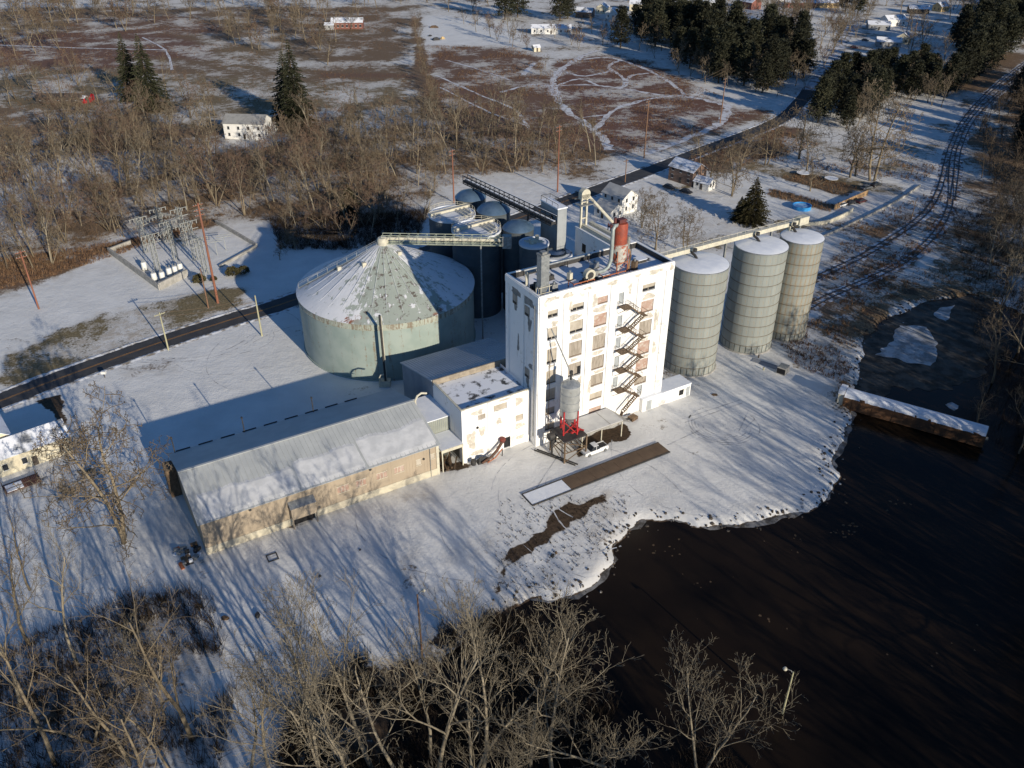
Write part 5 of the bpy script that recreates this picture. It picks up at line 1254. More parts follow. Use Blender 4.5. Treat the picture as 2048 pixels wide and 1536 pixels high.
# ---------------------------------------------------------------- substation
M_LATTICE = mat('substation_steel', (.40,.41,.38), (.30,.31,.29), 1.0, .5, .3)
M_INSU = mat('grey_porcelain', (.36,.36,.33), (.26,.25,.23), 2, .4); M_PORC = mat('white_enamel', (.78,.78,.74), (.68,.68,.64), 2, .35)
for i, (a, b) in enumerate((((218,505),(320,580)),((320,580),(376,552)),((432,446),(514,494)),((514,494),(440,535)),((218,505),(262,488)))):
    p, q = P(*a), P(*b); d = q-p; L = math.hypot(d.x,d.y)
    t = thing('curb_wall', ('long concrete curb wall on the left side of the substation','short concrete curb wall at the front of the substation','concrete curb wall on the right side of the substation','low curb wall at the right front of the substation','short curb wall at the left back of the substation')[i], 'curb wall', p, math.atan2(d.y,d.x), 'curb walls round the substation')
    MB().box(0.02,L-.02,-.25,.25,0,(1.5,2.0,1.0,.7,1.2)[i]).build('wall', M_CONC, t); MB().box(0.02,L-.02,-.3,.3,(1.5,2.0,1.0,.7,1.2)[i],(1.56,2.06,1.06,.76,1.26)[i]).build('cap', M_CONC, t)
def lattice(px, py, h, w, label, arms=True):
    t = thing('lattice_tower', label, 'lattice tower', P(px,py), .75, 'steel lattice towers of the substation')
    for sx in (-1,1):
        for sy in (-1,1): MB().beam((sx*w/2,sy*w/2,0),(sx*w/2,sy*w/2,h),.15).build('leg', M_LATTICE, t)
    n = int(h/1.5); mb = MB()
    for i in range(n):
        z0, z1 = h*i/n, h*(i+1)/n
        for (ax,ay),(bx,by) in (((-1,-1),(1,-1)),((1,-1),(1,1)),((1,1),(-1,1)),((-1,1),(-1,-1))):
            mb.beam((ax*w/2,ay*w/2,z0),(bx*w/2,by*w/2,z1),.08); mb.beam((ax*w/2,ay*w/2,z1),(bx*w/2,by*w/2,z1),.07)
    mb.build('lacing', M_LATTICE, t)
    if arms:
        a = MB()
        for z in (h-.3,h-2.6): a.beam((-2.6,0,z),(2.6,0,z),.16).beam((0,-2.2,z+.1),(0,2.2,z+.1),.14)
        ao = a.build('crossarm', M_LATTICE, t)
        for q in (-2.4,-1.2,1.2,2.4):
            MB().cyl((q,0,h-1.3),(q,0,h-.3),.13,n=8).build('insulator', M_INSU, ao)
    return t
for i, (x,y,h) in enumerate(((292,505,11),(318,548,12),(352,520,12),(330,485,11),(372,492,12),(392,520,12),(412,548,11))):
    lattice(x, y, h, 1.1, ('lattice tower at the back left of the substation','lattice tower at the front of the substation by the white tanks','lattice tower in the middle of the substation','rear lattice tower of the substation near the wood','rear right lattice tower of the substation','right hand lattice tower of the substation','front right lattice tower beside the tall red pole')[i])
for i, (a, b, z) in enumerate((((292,505),(330,485),9),((318,548),(352,520),10),((352,520),(372,492),10),((330,485),(372,492),9.4),((412,548),(392,520),9.5),((352,520),(392,520),10.4),((292,505),(318,548),9.6))):
    p, q = P(*a), P(*b); d = q-p; L = math.hypot(d.x,d.y); t = thing('bus_beam', ('rear left','front','middle','rear','front right','middle right','left side')[i] + ' overhead bus beam between substation towers', 'bus beam', (p.x,p.y,z), math.atan2(d.y,d.x), 'overhead bus beams of the substation')
    mb = MB(); mb.beam((0,-.4,0),(L,-.4,0),.11).beam((0,.4,0),(L,.4,0),.11)
    for k in range(int(L/1.1)): mb.beam((k*1.1,-.4,0),(k*1.1+1.1,.4,0),.07)
    mb.build('beam', M_LATTICE, t)
    for k in range(1,6): MB().cyl((L*k/6,0,-1.2),(L*k/6,0,0),.11,n=8).build('insulator', M_INSU, t)
for i, (x,y) in enumerate(((310,562),(326,560),(340,552),(352,548),(362,543),(290,540))):
    t = thing('transformer', ('leftmost white round transformer by the front curb','second white round transformer from the left at the front curb','third white round transformer from the left at the front curb','fourth white round transformer at the front curb','rightmost white round transformer at the front curb','white transformer cabinet standing apart at the left')[i], 'transformer', P(x,y), .7, 'white transformers of the substation')
    MB().lathe([(.0,2.5),(.6,2.45),(.75,2.2),(.75,.3),(.7,.2)],16).build('tank', M_PORC, t, 1); MB().box(-.8,.8,-.8,.8,0,.22).build('plinth', M_CONC, t)
    for q in (-.35,.35): MB().cyl((q,0,2.4),(q,0,3.3),.11,n=8).build('bushing', M_GREY, t)
for i, (x,y) in enumerate(((435,510),(452,500))):
    t = thing('tee_frame', ('T shaped steel frame on the right of the substation yard','second T shaped steel frame farther back in the yard')[i], 'steel frame', P(x,y), .3)
    MB().beam((0,0,0),(0,0,4.2),.16).build('post', M_LATTICE, t); MB().beam((-2.2,0,4.2),(2.2,0,4.2),.16).beam((-2.2,1.6,4.2),(2.2,1.6,4.2),.12).build('crossarm', M_LATTICE, t)

# ---------------------------------------------------------------- houses
W_WHITE = mat('white_clapboard', (.76,.75,.71), (.68,.67,.63), .5, .8); W_CREAM = mat('cream_clapboard', (.68,.62,.46), (.60,.54,.40), .5, .8)
W_BRICK = mat('brown_brick', (.26,.17,.12), (.19,.13,.10), 1.2, .9); W_GREYH = mat('grey_siding', (.33,.33,.32), (.27,.27,.27), .5, .8)
W_REDB = mat('red_brick', (.24,.10,.075), (.19,.085,.07), 1.0, .9); W_TANH = mat('ochre_siding', (.55,.40,.20), (.48,.35,.18), .5, .8); W_DARK = mat('dark_brown_siding', (.10,.08,.065), (.07,.06,.05), .6, .85)
R_GREY = mat('grey_shingle', (.30,.30,.29), (.24,.24,.235), .6, .85); R_SNOW = snow_mat('snowy_shingle', (.24,.25,.26), .66, .25, .07); R_METAL = mat('pale_metal_roof', (.46,.46,.44), (.38,.38,.37), .4, .6)
def house(name, label, cat, loc, rz, L, W, h, rh, wm, rm, nw=3, storeys=1, door=True, chimney=False, group=None, wh=1.3, ww=.9, over=.35, endm=None):
    t = thing(name, label, cat, (loc[0],loc[1],0), rz, group)
    mb = MB(); mb.quad((-L/2,-W/2,0),(L/2,-W/2,0),(L/2,-W/2,h),(-L/2,-W/2,h)); mb.quad((L/2,W/2,0),(-L/2,W/2,0),(-L/2,W/2,h),(L/2,W/2,h))
    for x, s in ((-L/2,-1),(L/2,1)):
        f = [(x,-W/2,0),(x,W/2,0),(x,W/2,h),(x,0,h+rh),(x,-W/2,h)]; mb.add(f if s > 0 else f[::-1], [(0,1,2,3,4)], 1 if endm else 0)
    mb.build('wall', [wm, endm] if endm else wm, t)
    k = rh/(W/2); o = over
    rf = MB().slab((-L/2-o,-W/2-o,h-o*k+.1),(L/2+o,-W/2-o,h-o*k+.1),(L/2+o,0,h+rh+.1),(-L/2-o,0,h+rh+.1),.12).build('roof', rm, t)
    MB().slab((L/2+o,W/2+o,h-o*k+.1),(-L/2-o,W/2+o,h-o*k+.1),(-L/2-o,0,h+rh+.1),(L/2+o,0,h+rh+.1),.12).build('roof', rm, t)
    if chimney: MB().box(L*.18-.35,L*.18+.35,-.35+W*.1,.35+W*.1,h+rh*.5,h+rh+1.1).build('chimney', W_BRICK, rf)
    for s_ in range(storeys):
        z = 1.2 + s_*2.7
        for i in range(nw):
            x = -L/2 + L*(i+.5)/nw
            if door and s_ == 0 and i == nw//2: continue
            w = MB().box(x-ww/2,x+ww/2,-W/2-.05,-W/2-.003,z,z+wh).build('window', M_GLASS, t); MB().box(x-ww/2-.1,x+ww/2+.1,-W/2-.09,-W/2-.052,z-.12,z).box(x-ww/2-.1,x+ww/2+.1,-W/2-.09,-W/2-.052,z+wh,z+wh+.1).build('frame', W_WHITE, w)
        for sx in (-1,1):
            for y in (-W*.22,W*.22):
                x = sx*(L/2); a, b = (x+.003,x+.05) if sx > 0 else (x-.05,x-.003)
                w = MB().box(a,b,y-.4,y+.4,z,z+wh).build('window', M_GLASS, t)
    if door: d = MB().box(-.5,.5,-W/2-.06,-W/2-.003,0.05,2.1).build('door', W_DARK, t); MB().box(.3,.38,-W/2-.1,-W/2-.062,1.0,1.1).build('handle', M_GALV, d)
    return t
D = math.radians
house('white_house','white two storey gabled house beside the road above the mill','house',(35.6,270.8),D(-52),9.5,7.0,5.4,2.4,W_WHITE,R_METAL,3,2)
house('small_barn','small white barn with pale roof beside the white house','barn',P(1217,432)[:2],D(-50),7.5,6.0,3.2,1.8,W_WHITE,R_METAL,2,1)
house('brick_house','brown brick two storey house with snowy blue roof by the road','house',P(1373,362)[:2],D(-50),11,7.5,5.2,2.4,W_BRICK,R_SNOW,3,2,True,True)
house('white_garage','small white garage with snowy roof beside the brick house','garage',P(1408,376)[:2],D(-42),6,4.6,2.6,1.5,W_WHITE,R_SNOW,2,1)
house('farm_house','white two storey farmhouse half hidden by the left wood','house',P(499,272)[:2],D(-6),17,10,6.4,2.6,W_WHITE,R_GREY,4,2)
house('farm_house_wing','small white side wing at the right end of the farmhouse','house wing',P(542,266)[:2],D(-6),4.6,5,3.4,1.2,W_WHITE,R_GREY,1,1,False)
house('long_stable','long dark low stable with bright red ends in the left wood','stable',P(132,203)[:2],D(1),25,6,2.6,1.2,W_DARK,W_DARK,6,1,False,endm=mat('bright_red_paint',(.52,.02,.03),(.42,.02,.03),1,.6))
house('red_block','red patio block at the right end of the dark stable','shed',P(172,205)[:2],D(-30),2.5,3,2.4,.8,mat('bright_red_paint',(.52,.02,.03)),R_SNOW,1,1,False)
house('brick_barn','red and white brick barn with snowy roof at the far field','barn',P(696,56)[:2],D(3),21,9,4.2,2.4,W_REDB,R_SNOW,7,1,False,ww=1.3,wh=1.6)
house('grey_lean_to','grey lean-to at the left end of the brick barn','lean-to',P(660,58)[:2],D(3),6,7,3,1.2,W_GREYH,R_SNOW,1,1,False)
house('mobile_home','long white mobile home with grey roof beyond the path field','mobile home',P(1102,66)[:2],D(-2),26,8,3.6,1.8,W_WHITE,R_SNOW,6,1)
house('garden_shed','tiny pale shed below the mobile home','shed',P(1072,102)[:2],D(20),4,4,2.4,1.2,W_CREAM,R_SNOW,1,1)
far = [(1170,34,-20,12,9,4,2.4,W_BRICK,R_SNOW,'brown house with snowy roof right of the mobile home'),(1205,26,70,9,8,4.4,2.6,W_CREAM,R_SNOW,'small cream gabled house at the top behind the pines'),
 (1224,36,70,9,8,4.2,2.8,W_WHITE,R_SNOW,'white gable fronted house touching the dark pines'),(1275,20,-10,12,9,4.6,2.6,W_CREAM,R_SNOW,'cream house at the top centre among far trees'),
 (1330,24,-15,14,9,3.6,2.0,W_WHITE,R_SNOW,'low white house at the top right of the pines'),(1290,4,-20,12,9,4.5,2.5,W_GREYH,R_SNOW,'grey house at the very top centre'),
 (1497,16,-60,16,10,5,3.0,W_REDB,R_SNOW,'red brick house with snowy roof at the top'),(1540,8,-40,18,11,5,3.6,W_WHITE,R_METAL,'large pale roofed house at the top'),
 (1600,14,-8,24,10,3.8,2.0,W_REDB,R_SNOW,'long low red house at the top of the picture'),(1650,14,-8,18,9,3.6,1.8,W_TANH,R_SNOW,'bright ochre walled building at the top'),
 (1755,58,-12,14,10,3.4,1.8,W_GREYH,R_SNOW,'grey shed in the far snowy yard'),(1785,50,15,15,9,4.2,2.4,W_WHITE,R_SNOW,'white house in the far snowy yard at right'),
 (1775,92,-15,14,9,3.2,2.0,W_GREYH,R_SNOW,'dark glazed garage in the far snowy yard'),(1806,86,60,9,8,4,2.6,W_CREAM,R_SNOW,'cream gabled house end in the far snowy yard'),
 (1835,26,-10,14,8,3.4,1.8,W_DARK,R_SNOW,'dark shed at the top right'),(1880,22,30,9,8,3.8,2.6,W_TANH,R_SNOW,'tan gabled shed at the top right'),(1420,14,-12,12,8,4,2.4,W_WHITE,R_SNOW,'white house glimpsed through bare trees at the top'),(1960,16,10,12,8,4,2.2,W_WHITE,R_SNOW,'white house farthest to the top right')]
for x,y,a,L,W,h,rh,wm,rm,lb in far: house('far_house', lb, 'house', P(x,y)[:2], D(a), L, W, h, rh, wm, rm, 3, 1, True, False, 'houses along the far street')
# cream house at the lower left
c0, c1 = P(25,947), P(147,903); dd = (c1-c0); ang = math.atan2(dd.y,dd.x); LL = math.hypot(dd.x,dd.y); nrm = Vector((-math.sin(ang), math.cos(ang),0))
cc = c0 + dd*.5 + nrm*3.4 - dd.normalized()*1.2
hw = house('cream_house','cream house wing with snowy roof at the lower left edge','house',cc[:2],ang,LL+2.4,6.8,3.9,2.0,W_CREAM,R_SNOW,4,1,True)
cc2 = c0 + nrm*9.5 - dd.normalized()*2.4
house('cream_house_main','taller cream house block with grey roof at the left edge','house',cc2[:2],ang+math.pi/2,9.5,9.0,5.6,3.2,W_CREAM,R_SNOW,2,1,False)
t = thing('garden_deck', 'red brown timber deck before the cream house', 'deck', tuple(P(44,972)), ang)
bd = MB().box(0,.28,-1.6,1.6,.5,.58).mesh('deck_board', mat('red_deck_wood',(.18,.075,.05),(.13,.06,.045),1,.85,var=.3))
pieces('deck_board', bd, t, [Matrix.Translation((x,0,0)) for x in np.arange(-3,3,.31)])
for q in ((-2.9,-1.5),(2.9,-1.5),(2.9,1.5),(-2.9,1.5)): MB().beam((q[0],q[1],0),(q[0],q[1],1.5),.14).build('post', W_DARK, t)
MB().beam((-2.9,-1.5,1.45),(2.9,-1.5,1.45),.1).beam((2.9,-1.5,1.45),(2.9,1.5,1.45),.1).build('railing', W_DARK, t); MB().box(-2.6,.2,-1.4,1.0,.585,.7).build('deck_snow', M_SNOW, t)

# ---------------------------------------------------------------- yards: vehicles, pool, trampolines, fence
for i,(x,y,a,p,lb) in enumerate(((1338,377,-42,P_DARK,'black car parked nearest the road by the brick house'),(1372,386,-42,P_DARK,'black car parked behind the other by the brick house'),
    (1684,412,35,P_WHITE,'white car at the end of the barrier'),(1700,408,35,P_DARK,'black car between white and maroon cars'),(1722,405,35,P_MAROON,'maroon car by the wooden fence'),(1732,378,30,P_GREYC,'grey car beyond the wooden fence'),(1752,372,30,P_DARK,'dark car under the yard tree beyond the fence'),
    (1730,82,-20,P_DARK,'far black car by the glazed garage'),(1708,96,-20,P_MAROON,'far dark red car in the snowy drive'))):
    vehicle('parked_car', lb, P(x,y)+Vector((0,0,.02)), D(a), p, False, 'cars parked in the yards')
t = thing('garden_pool', 'round bright blue garden pool in the yard behind the silos', 'pool', P(1603,417))
MB().lathe([(3.0,0),(3.0,1.2),(3.12,1.25),(2.9,1.25),(2.88,.9)],28).build('wall', mat('blue_liner',(.03,.22,.55),(.05,.32,.66),.8,.4), t, 1); MB().lathe([(2.88,.85),(0,.85)],28).build('cover', mat('blue_cover',(.04,.16,.45),(.30,.48,.66),.7,.3), t)
for i,(x,y) in enumerate(((1606,350),(1662,361))):
    t = thing('trampoline', ('snow covered trampoline nearer the road','snow covered trampoline nearer the big yard tree')[i], 'trampoline', P(x,y), 0, 'trampolines in the yard')
    MB().lathe([(0,.92),(2.1,.9),(2.4,.95),(2.4,.85)],24).build('mat', M_SNOW, t, 1)
    for k in range(6): MB().beam((2.3*math.cos(k*1.047),2.3*math.sin(k*1.047),0),(2.3*math.cos(k*1.047),2.3*math.sin(k*1.047),.9),.08).build('leg', M_GREY, t)
pa, pb = P(1668,420), P(1735,390); d = pb-pa; L = math.hypot(d.x,d.y)
t = thing('board_fence', 'tan wooden board fence behind the parked cars', 'fence', pa, math.atan2(d.y,d.x))
bd = MB().box(0,.46,-.04,.04,0,1.9).mesh('board', mat('tan_boards',(.42,.27,.14),(.34,.22,.12),1,.85,var=.3))
pieces('board', bd, t, [Matrix.Translation((x,0,0)) for x in np.arange(0,L,.5)])
MB().box(0,L,.045,.12,.4,.5).box(0,L,.045,.12,1.4,1.5).build('rail', M_TIMBER, t)
for i,(x,y,w,h) in enumerate(((868,55,6,1.4),(872,80,5,1.8),(885,78,3,1.6),(860,72,3,.8))):
    t = thing('field_debris', ('dark brush heap in the far snowy clearing','machine hulk in the far snowy clearing','tan crate beside the hulk in the clearing','small dark trough in the clearing')[i], 'debris', P(x,y), .4*i)
    MB().add([(-w/2,-w/3,0),(w/2,-w/3,0),(w/2,w/3,0),(-w/2,w/3,0),(-w*.25,-w*.1,h),(w*.3,-w*.15,h*.8),(w*.2,w*.2,h*.9),(-w*.3,w*.15,h*.7)],[(0,1,5,4),(1,2,6,5),(2,3,7,6),(3,0,4,7),(4,5,6,7)]).build('heap', (M_TIMBER,M_BLACK,W_TANH,M_BLACK)[i], t)
t = thing('traffic_barrel', 'white topped mailbox post at the roadside below the verge', 'mailbox', P(210,755)); MB().box(-.5,.5,-.3,.3,1.0,1.6).build('box', W_WHITE, t); MB().beam((0,0,0),(0,0,1.0),.14).build('post', W_DARK, t)
# things lying on the near snow
for i,(x,y,w,h,m,lb) in enumerate(((545,1115,1.6,.25,M_BLACK,'square dark frame lying on the snow below the shed'),(640,1153,.7,.3,M_BLACK,'round black lid on the snow below the shed'),(515,1232,1.3,.5,M_BLACK,'dark lump on the snow near the shore trees'),(700,830,1.6,1.0,M_BLACK,'black box in the blue shadow behind the shed'),(450,1237,1.6,.3,M_TIMBER,'dark log on the snow at the wood edge'),(720,1100,.5,.2,M_BLACK,'small dark stone on the snow below the shed'),(1105,1112,1.2,.3,M_BLACK,'dark branch on the white spit of snow'),(1112,1106,.8,.3,M_TIMBER,'little stump on the white spit of snow'),(1430,790,1.9,.2,M_TIMBER,'brown board on the snow near the tyre circles'))):
    t = thing('snow_litter', lb, 'litter', tuple(P(x,y)), .5+i*.7, 'odd objects lying on the snow')
    mb = MB(); n = 9; r = random.Random(i); ring = [(w/2*math.cos(k*2*math.pi/n)*r.uniform(.6,1.1), w/3*math.sin(k*2*math.pi/n)*r.uniform(.6,1.1)) for k in range(n)]
    if i == 0: mb.box(-.9,.9,-.9,-.75,0,.15).box(-.9,.9,.75,.9,0,.15).box(-.9,-.75,-.74,.74,0,.15).box(.75,.9,-.74,.74,0,.15)
    else: mb.add([(a,b,-.05) for a,b in ring]+[(a*.75,b*.75,h) for a,b in ring], [(k,(k+1)%n,n+(k+1)%n,n+k) for k in range(n)]+[tuple(range(n,2*n))])
    mb.build('lump', m, t)
# ---------------------------------------------------------------- trees
def bark(name, c1, c2, var=.35): return mat(name, c1, c2, 1.2, .9, stretch=(1,1,.4), var=var)
B_PALE = bark('pale_bark', (.29,.25,.182), (.195,.165,.118)); B_TAN = bark('tan_bark', (.225,.182,.122), (.15,.122,.083)); B_DARK = bark('dark_bark', (.12,.09,.06), (.08,.06,.042))
T_PALE = bark('pale_twig', (.20,.17,.12), (.125,.105,.075)); T_BROWN = bark('brown_twig', (.17,.13,.088), (.115,.09,.06)); T_RED = bark('russet_twig', (.165,.105,.072), (.115,.078,.054)); T_DARK = bark('dark_twig', (.09,.068,.045), (.06,.045,.032))
def gen_tree(seed, h, spread=.55, fork=.35, nl=(9,5,4,3), tr=None, twig=.022, droop=0.0, up=.35, stems=1, wander=.16):
    """bare tree: tapered trunk with limbs (first builder) and a crown of branches and twigs (second builder)"""
    r = random.Random(seed); A_, B_ = MB(), MB(); tr = tr or h*.017
    def rv(s): return Vector((r.gauss(0,s), r.gauss(0,s), r.gauss(0,s)))
    def grow(p, d, L, rad, lev):
        k = (7,5,4,3,2)[lev]; pts = [p.copy()]; rs = [rad]; q = p.copy(); dd = d.copy()
        for i in range(k):
            dd = (dd + rv(wander if lev else wander*.45) + Vector((0,0,up*.10*(lev>0) - droop*.05*lev))).normalized()
            q = q + dd*L/k; pts.append(q.copy()); rs.append(max(twig*.6, rad*(1-.80*(i+1)/k) if lev else rad*(1-.72*(i+1)/k)))
        (A_ if lev <= 1 else B_).tube(pts, rs, (7,5,4,3,3)[lev], lev == 0)
        if lev >= len(nl): return
        n = max(2, int(nl[lev]*r.uniform(.8,1.25)))
        t0 = fork if lev == 0 else .22
        ph = r.uniform(0, 6.28)
        for i in range(n):
            t = t0 + (1-t0)*((i+r.uniform(.1,.9))/n); t = min(t, .99); f = t*k; j = int(f)
            pos = pts[j].lerp(pts[min(j+1,k)], f-j); dl = (pts[min(j+1,k)]-pts[j]).normalized(); ph += 2.4 + r.uniform(-.5,.5)
            side = dl.cross(Vector((math.cos(ph), math.sin(ph), .3))).normalized()
            an = r.uniform(.55,1.05)*(spread/.55) * (1.15 - .45*t if lev == 0 else 1)
            nd = (dl*math.cos(an) + side*math.sin(an) + Vector((0,0,up*.3))).normalized()
            cl = L*r.uniform(.38,.62)*((1.15-.55*t) if lev == 0 else (1.05-.4*t)) * (1 if lev else .95)
            cr = max(twig*.8, (rs[j]*.62 if lev else rs[j]*r.uniform(.4,.62)))
            grow(pos, nd, cl, min(cr, rad*.6), lev+1)
    for s_ in range(stems):
        d0 = Vector((r.gauss(0,.10 + .16*(stems>1)), r.gauss(0,.10 + .16*(stems>1)), 1)).normalized()
        grow(Vector((r.gauss(0,.3)*(stems>1), r.gauss(0,.3)*(stems>1), -.3)), d0, h*r.uniform(.9,1.0)*(.82), tr*(1 if stems == 1 else .75), 0)
    return A_, B_
class Kind:
    def __init__(s, seed, bm, tm_, **kw):
        a, b = gen_tree(seed, **kw); s.h = kw['h']; s.t = a.mesh('trunk', bm, 'all'); s.c = b.mesh('crown', tm_)
def put_tree(k, loc, label, group, h=None, rz=0.0, name='bare_tree', tilt=(0,0), cat='tree'):
    t = thing(name, label, cat, (loc[0], loc[1], gz(loc) if loc[1] < 300 else 0), rz, group)
    t.rotation_euler = (tilt[0], tilt[1], rz); s = (h or k.h)/k.h; t.scale = (s,s,s)
    link('trunk', k.t, t); link('crown', k.c, t); return t
NEAR = [Kind(100+i, B_PALE, T_PALE, h=20, spread=(.40,.48,.36,.42,.5)[i], fork=(.34,.30,.45,.30,.38)[i], nl=(9,6,5,3), twig=.022, stems=(1,2,1,2,1)[i], wander=.15, tr=.21, up=.5) for i in range(5)]
NEARB = [Kind(120+i, B_TAN, T_BROWN, h=18, spread=(.6,.5,.65)[i], fork=(.22,.3,.2)[i], nl=(8,5,5,3), twig=.022, stems=(1,1,2)[i], wander=.16, tr=.22) for i in range(3)]
YARD = [Kind(140+i, B_TAN, T_BROWN, h=16, spread=.86, fork=.14, nl=(9,6,5,4), twig=.05, stems=(1,2)[i], wander=.15, tr=.30) for i in range(2)]
MID = [Kind(160+i, (B_TAN,B_PALE,B_TAN,B_DARK,B_PALE,B_TAN)[i], (T_BROWN,T_PALE,T_RED,T_BROWN,T_BROWN,T_RED)[i], h=15, spread=(.5,.42,.55,.48,.4,.6)[i], fork=(.3,.4,.25,.35,.45,.2)[i], nl=(8,5,4,3), twig=.042, stems=(1,1,2,1,1,3)[i], tr=.20) for i in range(6)]
FAR = [Kind(190+i, B_TAN, (T_BROWN,T_RED,T_DARK)[i], h=15, spread=.55, fork=.25, nl=(9,6,5), twig=.085, stems=(1,2,1)[i], tr=.26) for i in range(3)]
r = random.Random(77)
def scatter(poly_px, n, mind, seed, margin=None):
    poly = pxpoly(poly_px); rg = random.Random(seed); lo, hi = poly.min(0), poly.max(0); out = []
    for _ in range(n*60):
        p = (rg.uniform(lo[0],hi[0]), rg.uniform(lo[1],hi[1]))
        if not inpoly(np.array([p[0]]), np.array([p[1]]), poly)[0]: continue
        if any((p[0]-q[0])**2+(p[1]-q[1])**2 < mind*mind for q in out): continue
        out.append(p)
        if len(out) >= n: break
    return out
# foreground: individual trees along the shore
fg = [(745,1535,0,21),(705,1545,3,20),(810,1560,4,20),(630,1500,2,15),(960,1545,2,20),(1010,1560,3,19),(1110,1560,0,21),(1215,1520,3,18),(1400,1545,1,17),
      (560,1570,2,19),(500,1545,4,16),(640,1580,1,21),(880,1600,0,22),(930,1580,3,20),(1060,1530,4,18),(860,1510,2,17),(690,1600,4,21)]
for i,(x,y,k,h) in enumerate(fg):
    lb = {0:'pale barked bare tree on the near pond shore',1:'spreading bare tree leaning over the near pond shore',2:'slender pale bare tree on the near pond shore',3:'many stemmed bare tree on the near pond shore',4:'crooked pale bare tree on the near pond shore'}[k]
    put_tree(NEAR[k], P(x,y), lb, 'bare trees on the near pond shore', h*1.5*r.uniform(.92,1.05), r.uniform(0,6.3), tilt=(r.uniform(-.06,.06),r.uniform(-.06,.06)))
for i,(x,y,k,h) in enumerate([(155,1330,0,18),(60,1290,1,17),(385,1480,0,22),(330,1440,1,15),(190,1480,2,17),(260,1530,0,18),(40,1420,2,19),(110,1530,1,20),(300,1600,0,19),(-40,1350,2,20),(350,1560,2,15)]):
    put_tree((NEARB+NEAR)[k if i % 3 else (k+3)], P(x,y), 'brown bare tree in the thicket at the lower left', 'bare trees in the lower left thicket', h*1.35, r.uniform(0,6.3), tilt=(r.uniform(-.05,.05),r.uniform(-.05,.05)))
put_tree(YARD[1], P(245,1086), 'big spreading bare tree standing alone left of the tan shed', None, 29, 1.2)
put_tree(NEARB[1], P(60,1180), 'thin bare tree on the snow below the cream house', None, 17, 2.0)
# right bank
for i,(x,y,h) in enumerate([(2000,640,18),(1985,760,15),(2040,700,20),(2060,820,16),(1975,560,14),(2020,520,17),(2060,600,19),(2030,460,14),(2080,500,18),(1950,860,10),(2040,900,13),(2075,760,18),(2010,590,15),(1990,470,12),(2060,420,15),(2110,650,19)]):
    put_tree(NEARB[i % 3] if i % 2 else NEAR[i % 5], P(x,y), 'bare tree on the dark bank at the right edge', 'bare trees on the right bank', h*1.35, r.uniform(0,6.3), tilt=(r.uniform(-.08,.08),r.uniform(-.08,.08)))
# yard trees
for i,(x,y,k,h,lb) in enumerate([(1748,362,1,21,'wide bare tree with several stems beside the yard cars'),(1700,355,0,14,'twin bare tree left of the wide yard tree'),(1710,352,0,13,'slim bare tree next to the twin yard tree'),(1598,318,0,15,'bare tree at the back of the trampoline yard'),(1612,345,0,11,'small bare tree beside the trampoline'),(1462,392,1,13,'bare tree between brick house and spruce'),(1620,382,0,9,'little bare tree above the blue pool'),(1310,500,1,10,'russet bare bush tree behind the red cyclone'),(1372,505,1,9,'grey bare bush tree right of the cyclone'),(1420,365,0,10,'bare tree behind the white garage'),(1480,340,0,11,'bare tree above the spruce by the road'),(1530,330,1,12,'tangled bare tree in the weedy lot'),(1400,330,0,9,'bare tree at the roadside by the brick house'),(1285,455,1,8,'brown bare shrub behind the white house')]):
    put_tree(YARD[k], P(x,y), lb, None, h*1.75, r.uniform(0,6.3))
# the wood on the left and behind the tank
WOOD = [(-60,340),(-60,560),(110,530),(225,480),(430,436),(560,430),(700,455),(800,440),(850,400),(900,372),(1000,345),(1100,352),(1180,345),(1225,305),(1120,280),(1040,262),(860,252),(720,262),(600,270),(520,310),(430,310),(330,260),(150,260)]
def clear_of_house(ps):
    box = pxpoly([(446,270),(556,270),(562,338),(440,338)]); return [p for p in ps if not inpoly(np.array([p[0]]), np.array([p[1]]), box)[0]]
for i, p in enumerate(clear_of_house(scatter(WOOD, 156, 6.5, 11))):
    put_tree(MID[r.randrange(6)], p, 'leafless tree in the brown wood behind the substation and tank', 'leafless trees of the brown wood', r.uniform(14,25), r.uniform(0,6.3), tilt=(r.uniform(-.06,.06),r.uniform(-.06,.06)))
for i, p in enumerate(scatter([(-60,130),(120,150),(230,190),(430,215),(560,215),(590,262),(430,262),(400,290),(150,262),(-60,340)], 24, 9, 19)): put_tree(MID[r.randrange(6)], p, 'bare tree between the dark stable and the farmhouse', 'bare trees between stable and farmhouse', r.uniform(15,24), r.uniform(0,6.3))
for i, p in enumerate(scatter([(560,440),(720,440),(860,420),(840,470),(700,490),(560,480)], 12, 5, 12)):
    put_tree(MID[r.randrange(6)], p, 'bare tree in the shaded hollow behind the big tank', 'bare trees in the shaded hollow', r.uniform(9,14), r.uniform(0,6.3))
for i, p in enumerate(scatter([(0,10),(660,10),(650,40),(420,40),(330,80),(200,60),(0,75)], 12, 14, 13)): put_tree(FAR[r.randrange(3)], p, 'distant bare tree along the far edge of the left field', 'distant bare trees of the left field', r.uniform(16,24), r.uniform(0,6.3))
for i,(x,y,h) in enumerate(((480,80,15),(520,100,14),(560,60,16),(610,80,16),(640,100,13),(655,130,14),(40,60,18),(75,70,15),(380,40,14),(700,250,9),(560,40,17),(600,30,17))): put_tree(FAR[i % 3], P(x,y), 'scattered bare tree standing in the left field', 'scattered bare trees of the left field', h*1.35, r.uniform(0,6.3))
for i, p in enumerate(scatter([(700,-20),(1000,-20),(1010,30),(900,25),(860,10),(700,20)], 16, 12, 14)): put_tree(FAR[r.randrange(3)], p, 'distant bare tree beyond the far snowy clearing', 'distant bare trees beyond the clearing', r.uniform(16,24), r.uniform(0,6.3))
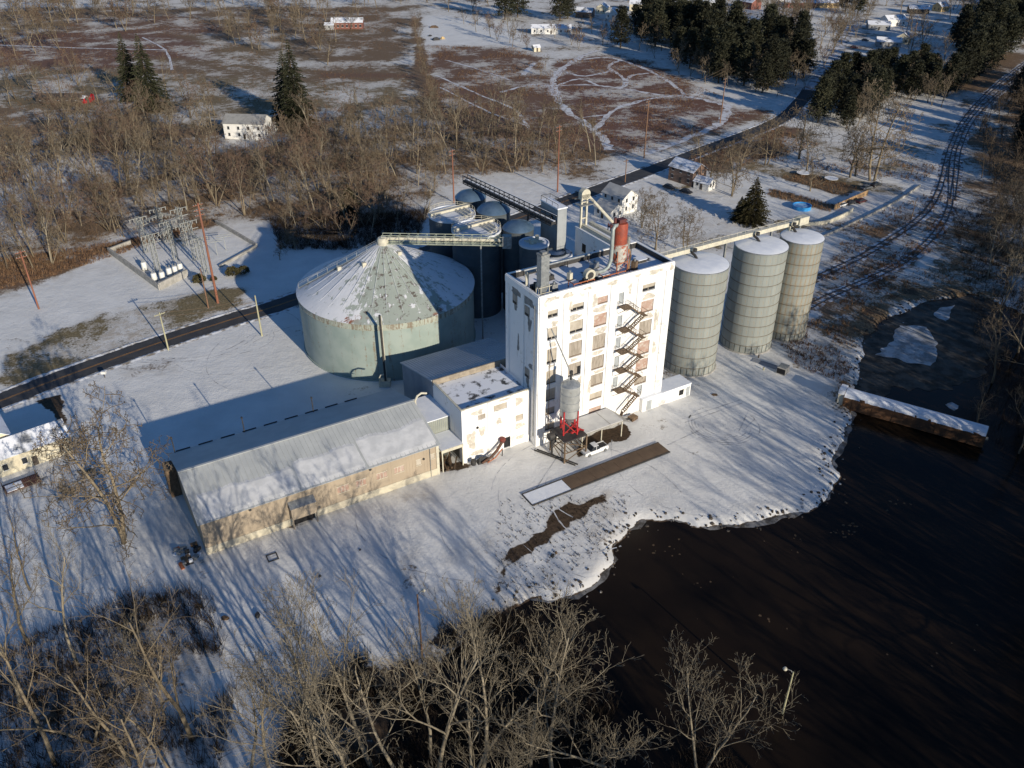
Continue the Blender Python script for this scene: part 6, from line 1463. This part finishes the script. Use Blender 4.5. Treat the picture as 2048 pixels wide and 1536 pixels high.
for i, p in enumerate(scatter([(900,45),(1010,50),(1075,90),(1040,105)], 12, 8, 15)+scatter([(1110,75),(1220,60),(1225,100),(1150,105)], 10, 8, 16)): put_tree(FAR[r.randrange(3)], p, 'bare tree by the yards around the mobile home', 'bare trees round the mobile home', r.uniform(9,14), r.uniform(0,6.3))
for i, p in enumerate(scatter([(1230,-20),(2048,-20),(2048,20),(1900,40),(1730,40),(1640,120),(1610,40),(1500,30),(1250,10)], 30, 13, 17)): put_tree(FAR[r.randrange(3)], p, 'bare tree among the houses of the far street', 'bare trees of the far street', r.uniform(14,22), r.uniform(0,6.3))
for i, p in enumerate(scatter([(1460,50),(1600,40),(1620,120),(1560,130),(1470,90)], 10, 9, 18)): put_tree(FAR[r.randrange(3)], p, 'bare tree rising behind the dark pine row', 'bare trees behind the pine row', r.uniform(18,26), r.uniform(0,6.3))
for i,(x,y,h) in enumerate(((1090,140,9),(1082,150,8),(1620,120,15),(1650,135,14),(1662,110,15))): put_tree(FAR[i % 2], P(x,y), ('round bare bush at the left tip of the path field','second bare bush at the left tip of the path field','bare tree left of the snowy lane','bare tree right of the snowy lane','bare tree farther up the snowy lane')[i], None, h, r.uniform(0,6.3))
# hedgerow down the middle of the field: one dense line of brush
for i in range(22):
    t_ = i/21; x = 832 + 40*t_**1.5; y = 45 + 195*t_
    put_tree(FAR[i % 2], P(x + r.uniform(-4,6), y), 'bare brown shrub in the straight hedgerow across the field', 'shrubs of the field hedgerow', r.uniform(7,11), r.uniform(0,6.3), name='hedge_shrub', cat='shrub')

# conifers
def conifer_mat(name, c1, c2): return mat(name, c1, c2, .5, .85, var=.7)
C_SPR = conifer_mat('spruce_needles', (.028,.034,.018), (.06,.064,.032)); C_PINE = conifer_mat('dark_pine_needles', (.014,.017,.009), (.042,.041,.021)); C_OLV = conifer_mat('olive_needles', (.10,.085,.035), (.065,.06,.026))
def spruce(seed, h, R, m, rows=26, dens=1.0, name='spruce'):
    rg = random.Random(seed); T, C = MB(), MB()
    T.tube([(0,0,-.3),(0,0,h*.5),(0,0,h*.98)], [h*.018,h*.012,.03], 6)
    for i in range(rows):
        f = i/(rows-1); z = h*(.06+.92*f); rad = R*(1-f)**.85*rg.uniform(.8,1.12)+.15; n = max(4, int((10-6*f)*dens))
        for k in range(n):
            a = 6.283*(k+rg.random())/n; L = rad*rg.uniform(.7,1.12); dz = -.28*L*rg.uniform(.6,1.3)
            d = Vector((math.cos(a),math.sin(a),0)); s = Vector((-d.y,d.x,0)); p0 = Vector((0,0,z)); tip = d*L + Vector((0,0,z+dz))
            T.tube([p0, tip], [.05,.02], 3, False) if k % 2 == 0 else None
            m_ = max(3, int(L*2.6))
            for j in range(m_):
                g = .25+.75*(j+rg.random())/m_; c = p0.lerp(tip, g); w = (.55*(1-.5*g)+.1)*min(1,L*.5)
                for sg in (-1,1):
                    q = c + s*sg*w*rg.uniform(.6,1.3) + d*w*.6 + Vector((0,0,-.25*w+rg.uniform(-.12,.12))); u = Vector((0,0,rg.uniform(.12,.3)))
                    C.add([c-d*.14, c+d*.16+u*.3, q, c+u], [(0,2,1),(0,3,2)])
    return T.mesh('trunk', B_DARK), C.mesh('crown', m)
def pine(seed, h, R, m, n=330):
    rg = random.Random(seed); T, C = MB(), MB()
    T.tube([(0,0,-.3),(.1,0,h*.5),(0,.1,h*.92)], [h*.02,h*.014,.06], 6)
    for i in range(n):
        f = rg.random()**.8; z = h*(.12+.86*f); prof = R*(.55+.6*math.sin(min(1,f*1.1+.12)*math.pi))*(1.05-f*.55)
        a = rg.uniform(0,6.283); L = prof*rg.uniform(.35,1.05); c = Vector((L*math.cos(a),L*math.sin(a),z))
        if i % 3 == 0: T.tube([(0,0,z-.25*L), c], [.08,.02], 3, False)
        cl = rg.uniform(.5,1.1)
        for j in range(11):
            o = Vector((rg.gauss(0,cl),rg.gauss(0,cl),rg.gauss(0,cl*.45))); e = Vector((rg.gauss(0,1),rg.gauss(0,1),rg.gauss(.2,.6))).normalized(); s = e.cross(Vector((rg.gauss(0,1),rg.gauss(0,1),1))).normalized()*rg.uniform(.2,.36)
            p = c+o; C.add([p-s, p+s, p+e*rg.uniform(.7,1.3)], [(0,1,2)])
    return T.mesh('trunk', B_DARK), C.mesh('crown', m)
class Pair:
    def __init__(s, tc, h): s.t, s.c = tc; s.h = h
SPR = [Pair(spruce(1,18,4.8,C_SPR,38,1.5),18), Pair(spruce(2,18,5.8,C_SPR,36,1.5),18), Pair(spruce(3,12,5.4,C_OLV,30,1.6),12)]
PIN = [Pair(pine(4+i,20,5.6,C_PINE),20) for i in range(3)]
put_tree(SPR[1], P(305,218), 'broad dark spruce beside the left stable', None, 33, .3, 'spruce_tree'); put_tree(SPR[0], P(268,200), 'pointed dark spruce just left of the broad spruce', None, 31, 1.3, 'spruce_tree')
put_tree(SPR[0], P(598,262), 'tall conical dark spruce right of the farmhouse', None, 37, 2.0, 'spruce_tree'); put_tree(SPR[1], P(580,240), 'second dark spruce behind the tall conical one', None, 30, 2.6, 'spruce_tree')
put_tree(SPR[2], P(1502,445), 'olive green spruce in the yard behind the sage silos', None, 15, .5, 'spruce_tree'); put_tree(SPR[2], P(1478,440), 'small olive spruce touching the yard spruce', None, 8, 1.5, 'spruce_tree')
put_tree(SPR[2], P(700,425), 'olive evergreen at the wood edge behind the tank', None, 10, .9, 'evergreen_tree')
r = random.Random(31)
for i, p in enumerate(scatter([(1232,95),(1262,62),(1330,48),(1420,55),(1520,90),(1612,110),(1610,160),(1545,195),(1470,185),(1400,160),(1300,110)], 62, 5.5, 21)): put_tree(PIN[i % 3], p, 'dark pine in the dense row above the path field', 'dark pines in the row above the path field', r.uniform(17,28), r.uniform(0,6.3), 'pine_tree')
for i, p in enumerate(scatter([(1625,205),(1700,170),(1760,140),(1850,160),(1900,190),(1880,212),(1780,200),(1740,240),(1680,265),(1620,250)], 40, 5, 22)): put_tree(PIN[i % 3], p, 'dark pine in the clump between lane and railway', 'dark pines between lane and railway', r.uniform(13,21), r.uniform(0,6.3), 'pine_tree')
for i, p in enumerate(scatter([(1880,120),(1960,50),(2060,10),(2060,75),(1970,150),(1900,190)], 48, 6, 23)): put_tree(PIN[i % 3], p, 'dark pine along the far side of the railway', 'dark pines along the far railway', r.uniform(18,28), r.uniform(0,6.3), 'pine_tree')
for i, p in enumerate(scatter([(2010,220),(2100,150),(2110,420),(2030,330)], 20, 6, 24)): put_tree(PIN[i % 3], p, 'dark pine at the upper right edge of the view', 'dark pines at the upper right edge', r.uniform(14,22), r.uniform(0,6.3), 'pine_tree')
for i,(x,y) in enumerate(((1035,35),(1120,42),(1010,40),(1135,38),(1690,25),(1715,30))): put_tree(PIN[i % 3], P(x,y), 'far dark evergreen by the street houses', 'far evergreens by the street houses', r.uniform(20,30), r.uniform(0,6.3), 'pine_tree')
def round_shrub(seed, R, h, m):
    rg = random.Random(seed); T, C = MB(), MB(); T.tube([(0,0,-.1),(0,0,h*.6)],[.15,.05],5)
    for i in range(900):
        a, b = rg.uniform(0,6.283), math.acos(rg.uniform(-.2,1)); q = rg.uniform(.6,1.0)
        p = Vector((R*q*math.sin(b)*math.cos(a), R*q*math.sin(b)*math.sin(a), h*.35+h*.62*q*math.cos(b))); e = (Vector((p.x,p.y,(p.z-h*.3)))).normalized()+Vector((rg.gauss(0,.5),rg.gauss(0,.5),rg.gauss(0,.5))); s = e.cross(Vector((rg.gauss(0,1),rg.gauss(0,1),1))).normalized()*.15
        C.add([p-s,p+s,p+e.normalized()*.4],[(0,1,2)])
    return T.mesh('stem', B_DARK), C.mesh('foliage', m)
RS = round_shrub(3, 1.6, 2.4, C_OLV)
for i,(x,y,s) in enumerate(((466,552,1.15),(488,548,1.0),(400,566,1.1),(428,562,.6))):
    t = thing('evergreen_shrub', ('round olive shrub left of a close pair by the road','round olive shrub right of a close pair by the road','round olive shrub at the foot of the substation towers','small olive shrub at the base of the tall red pole')[i], 'shrub', P(x,y), i); t.scale = (s,s,s); link('stem', RS[0], t); link('foliage', RS[1], t)
# dark bare bushes near the tank
for i,(x,y,h) in enumerate(((560,520,7),(590,500,8),(620,490,8),(575,490,6))): put_tree(YARD[i % 2], P(x,y), 'dense bare bush in the shade left of the big tank', 'bare bushes in the shade by the tank', h, i*1.3, name='bare_bush', cat='bush')

# ---------------------------------------------------------------- undergrowth, weeds, off-frame shore wood
def blades(name, label, pts, hs, m, per=4, seed=0, wide=.05, lean=.35):
    rg = np.random.default_rng(seed); n = len(pts); pts = np.repeat(np.asarray(pts), per, 0); hs = np.repeat(np.asarray(hs), per)*rg.uniform(.5,1.15,n*per)
    base = pts + np.concatenate([rg.normal(0,.16,(n*per,2))*np.minimum(hs,2)[:,None], np.zeros((n*per,1))], 1)
    a = rg.uniform(0, 2*np.pi, n*per); w = (wide*np.maximum(hs,.4))
    sx, sy = np.cos(a)*w, np.sin(a)*w; ld = rg.normal(0, lean, (n*per,2))*hs[:,None]
    v = np.empty((n*per,3,3)); v[:,0] = base - np.stack([sx,sy,0*sx],1); v[:,1] = base + np.stack([sx,sy,0*sx],1); v[:,2] = base + np.concatenate([ld, hs[:,None]],1)
    me = bpy.data.meshes.new(name); N_ = n*per
    me.vertices.add(N_*3); me.vertices.foreach_set('co', v.astype(np.float32).ravel()); me.loops.add(N_*3); me.loops.foreach_set('vertex_index', np.arange(N_*3,dtype=np.int32)); me.polygons.add(N_); me.polygons.foreach_set('loop_start', (np.arange(N_)*3).astype(np.int32)); me.update(calc_edges=True)
    me.materials.append(m); return tag(link(name, me), label, kind='stuff')
def weed_mat(name, stops):
    m, nt, b = _nodes(name); nt.links.new(ramp(nt, noise(nt, worldpos(nt), .6, 3), stops), b.inputs['Base Color']); b.inputs['Roughness'].default_value = .9; b.inputs['Specular IOR Level'].default_value = .1; return m
M_WEED = weed_mat('dry_weeds', [(.3,(.11,.065,.04)),(.55,(.20,.12,.07)),(.8,(.30,.21,.12))]); M_BRUSH = weed_mat('brown_brush', [(.3,(.10,.065,.04)),(.55,(.19,.13,.08)),(.8,(.27,.20,.12))]); M_BRUSHD = weed_mat('dark_brush', [(.3,(.022,.017,.012)),(.7,(.065,.047,.032))])
def area_pts(poly_px, n, seed, dens=None):
    poly = pxpoly(poly_px); rg = np.random.default_rng(seed); lo, hi = poly.min(0), poly.max(0); q = rg.uniform(lo, hi, (n*3,2)); q = q[inpoly(q[:,0], q[:,1], poly)]
    if dens: q = q[vnoise(q[:,0], q[:,1], dens) > .45]
    return np.concatenate([q, ground_z(q[:,0], q[:,1])[:,None]], 1)
p_ = area_pts(WOOD, 5000, 1); blades('undergrowth', 'brown leafless undergrowth on the wood floor', p_, np.random.default_rng(1).uniform(.6,2.4,len(p_)), M_BRUSH, 6, 1, .025, .4)
p_ = np.concatenate([area_pts([(850,90),(1040,95),(1105,140),(1120,215),(1210,300),(1040,300),(870,260)], 5000, 2, 12), area_pts([(1110,120),(1260,112),(1400,175),(1530,222),(1262,310),(1120,215)], 5000, 3, 10), area_pts([(-100,20),(800,10),(830,230),(600,262),(0,330),(-100,330)], 9000, 4, 22)])
blades('field_weeds', 'dry brown weeds standing in the fields', p_, np.random.default_rng(2).uniform(.3,.9,len(p_)), M_WEED, 4, 2, .10)
p_ = np.concatenate([area_pts([(1640,590),(1800,500),(1880,430),(1895,480),(1720,615),(1640,655)], 3200, 5, 5), area_pts([(1700,450),(1850,390),(1900,400),(1700,560),(1640,560)], 1200, 25, 4), area_pts([(1530,640),(1690,640),(1700,720),(1690,790),(1580,720)], 500, 26, 5), area_pts([(1660,660),(1700,590),(1840,540),(1970,515),(2000,560),(1850,566),(1770,602),(1712,656),(1704,740),(1720,795),(1690,800),(1672,740)], 700, 28), area_pts([(1480,310),(1880,330),(1850,365),(1700,350)], 900, 27, 6), area_pts([(1340,330),(1545,255),(1640,290),(1480,335)], 1300, 6), area_pts([(-40,590),(-40,525),(230,485),(420,442),(420,452),(110,550)], 3000, 7), area_pts([(1600,345),(1720,375),(1690,395),(1560,355)], 220, 8), area_pts([(1540,378),(1680,412),(1660,425),(1530,390)], 220, 9)])
blades('tall_weeds', 'tall dry weeds along rails, road and wood edge', p_, np.random.default_rng(3).uniform(.4,1.3,len(p_)), M_WEED, 5, 3, .07)
p_ = np.concatenate([area_pts([(0,1300),(260,1190),(420,1180),(470,1380),(440,1560),(-60,1600)], 900, 10, 9), area_pts([(1900,420),(2120,360),(2120,900),(1990,900),(1940,600)], 3500, 11), area_pts([(540,440),(860,420),(840,470),(700,500),(560,500)], 1500, 12), area_pts([(520,1580),(580,1430),(680,1330),(860,1260),(1000,1225),(1080,1230),(1200,1380),(1420,1450),(1500,1560)], 3200, 15, 6)])
blades('shore_brush', 'dark tangled brush on the shaded banks', p_, np.random.default_rng(4).uniform(.8,2.8,len(p_)), M_BRUSHD, 8, 4, .022, .45)  # brush colour darkened to carry the shade on the banks
p_ = area_pts([(1000,1000),(1260,985),(1260,1060),(1100,1180),(985,1180)], 260, 13); blades('bank_weeds', 'sparse weeds poking through snow on the near bank', p_, np.random.default_rng(5).uniform(.2,.6,len(p_)), M_BRUSHD, 4, 5, .1)
# wood on the far bank, outside the picture to the right: its long shadows fall across pond and yard
def tree_source(pair, mats):
    """one tree mesh with trunk and twigs, kept out of the scene and only instanced by the woods below"""
    a_, b_ = pair; g = MB(); g.v = a_.v + b_.v; o = len(a_.v)
    g.f = a_.f + [tuple(i+o for i in f) for f in b_.f]; g.m = [0]*len(a_.f) + [1]*len(b_.f)
    return bpy.data.objects.new('wood_tree_source', g.mesh('wood_tree_source', mats))
def join_trees(name, label, spots, kinds, mats, seed, z=None, k0=.8, k1=1.15):
    """a wood that reads as one mass: points carrying turn, size and kind, with trees instanced on them"""
    rg = random.Random(seed); me = bpy.data.meshes.new(name)
    me.from_pydata([(x, y, z if z is not None else gz((x,y))) for x, y in spots], [], [])
    for nm, tp, fn in (('turn','FLOAT',lambda: rg.uniform(0,6.28)), ('size','FLOAT',lambda: rg.uniform(k0,k1)), ('sort','INT',lambda: rg.randrange(len(kinds)))):
        at_ = me.attributes.new(nm, tp, 'POINT')
        for d_ in at_.data: d_.value = fn()
    o = link(name, me); ng = bpy.data.node_groups.new(name, 'GeometryNodeTree')
    ng.interface.new_socket('Geometry', in_out='INPUT', socket_type='NodeSocketGeometry'); ng.interface.new_socket('Geometry', in_out='OUTPUT', socket_type='NodeSocketGeometry')
    n = ng.nodes; gi, go = n.new('NodeGroupInput'), n.new('NodeGroupOutput'); jn = n.new('GeometryNodeJoinGeometry'); ip = n.new('GeometryNodeInstanceOnPoints')
    for k in reversed(kinds):
        oi = n.new('GeometryNodeObjectInfo'); oi.inputs['Object'].default_value = tree_source(k, mats); oi.inputs['As Instance'].default_value = True
        ng.links.new(oi.outputs['Geometry'], jn.inputs[0])
    def attr(nm, tp):
        q = n.new('GeometryNodeInputNamedAttribute'); q.data_type = tp; q.inputs['Name'].default_value = nm; return q.outputs[0]
    cx = n.new('ShaderNodeCombineXYZ'); ng.links.new(attr('turn','FLOAT'), cx.inputs[2])
    ng.links.new(gi.outputs[0], ip.inputs['Points']); ng.links.new(jn.outputs[0], ip.inputs['Instance']); ip.inputs['Pick Instance'].default_value = True
    ng.links.new(attr('sort','INT'), ip.inputs['Instance Index']); ng.links.new(cx.outputs[0], ip.inputs['Rotation']); ng.links.new(attr('size','FLOAT'), ip.inputs['Scale'])
    ng.links.new(ip.outputs[0], go.inputs[0])
    o.modifiers.new('woods', 'NODES').node_group = ng
    return tag(o, label, kind='stuff')
lowk = [gen_tree(300+i, h=26, spread=.5, fork=.3, nl=(8,5,2), twig=.075, tr=.42, stems=1+(i % 2)) for i in range(4)]
fark = [gen_tree(320+i, h=18, spread=.55, fork=.25, nl=(8,5,4), twig=.08, tr=.24, stems=1+(i % 2)) for i in range(4)]
spots = []; rs_ = random.Random(51)
for _ in range(22000):
    x, y = rs_.uniform(-75, 215), rs_.uniform(-60, 215)
    edge = 76 + (y-67)*.52
    if y < 43: ok_ = (-24 < y < 24 and x < 62) or x > 96
    else: ok_ = x > (96 if y < 75 else 0) and edge < x < edge + (75 if y < 130 else 48)
    if not ok_: continue
    if all((x-a)**2+(y-b)**2 > (30 if y < 43 and x < 62 else 50) for a, b in spots): spots.append((x,y))
    if len(spots) >= 430: break
join_trees('shore_woods', 'bare woods on the far bank beyond the right edge', spots, lowk, [B_TAN, T_BROWN], 5, -.8, 1.05, 1.4)
join_trees('bank_woods', 'dense bare wood on the dark right bank', scatter([(1960,420),(2060,380),(2250,420),(2300,800),(2100,950),(2010,800),(1985,600)], 40, 4.5, 61), fark, [B_DARK, T_DARK], 6, None, .7, 1.1)
join_trees('wood_infill', 'thin saplings filling the brown wood', clear_of_house(scatter(WOOD, 190, 4.0, 62)), fark, [B_TAN, T_BROWN], 7, 0, .5, .95)
join_trees('pine_edge_scrub', 'bare brown scrub mixed among the dark pines', scatter([(1232,105),(1400,165),(1545,200),(1620,180),(1640,250),(1700,270),(1760,245),(1890,215),(1960,150),(1940,130),(1850,150),(1700,165),(1620,200),(1610,110),(1420,50)], 120, 4, 69), fark, [B_TAN, T_BROWN], 12, 0, .5, 1.05)
join_trees('rail_woods', 'dark bare wood along the right side of the railway', scatter([(1945,250),(2000,200),(2120,140),(2150,430),(2010,420),(1950,380)], 60, 5, 65), fark, [B_DARK, T_DARK], 9, 0, .6, 1.0)
join_trees('far_treeline', 'hazy brown line of bare trees along the top of the view', scatter([(-60,-30),(1000,-30),(1000,12),(860,5),(700,22),(520,40),(420,25),(250,60),(120,45),(-60,70)], 150, 7, 63)+scatter([(1200,-30),(2060,-30),(2060,8),(1700,12),(1230,5)], 70, 8, 64)+scatter([(1640,30),(1750,22),(1720,60),(1695,110),(1640,125)], 16, 6, 66)+scatter([(1890,2),(2048,0),(2048,40),(1900,55)], 22, 8, 67)+scatter([(430,40),(720,30),(690,110),(600,140),(450,110)], 24, 9, 71)+scatter([(-60,50),(170,45),(120,110),(-60,120)], 14, 9, 72)+scatter([(1820,50),(1960,50),(1900,125),(1790,130)], 12, 8, 73)+scatter([(1420,30),(1600,30),(1625,70),(1480,60)], 18, 7, 68), fark, [B_TAN, T_BROWN], 8, 0, .8, 1.3)
# singling labels: trees one can count along a line are told apart by their order
ORD = 'first second third fourth fifth sixth seventh eighth ninth tenth eleventh twelfth thirteenth fourteenth fifteenth sixteenth seventeenth eighteenth nineteenth twentieth twenty-first twenty-second twenty-third twenty-fourth twenty-fifth'.split()
def number(group, text, key):
    ob = sorted([o for o in COL.objects if o.get('group') == group and o.parent is None], key=key)
    for w_, o in zip(ORD, ob): o['label'] = text.replace('#', w_)
px_x = lambda o: o.location.x / (o.location.y*_c + (CAM_H)*_s)
number('bare trees on the near pond shore', '# pale bare tree from the left on the near pond shore', px_x)
number('bare trees in the lower left thicket', '# brown bare tree from the left in the lower left thicket', px_x)
number('bare trees on the right bank', '# bare tree on the right bank counted from the top', lambda o: -o.location.y)
number('shrubs of the field hedgerow', '# shrub of the field hedgerow counted from its far end', lambda o: -o.location.y)
number('scattered bare trees of the left field', '# lone bare tree from the left in the left field', px_x)
number('bare trees in the shaded hollow', '# bare tree from the left in the shaded hollow by the tank', px_x)
number('bare bushes in the shade by the tank', '# bare bush from the left in the shade by the tank', px_x)
number('bare trees round the mobile home', '# bare tree from the left in the yards around the mobile home', px_x)
number('far evergreens by the street houses', '# far dark evergreen from the left by the street houses', px_x)
number('bare trees between stable and farmhouse', '# bare tree from the left between stable and farmhouse', px_x)
number('bare trees behind the pine row', '# bare tree from the left rising behind the pine row', px_x)
